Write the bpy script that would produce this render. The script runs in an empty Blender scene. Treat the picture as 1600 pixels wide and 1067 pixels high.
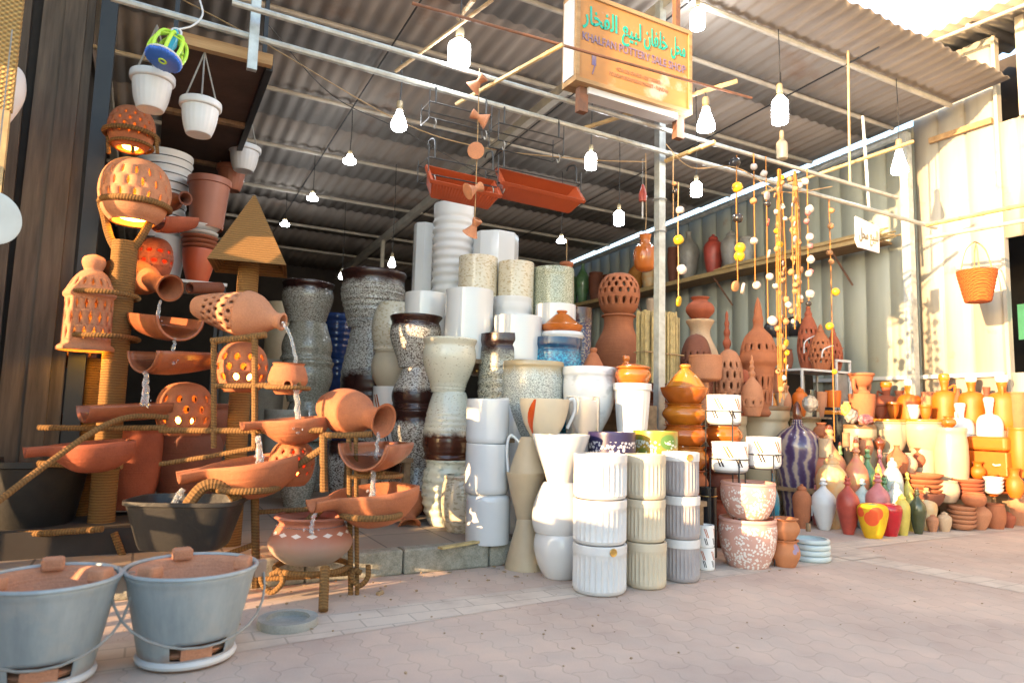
import bpy, bmesh, math, random
from mathutils import Vector, Matrix
random.seed(7)
rad = math.radians
SC = bpy.context.scene
COL = SC.collection
PI = math.pi

# ---------------------------------------------------------------- camera, sky, sun, exposure
F, CX, CY, EYE = 1067.0, 800.0, 533.5, 0.9
YAW, PIT, ROL = rad(28), rad(6), rad(1.5)
fw = Vector((math.sin(YAW) * math.cos(PIT), math.cos(YAW) * math.cos(PIT), math.sin(PIT)))
rt0 = Vector((math.cos(YAW), -math.sin(YAW), 0))
up0 = rt0.cross(fw)
rt = rt0 * math.cos(ROL) + up0 * math.sin(ROL)
up = up0 * math.cos(ROL) - rt0 * math.sin(ROL)
cd = bpy.data.cameras.new('camera'); cam = bpy.data.objects.new('camera', cd); COL.objects.link(cam)
cam.matrix_world = Matrix(((rt.x, up.x, -fw.x, 0), (rt.y, up.y, -fw.y, 0), (rt.z, up.z, -fw.z, EYE), (0, 0, 0, 1)))
cd.sensor_width = 36; cd.lens = 36 * F / 1600; cd.clip_start = 0.05; cd.clip_end = 2000
cd.dof.use_dof = True; cd.dof.focus_distance = 4.5; cd.dof.aperture_fstop = 2.2
SC.camera = cam
SUN_AZ, SUN_EL = rad(255), rad(10)            # where the sun stands, from +Y towards +X
W = bpy.data.worlds.new('World'); SC.world = W; W.use_nodes = True
wn = W.node_tree
sky = wn.nodes.new('ShaderNodeTexSky'); sky.sky_type = 'NISHITA'; sky.sun_disc = False
sky.sun_elevation = SUN_EL; sky.sun_rotation = SUN_AZ; sky.air_density = 1.0; sky.dust_density = 0.6; sky.ozone_density = 1.0
wn.links.new(sky.outputs[0], wn.nodes['Background'].inputs[0])
wn.nodes['Background'].inputs[1].default_value = 0.15
sl = bpy.data.lights.new('sun', 'SUN'); sl.energy = 2.8; sl.angle = rad(0.5); sl.color = (1.0, 0.64, 0.33)
so = bpy.data.objects.new('sun', sl); COL.objects.link(so)
sdir = Vector((-math.sin(SUN_AZ) * math.cos(SUN_EL), -math.cos(SUN_AZ) * math.cos(SUN_EL), -math.sin(SUN_EL)))
so.rotation_euler = sdir.to_track_quat('-Z', 'Y').to_euler(); so.location = (-6, -2, 6)
SC.view_settings.view_transform = 'Standard'; SC.view_settings.look = 'None'
SC.view_settings.exposure = 2.65; SC.view_settings.gamma = 1.0
SC.render.engine = 'CYCLES'
SC.cycles.use_denoising = True
SC.cycles.max_bounces = 8; SC.cycles.diffuse_bounces = 4
SC.cycles.sample_clamp_indirect = 6

# ---------------------------------------------------------------- a pixel of the photo as a point at a real depth
fh = Vector((math.sin(YAW), math.cos(YAW), 0))
CAM = Vector((0, 0, EYE))
def ray(u, v): return fw + rt * ((u - CX) / F) + up * ((CY - v) / F)
def at(u, v, d):
    r = ray(u, v); return CAM + r * (d / r.dot(fh))
def gnd(u, v, z=0.0):
    r = ray(u, v); return CAM + r * ((z - EYE) / r.z)
def onY(u, v, y):
    r = ray(u, v); return CAM + r * (y / r.y)
def onX(u, v, x):
    r = ray(u, v); return CAM + r * (x / r.x)
def px(u, w, d):                              # metres that w pixels span at column u, depth d
    return w * d / F / math.sqrt(1 + ((u - CX) / F) ** 2)

# ---------------------------------------------------------------- materials
MATS = {}
class NT:
    def __init__(s, name):
        s.m = bpy.data.materials.new(name); s.m.use_nodes = True; s.t = s.m.node_tree
        s.b = s.t.nodes['Principled BSDF']; MATS[name] = s.m
        s.tc = s.t.nodes.new('ShaderNodeTexCoord')
    def n(s, typ, **kw):
        x = s.t.nodes.new(typ)
        for k, v in kw.items():
            if isinstance(k, str) and k.startswith('i_'): x.inputs[k[2:].replace('_', ' ')].default_value = v
            else: setattr(x, k, v)
        return x
    def l(s, a, b): s.t.links.new(a, b)
    def math(s, op, a, b=None, c=None, clamp=False):
        x = s.t.nodes.new('ShaderNodeMath'); x.operation = op; x.use_clamp = clamp
        for i, v in enumerate((a, b, c)):
            if v is None: continue
            if isinstance(v, (int, float)): x.inputs[i].default_value = v
            else: s.l(v, x.inputs[i])
        return x.outputs[0]
    def noise(s, scale, detail=3, vec=None, rough=0.6):
        x = s.n('ShaderNodeTexNoise'); x.inputs['Scale'].default_value = scale; x.inputs['Detail'].default_value = detail
        x.inputs['Roughness'].default_value = rough
        s.l(vec or s.tc.outputs['Object'], x.inputs['Vector']); return x.outputs['Fac']
    def voro(s, scale, vec=None, out='Distance'):
        x = s.n('ShaderNodeTexVoronoi'); x.inputs['Scale'].default_value = scale
        s.l(vec or s.tc.outputs['Object'], x.inputs['Vector']); return x.outputs[out]
    def ramp(s, fac, stops):
        x = s.n('ShaderNodeValToRGB'); e = x.color_ramp.elements
        while len(e) > 1: e.remove(e[0])
        for i, (p, c) in enumerate(stops):
            k = e[0] if i == 0 else e.new(p)
            k.position = p; k.color = (*c, 1)
        s.l(fac, x.inputs[0]); return x.outputs[0]
    def mix(s, fac, a, b, mode='MIX'):
        x = s.n('ShaderNodeMix', data_type='RGBA', blend_type=mode)
        for i, v in ((0, fac), (6, a), (7, b)):
            if isinstance(v, (int, float)): x.inputs[i].default_value = v
            elif isinstance(v, tuple): x.inputs[i].default_value = (*v, 1)
            else: s.l(v, x.inputs[i])
        return x.outputs[2]
    def bump(s, h, strength=0.3, dist=0.01):
        x = s.n('ShaderNodeBump'); x.inputs['Strength'].default_value = strength; x.inputs['Distance'].default_value = dist
        s.l(h, x.inputs['Height']); s.l(x.outputs[0], s.b.inputs['Normal'])
    def sep(s, out='Generated'):
        x = s.n('ShaderNodeSeparateXYZ'); s.l(s.tc.outputs[out], x.inputs[0]); return x.outputs
    def col(s, c):
        if isinstance(c, tuple): s.b.inputs['Base Color'].default_value = (*c, 1)
        else: s.l(c, s.b.inputs['Base Color'])
    def set(s, rough=0.5, metal=0.0, spec=0.5, coat=0.0):
        s.b.inputs['Roughness'].default_value = rough; s.b.inputs['Metallic'].default_value = metal
        s.b.inputs['Specular IOR Level'].default_value = spec; s.b.inputs['Coat Weight'].default_value = coat
        return s.m
def mul(c, k): return tuple(min(1, x * k) for x in c)
def plain(name, c, rough=0.6, var=0.25, scale=9, bump=0.0, bscale=60, metal=0.0, spec=0.5, c2=None, coat=0.0, fine=0.0, bloom=0.0):
    t = NT(name); n = t.noise(scale, 4)
    c2 = c2 or mul(c, 1 - var)
    k = t.ramp(n, [(0.3, c2), (0.68, c)])
    if fine:
        f = t.noise(140, 2); k = t.mix(fine, k, t.ramp(f, [(0.35, mul(c, .45)), (0.62, mul(c, 1.25))]))
    t.col(k)
    if bloom:
        k = t.mix(t.math('MULTIPLY', t.ramp(t.noise(4.5, 6), [(0.46, (0, 0, 0)), (0.74, (1, 1, 1))]), bloom), k, mul((c[0] + .16, c[1] + .17, c[2] + .15), 1.0))
        k = t.mix(t.math('MULTIPLY', t.ramp(t.noise(11, 5), [(0.58, (0, 0, 0)), (0.72, (1, 1, 1))]), bloom), k, mul(c, .45))
    if bump:
        hgt = t.noise(bscale, 3)
        if bloom:
            q = t.n('ShaderNodeMapping'); q.inputs['Scale'].default_value = (2, 2, 85); t.l(t.tc.outputs['Object'], q.inputs[0])
            hgt = t.math('ADD', hgt, t.math('MULTIPLY', t.noise(1.0, 2, q.outputs[0]), 1.3))
        t.bump(hgt, bump, 0.006)
    return t.set(rough, metal, spec, coat)
def emit(name, c, e):
    t = NT(name); t.col(c); t.b.inputs['Emission Color'].default_value = (*c, 1); t.b.inputs['Emission Strength'].default_value = e
    return t.set(0.4)

TER = (0.43, 0.145, 0.058)
plain('terracotta', TER, 0.85, 0.28, 7, 0.35, 70, fine=0.16, c2=(0.31, 0.10, 0.045), bloom=.75)
plain('terracotta_red', (0.38, 0.095, 0.042), 0.8, 0.3, 8, 0.3, 70, fine=0.16, bloom=.65)
plain('terracotta_pale', (0.50, 0.215, 0.11), 0.9, 0.2, 7, 0.35, 70, fine=0.16, bloom=.6)
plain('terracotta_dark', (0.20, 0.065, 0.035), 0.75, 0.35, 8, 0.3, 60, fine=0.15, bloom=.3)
plain('terracotta_wet', (0.34, 0.105, 0.045), 0.35, 0.4, 9, 0.3, 60, fine=0.12, bloom=.4)
plain('clay_sand', (0.55, 0.38, 0.24), 0.9, 0.2, 8, 0.35, 80, fine=0.15)
plain('stoneware_cream', (0.45, 0.36, 0.235), 0.35, 0.14, 5, 0.06, 40, fine=0.06)
plain('stoneware_brown', (0.24, 0.13, 0.06), 0.35, 0.3, 8)
plain('glaze_orange', (0.52, 0.14, 0.02), 0.18, 0.35, 6, 0.05, 30, coat=0.4)
plain('glaze_amber', (0.60, 0.20, 0.02), 0.2, 0.3, 6, 0.05, 30, coat=0.4)
plain('glaze_brown', (0.16, 0.045, 0.02), 0.15, 0.4, 9, 0.08, 40, coat=0.5)
plain('white_gloss', (0.60, 0.615, 0.62), 0.14, 0.05, 3, 0.03, 25, coat=0.3, bloom=.10)
plain('white_matte', (0.60, 0.60, 0.595), 0.45, 0.06, 5, 0.05, 40, bloom=.10)
plain('white_plastic', (0.62, 0.63, 0.63), 0.4, 0.12, 5, 0.03, 30)
plain('brown_plastic', (0.33, 0.115, 0.065), 0.45, 0.15, 5, 0.03, 30)
plain('red_plastic', (0.50, 0.10, 0.04), 0.4, 0.2, 6, 0.03, 30)
plain('orange_plastic', (0.36, 0.062, 0.018), 0.4, 0.15, 6, 0.03, 30)
plain('cream_matte', (0.58, 0.50, 0.37), 0.5, 0.1, 6, 0.1, 60, bloom=.12)
plain('beige_matte', (0.52, 0.41, 0.265), 0.5, 0.12, 6, 0.08, 60, bloom=.15)
plain('grey_matte', (0.36, 0.33, 0.33), 0.55, 0.16, 12, 0.1, 60)
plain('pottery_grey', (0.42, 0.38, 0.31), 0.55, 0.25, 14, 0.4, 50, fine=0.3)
plain('blue_glaze', (0.02, 0.055, 0.20), 0.15, 0.4, 14, 0.1, 30, coat=0.4)
plain('silver_glaze', (0.60, 0.62, 0.64), 0.22, 0.12, 7)
plain('black_rubber', (0.010, 0.011, 0.012), 0.5, 0.4, 5, 0.3, 50, c2=(0.028, 0.025, 0.022))
plain('black_paint', (0.02, 0.02, 0.022), 0.45, 0.3, 8)
plain('black_glaze', (0.03, 0.028, 0.03), 0.25, 0.3, 8)
plain('red_glaze', (0.50, 0.012, 0.02), 0.2, 0.3, 7, coat=0.3)
plain('yellow_glaze', (0.78, 0.42, 0.01), 0.2, 0.15, 7, coat=0.3)
plain('green_glaze', (0.09, 0.20, 0.06), 0.25, 0.5, 9, coat=0.3, c2=(0.16, 0.30, 0.18))
plain('olive_glaze', (0.07, 0.08, 0.035), 0.25, 0.4, 9, coat=0.3)
plain('red_paint', (0.48, 0.075, 0.05), 0.4, 0.4, 9, 0.1, 40)
plain('coral_paint', (0.60, 0.17, 0.13), 0.4, 0.35, 10, 0.1, 40, c2=(0.55, 0.32, 0.12))
plain('pink_paint', (0.58, 0.20, 0.20), 0.4, 0.35, 10, 0.1, 40)
plain('teal_glaze', (0.01, 0.17, 0.25), 0.25, 0.4, 9)
plain('amber_stain', (0.60, 0.30, 0.10), 0.4, 0.4, 10, 0.1, 40, c2=(0.56, 0.46, 0.28))
plain('marble_pale', (0.55, 0.60, 0.56), 0.35, 0.5, 14, 0.1, 30, c2=(0.25, 0.36, 0.34))
plain('yellow_paint', (0.62, 0.50, 0.10), 0.4, 0.3, 8)
plain('jar_yellow', (0.56, 0.125, 0.008), 0.5, 0.2, 6, 0.1, 40)
def galv():
    t = NT('galvanised'); q = t.n('ShaderNodeMapping'); q.inputs['Scale'].default_value = (14, 14, 1.6); t.l(t.tc.outputs['Object'], q.inputs[0])
    n = t.noise(1.0, 5, q.outputs[0]); k = t.ramp(n, [(0.3, (0.24, 0.29, 0.31)), (0.68, (0.37, 0.42, 0.43))])
    k = t.mix(t.math('MULTIPLY', t.voro(38, out='Color'), 0.12), k, (0.50, 0.54, 0.55))
    k = t.mix(t.math('MULTIPLY', t.ramp(t.noise(7, 6), [(0.56, (0, 0, 0)), (0.70, (1, 1, 1))]), .5), k, (0.46, 0.44, 0.40))
    z = t.math('ADD', t.sep('Object')[2], t.math('MULTIPLY', t.noise(13, 5), .10))
    k = t.mix(t.ramp(z, [(0.07, (.75, .75, .75)), (0.12, (0, 0, 0))]), k, (0.24, 0.12, 0.06)); t.col(k); t.bump(n, .25, .006); return t.set(0.5, 0.2)
galv()
plain('fired_clay', (0.50, 0.235, 0.135), 0.95, 0.25, 8, 0.6, 45, fine=0.15, bloom=.5)
plain('cement', (0.34, 0.34, 0.31), 0.9, 0.3, 10, 0.4, 60, fine=0.15)
plain('steel_pipe', (0.52, 0.56, 0.54), 0.4, 0.25, 14, 0.1, 40, metal=0.3, c2=(0.34, 0.35, 0.33))
plain('purlin_steel', (0.50, 0.46, 0.38), 0.55, 0.3, 6, 0.05, 30, metal=0.1)
plain('rusty_steel', (0.24, 0.10, 0.05), 0.8, 0.4, 14, 0.3, 60, c2=(0.12, 0.07, 0.05))
plain('wire_black', (0.03, 0.03, 0.03), 0.5, 0.3, 20)
plain('wire_grey', (0.30, 0.29, 0.26), 0.5, 0.3, 20)
plain('bamboo', (0.55, 0.38, 0.17), 0.5, 0.35, 12, 0.2, 40)
plain('reed', (0.58, 0.44, 0.20), 0.7, 0.4, 25, 0.2, 60)
plain('cord_yellow', (0.46, 0.18, 0.03), 0.8, 0.3, 40)
plain('cord_tan', (0.42, 0.27, 0.13), 0.85, 0.3, 40)
plain('charm_clay', (0.48, 0.24, 0.10), 0.7, 0.3, 30)
plain('charm_yellow', (0.66, 0.40, 0.015), 0.4, 0.2, 20)
plain('charm_white', (0.52, 0.46, 0.42), 0.5, 0.2, 20)
plain('lime_plastic', (0.50, 0.78, 0.06), 0.35, 0.1, 10)
plain('blue_plastic', (0.04, 0.16, 0.62), 0.35, 0.15, 10)
plain('sky_plastic', (0.03, 0.36, 0.55), 0.35, 0.1, 10)
plain('socket_brown', (0.30, 0.24, 0.14), 0.5, 0.2, 10)
plain('gold', (0.60, 0.38, 0.12), 0.3, 0.2, 20, metal=0.8)
plain('paper_white', (0.75, 0.75, 0.76), 0.6, 0.1, 5)
plain('pale_plate', (0.50, 0.58, 0.58), 0.3, 0.15, 5)
plain('steel_dark', (0.02, 0.022, 0.026), 0.5, 0.3, 6)
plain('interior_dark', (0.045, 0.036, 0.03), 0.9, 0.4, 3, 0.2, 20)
plain('loft_board', (0.085, 0.05, 0.036), 0.85, 0.4, 4, 0.2, 30)
plain('dark_glass', (0.02, 0.022, 0.025), 0.15, 0.3, 4)
plain('green_cloth', (0.02, 0.16, 0.09), 0.7, 0.3, 6)
plain('sign_green', (0.0, 0.36, 0.20), 0.4, 0.25, 16, c2=(0.05, 0.42, 0.36))
plain('sign_purple', (0.13, 0.10, 0.22), 0.5, 0.3, 30, c2=(0.30, 0.20, 0.20))
plain('sign_fade', (0.40, 0.20, 0.10), 0.6, 0.3, 40)
plain('tile_roof_edge', (0.5, 0.46, 0.38), 0.7, 0.3, 6)
plain('leaf_orange', (0.55, 0.075, 0.01), 0.3, 0.2, 10)
plain('bag_grey', (0.30, 0.28, 0.25), 0.35, 0.35, 10, 0.5, 30)
emit('bulb_lit', (0.93, 0.96, 1.0), 13.0)
emit('lamp_warm', (1.0, 0.50, 0.05), 9.0)
emit('lamp_red', (1.0, 0.10, 0.02), 4.0)

def wood(name, c, c2, axis=2, scale=6, rough=0.8):
    t = NT(name)
    mp = t.n('ShaderNodeMapping'); sc = [scale * 6] * 3; sc[axis] = scale * 0.5
    mp.inputs['Scale'].default_value = sc; t.l(t.tc.outputs['Object'], mp.inputs[0])
    n = t.noise(1.0, 5, mp.outputs[0]); t.col(t.ramp(n, [(0.3, c2), (0.7, c)])); t.bump(n, 0.5, 0.01)
    return t.set(rough)
wood('old_planks', (0.15, 0.112, 0.08), (0.045, 0.034, 0.026), 2, 3)
wood('shelf_wood', (0.33, 0.21, 0.11), (0.16, 0.10, 0.055), 1, 4)
wood('edge_wood', (0.45, 0.29, 0.14), (0.28, 0.16, 0.07), 0, 4)
wood('stick_wood', (0.40, 0.28, 0.15), (0.22, 0.14, 0.07), 0, 5)

def ribbed():
    t = NT('white_gap_shade'); z = t.sep('Generated')[2]
    m = t.math('LESS_THAN', t.math('FRACT', t.math('MULTIPLY', z, 11.0)), 0.16); t.col(t.mix(m, (0.62, 0.63, 0.63), (0.05, 0.05, 0.05))); return t.set(0.4)  # dark lines paint the shade in the gaps between nested pots
ribbed()
def rope(name, c, mode):
    t = NT(name)
    if mode == 'uv':
        q = t.sep('UV'); v = t.math('ADD', q[1], t.math('MULTIPLY', q[0], 0.0135))
    else: v = t.sep('Object')[2]
    n = t.noise(30, 3)
    w = t.math('SINE', t.math('ADD', t.math('MULTIPLY', v, 2 * PI / 0.0145), t.math('MULTIPLY', n, 3.4)))
    w = t.math('MULTIPLY_ADD', w, 0.5, 0.5)
    f = t.math('ADD', t.math('MULTIPLY', w, 0.65), t.math('MULTIPLY', t.noise(120, 2), 0.45))
    t.col(t.ramp(f, [(0.1, mul(c, .58)), (0.8, c)])); t.bump(f, 0.6, 0.005)
    return t.set(0.95, spec=0.2)
rope('rope_wrap', (0.23, 0.12, 0.042), 'z')
rope('rope_tube', (0.21, 0.112, 0.042), 'uv')

def speckle(name, dark, light, scale, th=0.5, rim=None, top=0.0, bot=0.0, rough=0.25, bumpy=0.4, ridge=0, lump=0):
    t = NT(name)
    q = t.n('ShaderNodeMapping'); q.inputs['Scale'].default_value = (1, 1, 1.8); t.l(t.tc.outputs['Object'], q.inputs[0])
    n = t.noise(scale, 2, q.outputs[0], rough=0.5)
    k = t.ramp(n, [(th - 0.05, dark), (th + 0.05, light)])
    z = t.sep('Generated')[2]
    zz = t.math('ADD', z, t.math('MULTIPLY', t.math('SUBTRACT', t.noise(22, 3), 0.5), 0.16))
    if rim and top:
        x = t.n('ShaderNodeMapRange'); x.inputs[1].default_value = top - 0.06; x.inputs[2].default_value = top + 0.05; t.l(zz, x.inputs[0]); k = t.mix(x.outputs[0], k, rim)
    if rim and bot:
        x = t.n('ShaderNodeMapRange'); x.inputs[1].default_value = bot + 0.08; x.inputs[2].default_value = bot - 0.08; t.l(zz, x.inputs[0]); k = t.mix(x.outputs[0], k, rim)
    t.col(k)
    if lump: t.bump(t.voro(lump), -0.8 * bumpy, 0.02)
    elif bumpy: t.bump(n, bumpy, 0.008)
    return t.set(rough, coat=0.3)
BR = (0.035, 0.012, 0.01)
speckle('brownrim_lumpy', (0.17, 0.14, 0.115), (0.47, 0.44, 0.38), 70, 0.47, BR, 0.78, bumpy=0.9, lump=26)
speckle('brownrim_speckle', (0.11, 0.085, 0.07), (0.54, 0.53, 0.48), 75, 0.48, BR, 0.77)
speckle('brownhalf_speckle', (0.11, 0.085, 0.07), (0.54, 0.53, 0.48), 75, 0.47, BR, 0.55)
speckle('greygreen_speckle', (0.12, 0.11, 0.085), (0.44, 0.43, 0.34), 75, 0.46, BR, 0.80)
speckle('cream_fleck', (0.30, 0.26, 0.18), (0.60, 0.57, 0.45), 60, 0.33, bumpy=0.1)
speckle('cream_brownband', (0.34, 0.30, 0.22), (0.55, 0.54, 0.44), 60, 0.36, (0.06, 0.018, 0.01), 0.62, bumpy=0.15)
speckle('celadon', (0.40, 0.44, 0.34), (0.60, 0.63, 0.52), 20, 0.42, bumpy=0.05, rough=0.2)
speckle('green_granite', (0.22, 0.24, 0.17), (0.50, 0.54, 0.43), 110, 0.5, bumpy=0.15)
speckle('grey_granite', (0.26, 0.28, 0.26), (0.60, 0.63, 0.58), 110, 0.5, (0.40, 0.32, 0.19), 0.86, bumpy=0.15)
speckle('turquoise_fleck', (0.005, 0.10, 0.22), (0.03, 0.33, 0.50), 50, 0.5, (0.01, 0.05, 0.12), 0.86, bumpy=0.15)
speckle('cream_carved', (0.46, 0.38, 0.25), (0.62, 0.57, 0.45), 40, 0.42, bumpy=0.9, lump=38)
speckle('beige_carved', (0.34, 0.30, 0.22), (0.52, 0.48, 0.38), 30, 0.45, bumpy=1.0, lump=24)
speckle('grey_carved', (0.26, 0.23, 0.18), (0.46, 0.42, 0.34), 60, 0.5, bumpy=0.8, lump=60)
speckle('silver_dimple', (0.50, 0.52, 0.53), (0.68, 0.70, 0.71), 9, 0.4, bumpy=1.0, lump=17, rough=0.2)
speckle('navy_pattern', (0.015, 0.025, 0.10), (0.30, 0.24, 0.20), 45, 0.55, (0.05, 0.015, 0.01), 0.88)

def flowers(name, base, dot, s1, s2, base2=None):
    t = NT(name)
    b = base if base2 is None else t.ramp(t.voro(s1 * 0.45), [(0.45, base), (0.55, base2)])
    big = t.voro(s1); small = t.voro(s2)
    m = t.math('MULTIPLY', t.math('LESS_THAN', big, 0.62), t.math('LESS_THAN', small, 0.47))
    z = t.sep('Generated')[2]
    m = t.math('MULTIPLY', m, t.math('LESS_THAN', z, 0.87))
    t.col(t.mix(m, b, dot)); t.bump(m, 0.3, 0.003)
    return t.set(0.35)
flowers('navy_flowers', (0.018, 0.014, 0.065), (0.62, 0.60, 0.62), 17, 52)
flowers('green_flowers', (0.09, 0.20, 0.04), (0.62, 0.63, 0.54), 17, 52, (0.42, 0.25, 0.03))
flowers('pink_flowers', (0.60, 0.34, 0.27), (0.80, 0.74, 0.68), 16, 60)

def strokes(name):
    t = NT(name); s = t.sep('UV'); u, v = s[0], s[1]
    def bars(n, slant, lo, hi, off, w):
        q = t.math('FRACT', t.math('ADD', t.math('MULTIPLY', u, n), t.math('MULTIPLY_ADD', v, slant, off)))
        a = t.math('LESS_THAN', q, w); b = t.math('LESS_THAN', t.math('ABSOLUTE', t.math('SUBTRACT', q, w * 2.2)), w * 0.5)
        m = t.math('MAXIMUM', a, b)
        m = t.math('MULTIPLY', m, t.math('GREATER_THAN', v, lo)); return t.math('MULTIPLY', m, t.math('LESS_THAN', v, hi))
    a = bars(5, .7, 0.48, 0.88, 0.1, 0.085); b = bars(6, .7, 0.16, 0.46, 0.5, 0.10)
    k = t.mix(a, (0.80, 0.79, 0.77), (0.45, 0.12, 0.04)); k = t.mix(b, k, (0.03, 0.025, 0.03))
    t.col(k); return t.set(0.2)
strokes('white_strokes')
def streaks(name):
    t = NT(name); s = t.sep('UV'); n = t.noise(5, 3)
    q = t.math('ADD', t.math('MULTIPLY', s[0], 13), t.math('MULTIPLY', n, 1.6))
    w = t.math('MULTIPLY_ADD', t.math('SINE', t.math('MULTIPLY', q, 2 * PI)), 0.5, 0.5)
    t.col(t.ramp(w, [(0.1, (0.06, 0.035, 0.09)), (0.55, (0.10, 0.075, 0.15)), (0.8, (0.28, 0.22, 0.22)), (0.97, (0.38, 0.30, 0.24))]))
    return t.set(0.22, coat=0.4)
streaks('violet_streaks')
def spotted(name, base, spot, s=9, r=0.2):
    t = NT(name); v = t.voro(s); n = t.noise(8, 3)
    t.col(t.mix(t.math('LESS_THAN', v, r), t.ramp(n, [(0.3, mul(base, .75)), (0.7, base)]), spot)); t.bump(t.noise(60), 0.2, 0.005)
    return t.set(0.8)
spotted('smoker_clay', (0.52, 0.20, 0.08), (0.28, 0.22, 0.32), 9, 0.22)
spotted('apple_yellow', (0.80, 0.46, 0.01), (0.72, 0.09, 0.02), 5.5, 0.32)
def bandpot(name):                            # reddish pot with a row of white lozenges and a chalky lower half
    t = NT(name); z = t.sep('Generated')[2]; uv = t.sep('UV')
    n = t.noise(8, 4)
    base = t.ramp(t.math('ADD', z, t.math('MULTIPLY', n, 0.3)), [(0.30, (0.30, 0.24, 0.19)), (0.62, (0.33, 0.17, 0.12)), (0.78, (0.34, 0.12, 0.07))])
    q = t.math('ABSOLUTE', t.math('SUBTRACT', t.math('FRACT', t.math('MULTIPLY', uv[0], 15)), 0.5))
    y = t.math('ABSOLUTE', t.math('SUBTRACT', z, 0.66))
    m = t.math('LESS_THAN', t.math('ADD', t.math('MULTIPLY', q, 0.13), y), 0.045)
    t.col(t.mix(m, base, (0.62, 0.52, 0.46))); t.bump(n, 0.3, 0.01); return t.set(0.8)
bandpot('lozenge_clay')

def pavers():
    t = NT('pavers'); o = t.tc.outputs['Object']; s = t.sep('Object'); x, y = s[0], s[1]
    xx = t.math('ADD', x, t.math('MULTIPLY', t.math('SINE', t.math('MULTIPLY', y, 2 * PI / 0.11)), 0.012))
    yy = t.math('ADD', y, t.math('MULTIPLY', t.math('SINE', t.math('MULTIPLY', x, 2 * PI / 0.11)), 0.008))
    cb = t.n('ShaderNodeCombineXYZ'); t.l(yy, cb.inputs[0]); t.l(xx, cb.inputs[1])
    b = t.n('ShaderNodeTexBrick'); t.l(cb.outputs[0], b.inputs['Vector']); b.offset = 0.5
    for k, v in (('Scale', 1.0), ('Mortar Size', 0.0035), ('Mortar Smooth', 0.4), ('Brick Width', 0.22), ('Row Height', 0.115), ('Bias', 0.0)): b.inputs[k].default_value = v
    b.inputs['Color1'].default_value = (0.64, 0.49, 0.39, 1); b.inputs['Color2'].default_value = (0.58, 0.44, 0.355, 1); b.inputs['Mortar'].default_value = (0.50, 0.385, 0.305, 1)
    big = t.ramp(t.noise(1.3, 5), [(0.30, (0.74, 0.73, 0.74)), (0.55, (1.0, .99, .98)), (0.70, (1.12, 1.10, 1.06))])
    k = t.mix(1.0, b.outputs['Color'], big, 'MULTIPLY')
    dust = t.math('MULTIPLY', t.ramp(t.noise(5, 6), [(0.42, (0, 0, 0)), (0.75, (1, 1, 1))]), 0.55)
    k = t.mix(dust, k, (0.52, 0.44, 0.37))
    k = t.mix(t.math('MULTIPLY', t.math('LESS_THAN', t.voro(3.1), 0.055), 0.55), k, (0.14, 0.11, 0.10))
    k = t.mix(t.math('MULTIPLY', t.noise(160, 2), 0.18), k, (0.13, 0.10, 0.09))
    t.col(k)
    h = t.math('ADD', t.math('MULTIPLY', b.outputs['Fac'], -1.0), t.math('MULTIPLY', t.noise(90, 3), 0.35))
    t.bump(h, 0.32, 0.006); return t.set(0.85)
pavers()
def band():
    t = NT('pale_pavers'); s = t.sep('Object')
    b = t.n('ShaderNodeTexBrick'); t.l(t.tc.outputs['Object'], b.inputs['Vector'])
    for k, v in (('Scale', 1.0), ('Mortar Size', 0.004), ('Brick Width', 0.22), ('Row Height', 0.115)): b.inputs[k].default_value = v
    b.inputs['Color1'].default_value = (0.63, 0.53, 0.43, 1); b.inputs['Color2'].default_value = (0.58, 0.48, 0.39, 1); b.inputs['Mortar'].default_value = (0.42, 0.35, 0.28, 1)
    k = t.mix(t.math('MULTIPLY', t.ramp(t.noise(4, 5), [(0.45, (0, 0, 0)), (0.7, (1, 1, 1))]), 0.5), b.outputs['Color'], (0.30, 0.235, 0.20))
    t.col(k); t.bump(b.outputs['Fac'], -0.4, 0.004); return t.set(0.85)
band()
def slab():
    t = NT('platform_tile'); b = t.n('ShaderNodeTexBrick'); t.l(t.tc.outputs['Object'], b.inputs['Vector']); b.offset = 0
    for k, v in (('Scale', 1.0), ('Mortar Size', 0.006), ('Brick Width', 0.42), ('Row Height', 0.42)): b.inputs[k].default_value = v
    b.inputs['Color1'].default_value = (0.36, 0.28, 0.22, 1); b.inputs['Color2'].default_value = (0.30, 0.235, 0.185, 1); b.inputs['Mortar'].default_value = (0.12, 0.09, 0.07, 1)
    k = t.mix(t.math('MULTIPLY', t.noise(4, 6), 0.5), b.outputs['Color'], (0.15, 0.12, 0.09))
    t.col(k); t.bump(t.noise(60), 0.3, 0.006); t.set(0.7)
    plain('kerb_stone', (0.36, 0.34, 0.28), 0.9, 0.55, 22, 0.7, 60, c2=(0.17, 0.165, 0.12), fine=0.3)
slab()
def sheet():
    t = NT('roof_sheet'); s = t.n('ShaderNodeMapping'); s.inputs['Scale'].default_value = (6, 0.5, 1); t.l(t.tc.outputs['Object'], s.inputs[0])
    n = t.noise(1.0, 5, s.outputs[0]); k = t.ramp(n, [(0.3, (0.25, 0.215, 0.18)), (0.7, (0.36, 0.32, 0.275))])
    k = t.mix(t.math('MULTIPLY', t.noise(2.0, 5), 0.35), k, (0.14, 0.105, 0.08)); k = t.mix(t.math('MULTIPLY', t.ramp(t.noise(1.1, 7), [(0.60, (0, 0, 0)), (0.70, (1, 1, 1))]), .55), k, (0.20, 0.095, 0.045)); t.col(k); t.bump(t.noise(40, 3), 0.25, 0.004); return t.set(0.75)
sheet()
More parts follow.
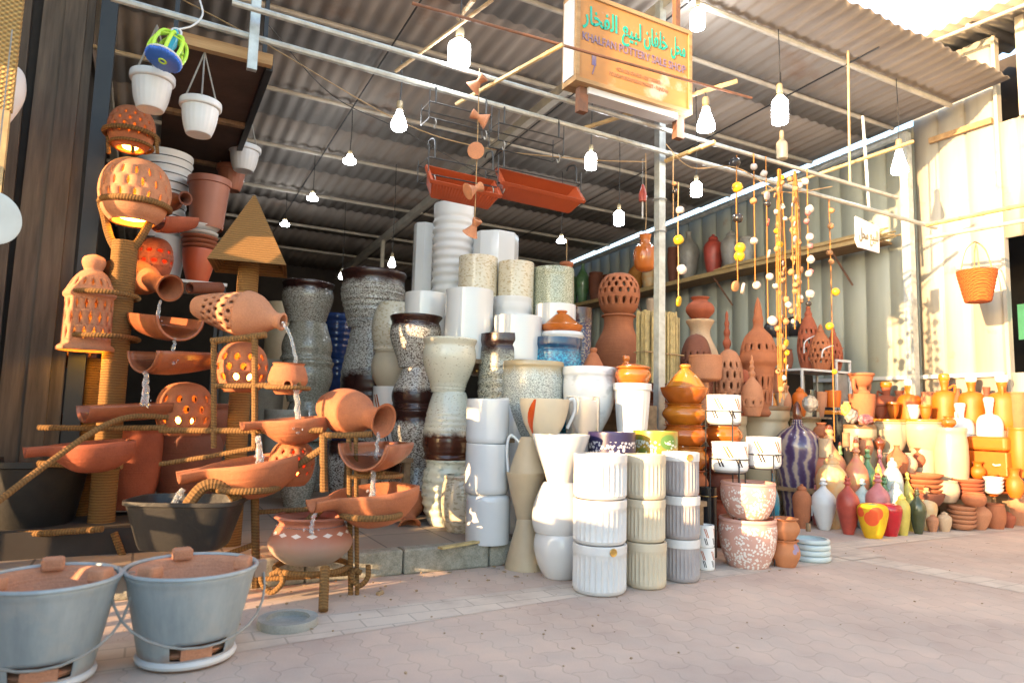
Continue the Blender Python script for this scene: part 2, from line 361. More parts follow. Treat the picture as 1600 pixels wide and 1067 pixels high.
def wallsheet(name, c, c2):
    t = NT(name); s = t.n('ShaderNodeMapping'); s.inputs['Scale'].default_value = (5, 5, 0.35); t.l(t.tc.outputs['Object'], s.inputs[0])
    n = t.noise(1.0, 5, s.outputs[0]); k = t.ramp(n, [(0.3, c2), (0.65, c)])
    rust = t.math('MULTIPLY', t.ramp(t.noise(3.5, 6), [(0.62, (0, 0, 0)), (0.72, (1, 1, 1))]), 0.5)
    t.col(t.mix(rust, k, (0.33, 0.19, 0.09))); return t.set(0.45)
wallsheet('wall_sheet', (0.42, 0.44, 0.37), (0.33, 0.35, 0.295))
wallsheet('wall_sheet_pale', (0.43, 0.40, 0.335), (0.31, 0.285, 0.235))
def weave(name, c):
    t = NT(name); s = t.sep('Object'); 
    a = t.math('SINE', t.math('MULTIPLY', s[2], 2 * PI / 0.022)); b = t.math('SINE', t.math('MULTIPLY', t.math('ADD', s[0], s[1]), 2 * PI / 0.03))
    h = t.math('MULTIPLY', a, b); t.col(t.ramp(t.math('MULTIPLY_ADD', h, 0.5, 0.5), [(0.2, mul(c, .45)), (0.8, c)])); t.bump(h, 0.8, 0.006); return t.set(0.8)
weave('wicker', (0.58, 0.36, 0.12))
weave('basket_orange', (0.58, 0.115, 0.012))
def signface():
    t = NT('sign_face'); n = t.noise(5, 5)
    k = t.ramp(n, [(0.3, (0.42, 0.185, 0.045)), (0.62, (0.46, 0.215, 0.06)), (0.80, (0.50, 0.33, 0.17))])
    k = t.mix(t.math('MULTIPLY', t.ramp(t.noise(2.2, 5), [(0.60, (0, 0, 0)), (0.68, (1, 1, 1))]), 0.7), k, (0.56, 0.50, 0.42)); t.col(k); return t.set(0.55)
signface()
def water():
    t = NT('water'); t.col((0.92, 0.95, 0.96)); t.b.inputs['Transmission Weight'].default_value = 0.85; t.b.inputs['IOR'].default_value = 1.33
    t.bump(t.noise(70, 2), 0.7, 0.01); return t.set(0.08)
water()
def glass():
    t = NT('clear_glass'); t.col((0.95, 0.93, 0.90)); t.b.inputs['Transmission Weight'].default_value = 0.9; t.b.inputs['IOR'].default_value = 1.45; return t.set(0.05)
glass()

# ---------------------------------------------------------------- geometry helpers
def tag(o, label=None, cat=None, group=None, kind=None):
    if label: o['label'] = label
    if cat: o['category'] = cat
    if group: o['group'] = group
    if kind: o['kind'] = kind
    return o
def mesh_obj(name, verts, faces, mat, parent=None, loc=(0, 0, 0), smooth=30, uvs=None, rot=None):
    me = bpy.data.meshes.new(name); me.from_pydata([tuple(v) for v in verts], [], faces); me.update()
    if uvs is not None:
        ul = me.uv_layers.new(name='UVMap'); i = 0
        for p in me.polygons:
            for li in p.loop_indices: ul.data[li].uv = uvs[i]; i += 1
    if smooth:
        for p in me.polygons: p.use_smooth = True
        me.set_sharp_from_angle(angle=rad(smooth))
    me.materials.append(MATS[mat])
    o = bpy.data.objects.new(name, me); COL.objects.link(o); o.location = loc
    if rot is not None: o.rotation_euler = rot
    if parent is not None: o.parent = parent
    return o
def empty(name, loc=(0, 0, 0), rotz=0):
    o = bpy.data.objects.new(name, None); COL.objects.link(o); o.location = loc; o.rotation_euler = (0, 0, rotz); o.empty_display_size = 0.05
    return o
class MB:                                     # collects boxes and tubes into one mesh
    def __init__(s): s.v, s.f, s.u = [], [], []
    def box(s, lo, hi, M=None):
        b = len(s.v); x0, y0, z0 = lo; x1, y1, z1 = hi
        P = [Vector(p) for p in ((x0, y0, z0), (x1, y0, z0), (x1, y1, z0), (x0, y1, z0), (x0, y0, z1), (x1, y0, z1), (x1, y1, z1), (x0, y1, z1))]
        if M: P = [M @ p for p in P]
        s.v += P
        for q in ((0, 3, 2, 1), (4, 5, 6, 7), (0, 1, 5, 4), (1, 2, 6, 5), (2, 3, 7, 6), (3, 0, 4, 7)):
            s.f.append(tuple(b + i for i in q)); s.u += [(0, 0), (1, 0), (1, 1), (0, 1)]
        return s
    def tube(s, pts, r, n=8, closed=False, caps=True):
        pts = [Vector(p) for p in pts]; m = len(pts); b = len(s.v); L = 0.0; lens = []
        nrm = None
        for i, p in enumerate(pts):
            if closed: tg = (pts[(i + 1) % m] - pts[i - 1]).normalized()
            else: tg = (pts[min(i + 1, m - 1)] - pts[max(i - 1, 0)]).normalized()
            if nrm is None:
                a = Vector((0, 0, 1)) if abs(tg.z) < 0.9 else Vector((1, 0, 0)); nrm = tg.cross(a).normalized()
            else: nrm = (nrm - tg * nrm.dot(tg)).normalized()
            bn = tg.cross(nrm); rr = r[i] if isinstance(r, (list, tuple)) else r
            if i: L += (p - pts[i - 1]).length
            lens.append(L)
            for k in range(n):
                a = 2 * PI * k / n; s.v.append(p + nrm * (rr * math.cos(a)) + bn * (rr * math.sin(a)))
        for i in range(m if closed else m - 1):
            j = (i + 1) % m; l0, l1 = lens[i], (lens[j] if j else L + (pts[0] - pts[-1]).length)
            for k in range(n):
                k2 = (k + 1) % n
                s.f.append((b + i * n + k, b + i * n + k2, b + j * n + k2, b + j * n + k))
                s.u += [(k / n, l0), ((k + 1) / n, l0), ((k + 1) / n, l1), (k / n, l1)]
        if caps and not closed:
            s.f.append(tuple(b + k for k in reversed(range(n)))); s.u += [(0, 0)] * n
            s.f.append(tuple(b + (m - 1) * n + k for k in range(n))); s.u += [(0, 0)] * n
        return s
    def build(s, name, mat, parent=None, loc=(0, 0, 0), smooth=35, rot=None):
        return mesh_obj(name, s.v, s.f, mat, parent, loc, smooth, s.u, rot)
def cr(pts, n=5):                             # Catmull-Rom through the profile; a doubled point is a corner
    out, seg = [], []
    def flush(g):
        if len(g) < 2: out.extend(g); return
        for i in range(len(g) - 1):
            p0, p1, p2, p3 = g[max(i - 1, 0)], g[i], g[i + 1], g[min(i + 2, len(g) - 1)]
            for k in range(n):
                t = k / n
                out.append(tuple(0.5 * (2 * p1[a] + (p2[a] - p0[a]) * t + (2 * p0[a] - 5 * p1[a] + 4 * p2[a] - p3[a]) * t * t + (3 * p1[a] - p0[a] - 3 * p2[a] + p3[a]) * t ** 3) for a in (0, 1)))
        out.append(g[-1])
    for p in pts:
        if seg and p == seg[-1]: flush(seg); out.pop(); seg = [p]
        else: seg.append(p)
    flush(seg)
    return [(max(0.0, a), b) for a, b in out]
PR = {   # outlines (radius, height), both 0..1, from the foot up to the rim
 'cyl': [(.90, 0), (.97, .012), (1, .05), (1, .5), (1, .99), (.985, 1)],
 'cylround': [(.80, 0), (.93, .03), (.99, .10), (1, .2), (1, .6), (1, .98), (.98, 1)],
 'fluted': [(.80, 0), (.92, .03), (.985, .1), (.985, .1), (.985, .80), (.985, .80), (1, .83), (1, .83), (1, .98), (.98, 1)],
 'taper': [(.74, 0), (.76, .02), (.93, .86), (.93, .86), (1, .87), (1, .87), (1, .99), (.98, 1)],
 'taperplain': [(.70, 0), (.74, .02), (.88, .5), (1, .98), (.98, 1)],
 'tub': [(.72, 0), (.74, .06), (.81, .22), (.94, .48), (.98, .66), (.95, .80), (.95, .86), (1, .93), (1, .985), (.97, 1)],
 'footbowl': [(.60, 0), (.62, .05), (.69, .18), (.87, .42), (.97, .62), (.96, .78), (.92, .86), (.98, .94), (1, .98), (.97, 1)],
 'tulip': [(.62, 0), (.66, .02), (.72, .12), (.84, .38), (.96, .66), (.95, .84), (.95, .84), (1, .88), (1, .96), (.97, 1)],
 'ovoid': [(.60, 0), (.66, .02), (.86, .30), (.98, .62), (.97, .82), (.90, .92), (.93, .97), (.91, 1)],
 'round': [(.66, 0), (.72, .03), (.92, .26), (1, .52), (.95, .78), (.86, .92), (.90, .97), (.88, 1)],
 'wide': [(.62, 0), (.70, .03), (.92, .35), (1, .70), (.98, .92), (.98, .92), (1, .95), (.98, 1)],
 'cone': [(.42, 0), (.46, .02), (.60, .28), (.82, .64), (1, .97), (.98, 1)],
 'barrel': [(.55, 0), (.64, .04), (.84, .28), (1, .62), (.98, .86), (.92, .98), (.90, 1)],
 'ladle': [(.62, 0), (.70, .03), (.94, .18), (1, .36), (.90, .54), (.58, .68), (.34, .76), (.28, .82), (.28, .98), (.28, 1)],
 'cup': [(.50, 0), (.54, .02), (.58, .08), (.80, .36), (.95, .72), (1, .98), (.98, 1)],
 'drum': [(.86, 0), (.94, .03), (.99, .14), (1, .3), (.99, .8), (.96, .88), (1, .93), (.99, 1)],
 'bowl': [(.45, 0), (.50, .03), (.78, .32), (.95, .70), (1, .97), (.97, 1)],
 'dish': [(.60, 0), (.66, .04), (.90, .5), (1, .95), (.97, 1)],
 'goblet': [(.62, 0), (.58, .04), (.42, .14), (.40, .24), (.58, .34), (.86, .52), (.98, .74), (.96, .88), (1, .92), (1, .97), (.97, 1)],
 'bigjar': [(.55, 0), (.60, .02), (.80, .26), (.97, .55), (1, .72), (.92, .85), (.92, .85), (.98, .88), (1, .93), (.98, 1)],
 'jarwide': [(.62, 0), (.68, .02), (.90, .35), (1, .68), (.94, .86), (.94, .86), (1.0, .89), (1.0, .96), (.96, 1)],
 'bottle': [(.42, 0), (.48, .02), (.70, .18), (.96, .46), (1, .58), (.86, .70), (.46, .82), (.26, .90), (.24, .96), (.30, 1)],
 'bottlelid': [(.42, 0), (.48, .02), (.70, .18), (.96, .44), (1, .54), (.86, .66), (.46, .76), (.24, .82), (.22, .86), (.34, .875), (.30, .90), (.20, .92), (.26, .95), (.20, .98), (.0, 1)],
 'ginger': [(.52, 0), (.58, .02), (.86, .3), (1, .60), (.90, .74), (.62, .82), (.46, .86), (.50, .88), (.40, .93), (.16, .96), (.18, .985), (0, 1)],
 'tallvase': [(.50, 0), (.53, .015), (.62, .14), (.84, .42), (1, .68), (.92, .80), (.62, .885), (.30, .93), (.22, .95), (.26, .955), (.20, .97), (.22, .985), (.15, 1)],
 'amphora': [(.40, 0), (.46, .02), (.80, .24), (1, .46), (.92, .64), (.62, .78), (.50, .86), (.56, .92), (.72, .98), (.70, 1)],
 'belly': [(.56, 0), (.60, .02), (.88, .22), (1, .42), (.93, .58), (.70, .72), (.58, .80), (.60, .93), (.68, .965), (.66, 1)],
 'potneck': [(.45, 0), (.52, .03), (.92, .30), (1, .48), (.86, .68), (.58, .80), (.52, .87), (.66, .97), (.64, 1)],
 'urn': [(.62, 0), (.66, .05), (.58, .12), (.40, .22), (.42, .34), (.60, .44), (.80, .62), (.90, .86), (.90, .86), (1, .90), (1, .98), (.97, 1)],
 'tagine': [(.70, 0), (.90, .10), (1, .30), (1, .34), (.90, .36), (.90, .36), (.62, .58), (.34, .80), (.20, .86), (.26, .93), (.22, .99), (0, 1)],
 'casserole': [(.70, 0), (.80, .06), (.98, .40), (.94, .64), (.84, .74), (.84, .74), (.96, .78), (.90, .86), (.40, .96), (0, 1)],
 'beltpot': [(.62, 0), (.70, .04), (.94, .34), (1, .52), (.90, .74), (.78, .86), (.80, .92), (.92, .98), (.90, 1)],
 'flask': [(.30, 0), (.36, .02), (.42, .06), (.80, .22), (1, .40), (.86, .58), (.52, .70), (.40, .78), (.42, .9), (.60, .98), (.58, 1)],
 'jug': [(.50, 0), (.60, .02), (.92, .22), (1, .42), (.86, .60), (.56, .72), (.48, .80), (.56, .92), (.74, 1), (.72, 1)],
 'sphere': [(.62, 0), (.64, .02), (.86, .16), (1, .46), (.90, .74), (.62, .92), (.25, .985), (0, 1)],
 'finial': [(.66, 0), (.70, .02), (.94, .16), (1, .30), (.84, .46), (.40, .58), (.20, .63), (.30, .67), (.32, .70), (.17, .74), (.26, .79), (.14, .83), (.20, .875), (.11, .91), (.12, .96), (0, 1)],
 'bellshade': [(1, 0), (1, .04), (.86, .06), (.86, .06), (.84, .54), (.84, .54), (.92, .55), (.92, .58), (.84, .62), (.62, .74), (.40, .81), (.30, .825), (.34, .85), (.41, .905), (.34, .965), (0, 1)],
 'bigdome': [(.60, 0), (.70, .03), (.62, .06), (.62, .06), (.78, .36), (.86, .42), (.86, .42), (1, .44), (1, .49), (.95, .51), (.92, .56), (.70, .66), (.30, .73), (.26, .78), (.30, .79), (.20, .86), (.22, .87), (.12, .95), (0, 1)],
 'conelantern': [(.62, 0), (.68, .02), (.90, .18), (1, .34), (.86, .56), (.50, .74), (.30, .80), (.34, .83), (.16, .9), (.2, .92), (0, 1)],
 'apple': [(.50, 0), (.56, .02), (.80, .32), (1, .72), (.95, .90), (.70, .98), (.30, .96), (0, .93)],
 'trayl': [(.95, 0), (.98, .08), (1, .5), (1, .96), (.97, 1)],
 'hang': [(.55, 0), (.62, .03), (.78, .35), (.88, .78), (.88, .78), (1, .82), (1, .98), (.97, 1)],
 'bucket': [(.66, 0), (.68, .03), (.98, .95), (1, .96), (1, 1)],
 'canteen': [(.70, 0), (.86, .05), (.98, .18), (1, .4), (.96, .62), (.70, .74), (.30, .78), (.26, .82), (.30, .90), (.34, .94), (.34, 1), (.2, 1)],
 'bulbA': [(.20, 0), (.30, .02), (.42, .16), (.72, .40), (1, .70), (.90, .88), (.55, .98), (0, 1)],
 'bulbT': [(.34, 0), (.50, .05), (.86, .16), (1, .28), (1, .85), (.86, .97), (0, 1)],
 'bulbR': [(.26, 0), (.40, .12), (.66, .40), (.98, .76), (1, .86), (.90, .96), (0, 1)],
 'bulbF': [(.40, 0), (.46, .35), (.95, .50), (1, .62), (.96, .85), (0, 1)],
}
def lathe_data(prof, r, h, nu=36, wall=0.0, ridge=None, mod=None, n=5):
    pts = [(a * r, b * h) for a, b in cr(PR[prof] if isinstance(prof, str) else prof, n)]
    if ridge:                                  # thrown rings: (count, depth, from, to)
        c, dep, z0, z1 = ridge; q = []
        for i in range(len(pts) - 1):
            (a0, b0), (a1, b1) = pts[i], pts[i + 1]; m = max(1, int(abs(b1 - b0) / h * c * 6))
            for k in range(m): q.append((a0 + (a1 - a0) * k / m, b0 + (b1 - b0) * k / m))
        q.append(pts[-1])
        pts = [(a + (dep * r * math.sin(2 * PI * c * (b / h - z0) / (z1 - z0)) if z0 < b / h < z1 else 0), b) for a, b in q]
    if pts[0][0] > 1e-6: pts = [(0, pts[0][1])] + pts
    nout = len(pts)
    if wall and pts[-1][0] > 1e-6:
        t = wall; zb = max(h * 0.06, 0.01)
        inn = [(max(a - t, 0.002), b) for a, b in reversed(pts[1:]) if b > zb]
        inn = inn[:1] + inn[2::2]
        pts += inn + [(inn[-1][0] * 0.9, zb), (0, zb)]
    elif pts[-1][0] > 1e-6: pts.append((0, pts[-1][1]))
    V, Fc, U, rings = [], [], [], []
    for i, (a, b) in enumerate(pts):
        if a < 1e-6: rings.append([len(V)]); V.append(Vector((0, 0, b)))
        else:
            rings.append(list(range(len(V), len(V) + nu)))
            for k in range(nu):
                th = 2 * PI * k / nu; rr = mod(th, b / h, a) if (mod and i < nout) else a
                V.append(Vector((rr * math.cos(th), rr * math.sin(th), b)))
    for i in range(len(pts) - 1):
        A, B = rings[i], rings[i + 1]; v0, v1 = pts[i][1] / h, pts[i + 1][1] / h
        for k in range(nu):
            k2 = (k + 1) % nu; u0, u1 = k / nu, (k + 1) / nu
            if len(A) == 1 and len(B) == 1: break
            if len(A) == 1: Fc.append((A[0], B[k2], B[k])); U += [(u0, v0), (u1, v1), (u0, v1)]
            elif len(B) == 1: Fc.append((A[k], A[k2], B[0])); U += [(u0, v0), (u1, v0), (u0, v1)]
            else: Fc.append((A[k], A[k2], B[k2], B[k])); U += [(u0, v0), (u1, v0), (u1, v1), (u0, v1)]
    return V, Fc, U
def lathe(name, prof, mat, r, h, loc=(0, 0, 0), parent=None, rot=None, smooth=40, **k):
    V, Fc, U = lathe_data(prof, r, h, **k)
    return mesh_obj(name, V, Fc, mat, parent, loc, smooth, U, rot)
def radius_at(prof, r, h, z):
    pts = [(a * r, b * h) for a, b in cr(PR[prof], 5)]
    for (a0, b0), (a1, b1) in zip(pts, pts[1:]):
        if b0 <= z <= b1 and b1 > b0: return a0 + (a1 - a0) * (z - b0) / (b1 - b0)
    return pts[-1][0]
def pierced(name, prof, mat, r, h, loc=(0, 0, 0), parent=None, rot=None, nu=12, rows=((.2, .4), (.4, .6), (.6, .8)), hole=(0.30, 0.38), open_bottom=True, wall=0.014, shape='oval'):
    """A turned clay lantern whose wall is really cut through: rows of oval or lozenge holes."""
    V, Fc = [], []
    R = lambda z: radius_at(prof, r, h, min(max(z, 0.0), h))
    def pt(a, z): return Vector((R(z) * math.cos(a), R(z) * math.sin(a), z))
    def band(z0, z1, off, m=4):
        for i in range(m):
            a0 = z0 + (z1 - z0) * i / m; a1 = z0 + (z1 - z0) * (i + 1) / m
            for k in range(nu * 2):
                t0, t1 = (k + off) * PI / nu, (k + 1 + off) * PI / nu; b = len(V)
                V.extend([pt(t0, a0), pt(t1, a0), pt(t1, a1), pt(t0, a1)]); Fc.append((b, b + 1, b + 2, b + 3))
    z = 0.0
    for j, (lo, hi) in enumerate(rows):
        lo *= h; hi *= h; off = 0.5 * (j % 2) * 2
        if lo > z + 1e-5: band(z, lo, 0, max(1, int((lo - z) / h * 60)))
        for k in range(nu):
            ac = 2 * PI * (k + (0.5 if j % 2 else 0)) / nu; ha = PI / nu; zc = (lo + hi) / 2; hz = (hi - lo) / 2
            out, inn = [], []
            N = 16
            for q in range(N):
                th = 2 * PI * q / N + PI / 4; c, s = math.cos(th), math.sin(th); m = max(abs(c), abs(s))
                out.append(pt(ac + ha * c / m, zc + hz * s / m))
                if shape == 'lozenge': m2 = abs(c) + abs(s); c2, s2 = c / m2 * 1.05, s / m2 * 1.15
                else: c2, s2 = c, s
                inn.append(pt(ac + ha * 2 * hole[0] * c2, zc + hz * 2 * hole[1] * s2))
            b = len(V); V.extend(out + inn)
            for q in range(N):
                q2 = (q + 1) % N; Fc.append((b + q, b + q2, b + N + q2, b + N + q))
        z = hi
    band(z, h * 0.9995, 0, max(4, int((h - z) / h * 60)))
    if not open_bottom:
        b = len(V); V.extend([pt(k * PI / nu, 0) for k in range(nu * 2)]); Fc.append(tuple(reversed(range(b, b + nu * 2))))
    bm = bmesh.new(); vs = [bm.verts.new(v) for v in V]; bm.verts.ensure_lookup_table()
    for f in Fc: 
        try: bm.faces.new([vs[i] for i in f])
        except ValueError: pass
    bmesh.ops.remove_doubles(bm, verts=bm.verts, dist=r * 0.004); bmesh.ops.recalc_face_normals(bm, faces=bm.faces)
    me = bpy.data.meshes.new(name); bm.to_mesh(me); bm.free()
    for p in me.polygons: p.use_smooth = True
    me.materials.append(MATS[mat]); o = bpy.data.objects.new(name, me); COL.objects.link(o); o.location = loc
    if rot is not None: o.rotation_euler = rot
    if parent is not None: o.parent = parent
    md = o.modifiers.new('wall', 'SOLIDIFY'); md.thickness = wall; md.offset = -1
    return o
def bez(a, b, c, n=10):
    a, b, c = Vector(a), Vector(b), Vector(c)
    return [a * (1 - t) ** 2 + b * 2 * t * (1 - t) + c * t * t for t in [i / n for i in range(n + 1)]]
def spl(pts, n=6):
    P = [Vector(p) for p in pts]; out = []
    for i in range(len(P) - 1):
        p0, p1, p2, p3 = P[max(i - 1, 0)], P[i], P[i + 1], P[min(i + 2, len(P) - 1)]
        for k in range(n):
            t = k / n; out.append(0.5 * (2 * p1 + (p2 - p0) * t + (2 * p0 - 5 * p1 + 4 * p2 - p3) * t * t + (3 * p1 - p0 - 3 * p2 + p3) * t ** 3))
    return out + [P[-1]]
def circ(c, r, n=24, z=0.0):
    return [Vector((c[0] + r * math.cos(2 * PI * k / n), c[1] + r * math.sin(2 * PI * k / n), c[2] + z)) for k in range(n)]

PLAT = 0.13
class Put: pass
def spot(u, vb, vt, w, d, z0=None):
    """axis foot, radius and height of a turned pot seen between rows vb and vt, w pixels wide"""
    p = Put()
    if d in ('g', 'p'):
        g = gnd(u, vb, 0 if d == 'g' else PLAT); df = g.dot(fh); p.r = px(u, w, df) / 2; d = df + p.r; z0 = g.z; p.front = df
    else:
        p.r = px(u, w, d) / 2; p.front = d - p.r
    p.d = d
    if z0 is None: z0 = at(u, vb, p.front).z
    zt = at(u, vt, p.front).z
    a = at(u, (vb or 640) * .5 + vt * .5, d); p.loc = Vector((a.x, a.y, z0)); p.h = max(zt - z0, 0.02)
    return p
def P(name, cat, prof, mat, u, vb, vt, w, d, label, g=None, flip=False, z0=None, wall=0.012, nu=36, tilt=None, **k):
    p = spot(u, vb, vt, w, d, z0)
    o = lathe(name, prof, mat, p.r, p.h, nu=nu, wall=wall, **k)
    o.rotation_euler = (PI, 0, random.random() * 6) if flip else (0, 0, random.random() * 6)
    o.location = p.loc + Vector((0, 0, p.h if flip else 0))
    if tilt: o.rotation_euler = tilt
    tag(o, label, cat, g); o_info[o.name] = p
    return o
o_info = {}
def info(o): return o_info[o.name]
def S(u, d, rows, cat, g=None, z0=None, **kk):
    """a stack, listed from the bottom up: (name, outline, material, vb, vt, w, flip, label[, options])"""
    first = rows[0]; base = spot(u, first[3] or 700, first[4], max(r[5] for r in rows), d)
    rs = base.r; out = []
    for i, row in enumerate(rows):
        name, prof, mat, vb, vt, w, flip, label = row[:8]; opt = dict(kk); opt.update(row[8] if len(row) > 8 else {})
        du = opt.pop('du', 0)
        r = px(u, w, base.d) / 2
        zb = (z0 if z0 is not None else base.loc.z) if i == 0 else zt
        zt = at(u, vt, base.d - rs).z
        h = max(zt - zb, 0.03); nest = opt.pop('nest', 0.0)
        o = lathe(name, prof, mat, r, h + nest, wall=opt.pop('wall', 0.012), nu=opt.pop('nu', 40), **opt)
        a = at(u + du, vt, base.d)
        j = .004 if i else 0
        o.location = (a.x + random.uniform(-j, j), a.y + random.uniform(-j, j), zb + (h if flip else -nest)); o.rotation_euler = ((PI if flip else 0) + random.uniform(-j, j) * 2, random.uniform(-j, j) * 2, random.random() * 6)
        tag(o, label, cat, g); p = Put(); p.r, p.h, p.loc, p.d, p.front = r, h, Vector((a.x, a.y, zb)), base.d, base.d - rs; o_info[o.name] = p
        out.append(o)
    return out
def part_tube(name, pts, r, mat, parent, n=8, closed=False, inv=None):
    m = MB().tube(pts, r, n, closed)
    return m.build(name, mat, parent)

# ================================================================ the setting
def zr(y): return 4.31 - 0.043 * (y - 3.6)
def sheet_poly(name, pts, z, mat):
    o = mesh_obj(name, [(x, y, z) for x, y in pts], [tuple(range(len(pts)))], mat, smooth=0); return tag(o, kind='structure')
sheet_poly('ground', [(-300, -300), (300, -300), (300, 300), (-300, 300)], 0, 'pavers')
sheet_poly('paving_band', [(-1.2, 2.62), (0.9, 2.83), (1.9, 2.93), (4.15, 3.0), (4.15, 3.21), (2.8, 3.2), (1.36, 3.15), (-1.2, 2.98)], 0.0015, 'pale_pavers')
sheet_poly('paving_band', [(4.154, 2.985), (4.42, 1.2), (4.66, 1.2), (4.40, 2.985)], 0.0015, 'pale_pavers')
sheet_poly('paving_band', [(4.154, 2.99), (4.5, 2.99), (4.57, 3.26), (7.0, 3.30), (7.0, 3.52), (4.154, 3.45)], 0.003, 'pale_pavers')
m = MB().box((-0.8, 3.80, 0.0), (2.9, 14.6, PLAT)); tag(m.build('platform', 'platform_tile', smooth=0), kind='structure')
m = MB()
for i in range(7):
    x0 = -0.8 + i * 0.53; m.box((x0 + .003, 3.69, 0.0), (x0 + .527, 3.797, PLAT + .004 + .003 * (i % 3)))
o = m.build('kerb', 'kerb_stone', smooth=0); bv = o.modifiers.new('edge', 'BEVEL'); bv.width = 0.012; bv.segments = 2
tag(o, kind='structure')

# ---- corrugated roof on pipes
roof = tag(empty('canopy_roof', (3, 3.4, 4.3)), 'corrugated grey sheet canopy roof on steel pipes over the pottery stock', 'roof')
RL = Vector((3, 3.4, 4.3))
def in_roof(o): o.parent = roof; o.location = Vector(o.location) - RL; return o
y0 = 3.42; k = 0
while y0 < 14.4:
    y1 = min(y0 + 1.55, 14.6); V, Fc = [], []; nx = 500; xs = [-1.6 + 8.985 * i / nx for i in range(nx + 1)]
    lift = 0.0
    for j, y in enumerate((y0, (y0 + y1) / 2, y1)):
        for x in xs:
            V.append((x, y + (0.012 * math.sin(x * 7) if j == 0 and k == 0 else 0), zr(y) + 0.030 + 0.011 * math.sin(2 * PI * x / 0.146) + (0.011 * (1 - j))))
    n1 = nx + 1
    for j in range(2):
        for i in range(nx): Fc.append((j * n1 + i, j * n1 + i + 1, (j + 1) * n1 + i + 1, (j + 1) * n1 + i))
    o = mesh_obj('roof_sheet', V, Fc, 'roof_sheet', smooth=50); sd = o.modifiers.new('thick', 'SOLIDIFY'); sd.thickness = 0.005
    in_roof(o); y0 += 1.40; k += 1
for y, r in ((3.94, .026), (4.57, .022), (5.65, .024), (7.03, .024), (8.43, .024), (9.95, .024), (11.5, .024), (13.0, .024)):
    z = zr(y) - 0.03 - r
    in_roof(MB().tube([(-1.5, y, z), (2.4, y, z + .004), (7.25, y, z)], r).build('purlin', 'purlin_steel'))
for x in (3.40, -0.55):
    m = MB(); 
    for a, b in ((3.6, 9.0), (9.0, 14.4)):
        m.box((x - .04, 0, -.05), (x + .04, b - a, .05), Matrix.Translation((0, a, zr(a) - .16)) @ Matrix.Rotation(-0.043, 4, 'X'))
    in_roof(m.build('roof_beam', 'purlin_steel', smooth=0))
for x in (1.72, 3.62, 5.55):
    in_roof(MB().tube([(x, 3.6, zr(3.6) - .075), (x, 9, zr(9) - .075), (x, 14, zr(14) - .075)], .008, 6).build('conduit', 'wire_black'))
in_roof(MB().tube([(3.4, 11.2, zr(11) - .2), (3.4, 11.2, .13)], .035).build('support_post', 'purlin_steel'))

# ---- panel walls on the right
def panel_wall(name, x, ya, yb, za, zb, mat, parent, step=0.30, ztop=None):
    V, Fc = [], []; ys = []; y = ya
    while y < yb - 1e-6:
        n = min(y + step, yb)
        ys += [(y, 0), (y + .012, .014), (y + .03, .014), (y + .042, 0)]; y = n
    ys.append((yb, 0)); ys = [q for q in ys if q[0] <= yb]
    for yy, dx in ys:
        V += [(x + dx, yy, za), (x + dx, yy, (ztop(yy) if ztop else zb))]
    for i in range(len(ys) - 1): Fc.append((2 * i, 2 * i + 1, 2 * i + 3, 2 * i + 2))
    o = mesh_obj(name, V, Fc, mat, parent, smooth=20); s = o.modifiers.new('thick', 'SOLIDIFY'); s.thickness = .03; s.offset = -1
    return o
XW = 7.42
wall = tag(empty('metal_wall', (XW, 9, 0)), 'grey green ribbed metal side wall of the shop, in shade under the roof', 'wall')
def in_wall(o): o.parent = wall; o.location = Vector(o.location) - Vector((XW, 9, 0)); return o
in_wall(panel_wall('panel', XW, 4.46, 14.6, 0, 0, 'wall_sheet', None, ztop=lambda y: zr(y) - .03))
in_wall(MB().box((XW - .05, 4.47, 1.385), (XW - .004, 14.5, 1.425)).build('rail', 'white_matte', smooth=0))
in_wall(MB().tube([(XW - .07, 4.5, zr(4.5) - .12), (XW - .07, 14.5, zr(14.5) - .12)], .045).build('eaves_beam', 'steel_pipe'))
pale = tag(empty('panel_building', (XW, 3, 0)), 'sunlit cream metal panel building with a doorway and a small lean-to roof', 'building')
def in_pale(o): o.parent = pale; o.location = Vector(o.location) - Vector((XW, 3, 0)); return o
in_pale(panel_wall('wall_panel', XW, 3.60, 4.44, 0, 4.9, 'wall_sheet_pale', None, .28))
in_pale(panel_wall('wall_panel', XW + .002, 2.2, 3.596, 2.76, 3.95, 'wall_sheet_pale', None, .30))
in_pale(panel_wall('wall_panel', XW + .002, 2.2, 3.596, 0, 1.42, 'wall_sheet_pale', None, .30))
in_pale(panel_wall('wall_panel', XW + .004, -14, 2.196, 0, 4.85, 'wall_sheet_pale', None, .30))  # unseen stretch of wall, added to bounce warm sunlight onto the stall
in_pale(MB().box((XW - .05, 3.62, 1.385), (XW - .004, 4.44, 1.425)).build('rail', 'white_matte', smooth=0))
in_pale(MB().box((XW - .03, 3.565, 0), (XW + .05, 3.598, 4.86)).build('door_frame', 'wall_sheet_pale', smooth=0))
in_pale(MB().box((XW - .06, 3.28, 3.93), (XW + .05, 3.36, 4.95)).build('corner_post', 'purlin_steel', smooth=0))
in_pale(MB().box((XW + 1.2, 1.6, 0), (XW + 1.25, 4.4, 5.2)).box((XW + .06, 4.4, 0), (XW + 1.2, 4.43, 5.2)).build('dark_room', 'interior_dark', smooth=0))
in_pale(MB().box((XW + .12, 2.6, 1.75), (XW + .16, 3.55, 2.1)).build('green_cloth', 'green_cloth', smooth=0))
m = MB(); 
V, Fc = [], []; nx = 120
for j, x in enumerate((XW - .42, XW + .9)):
    for i in range(nx + 1):
        y = 1.8 + 2.7 * i / nx; V.append((x, y, 5.0 + .10 * (4.2 - y) * -.6 + .12 * j + .02 * math.sin(2 * PI * y / .15)))
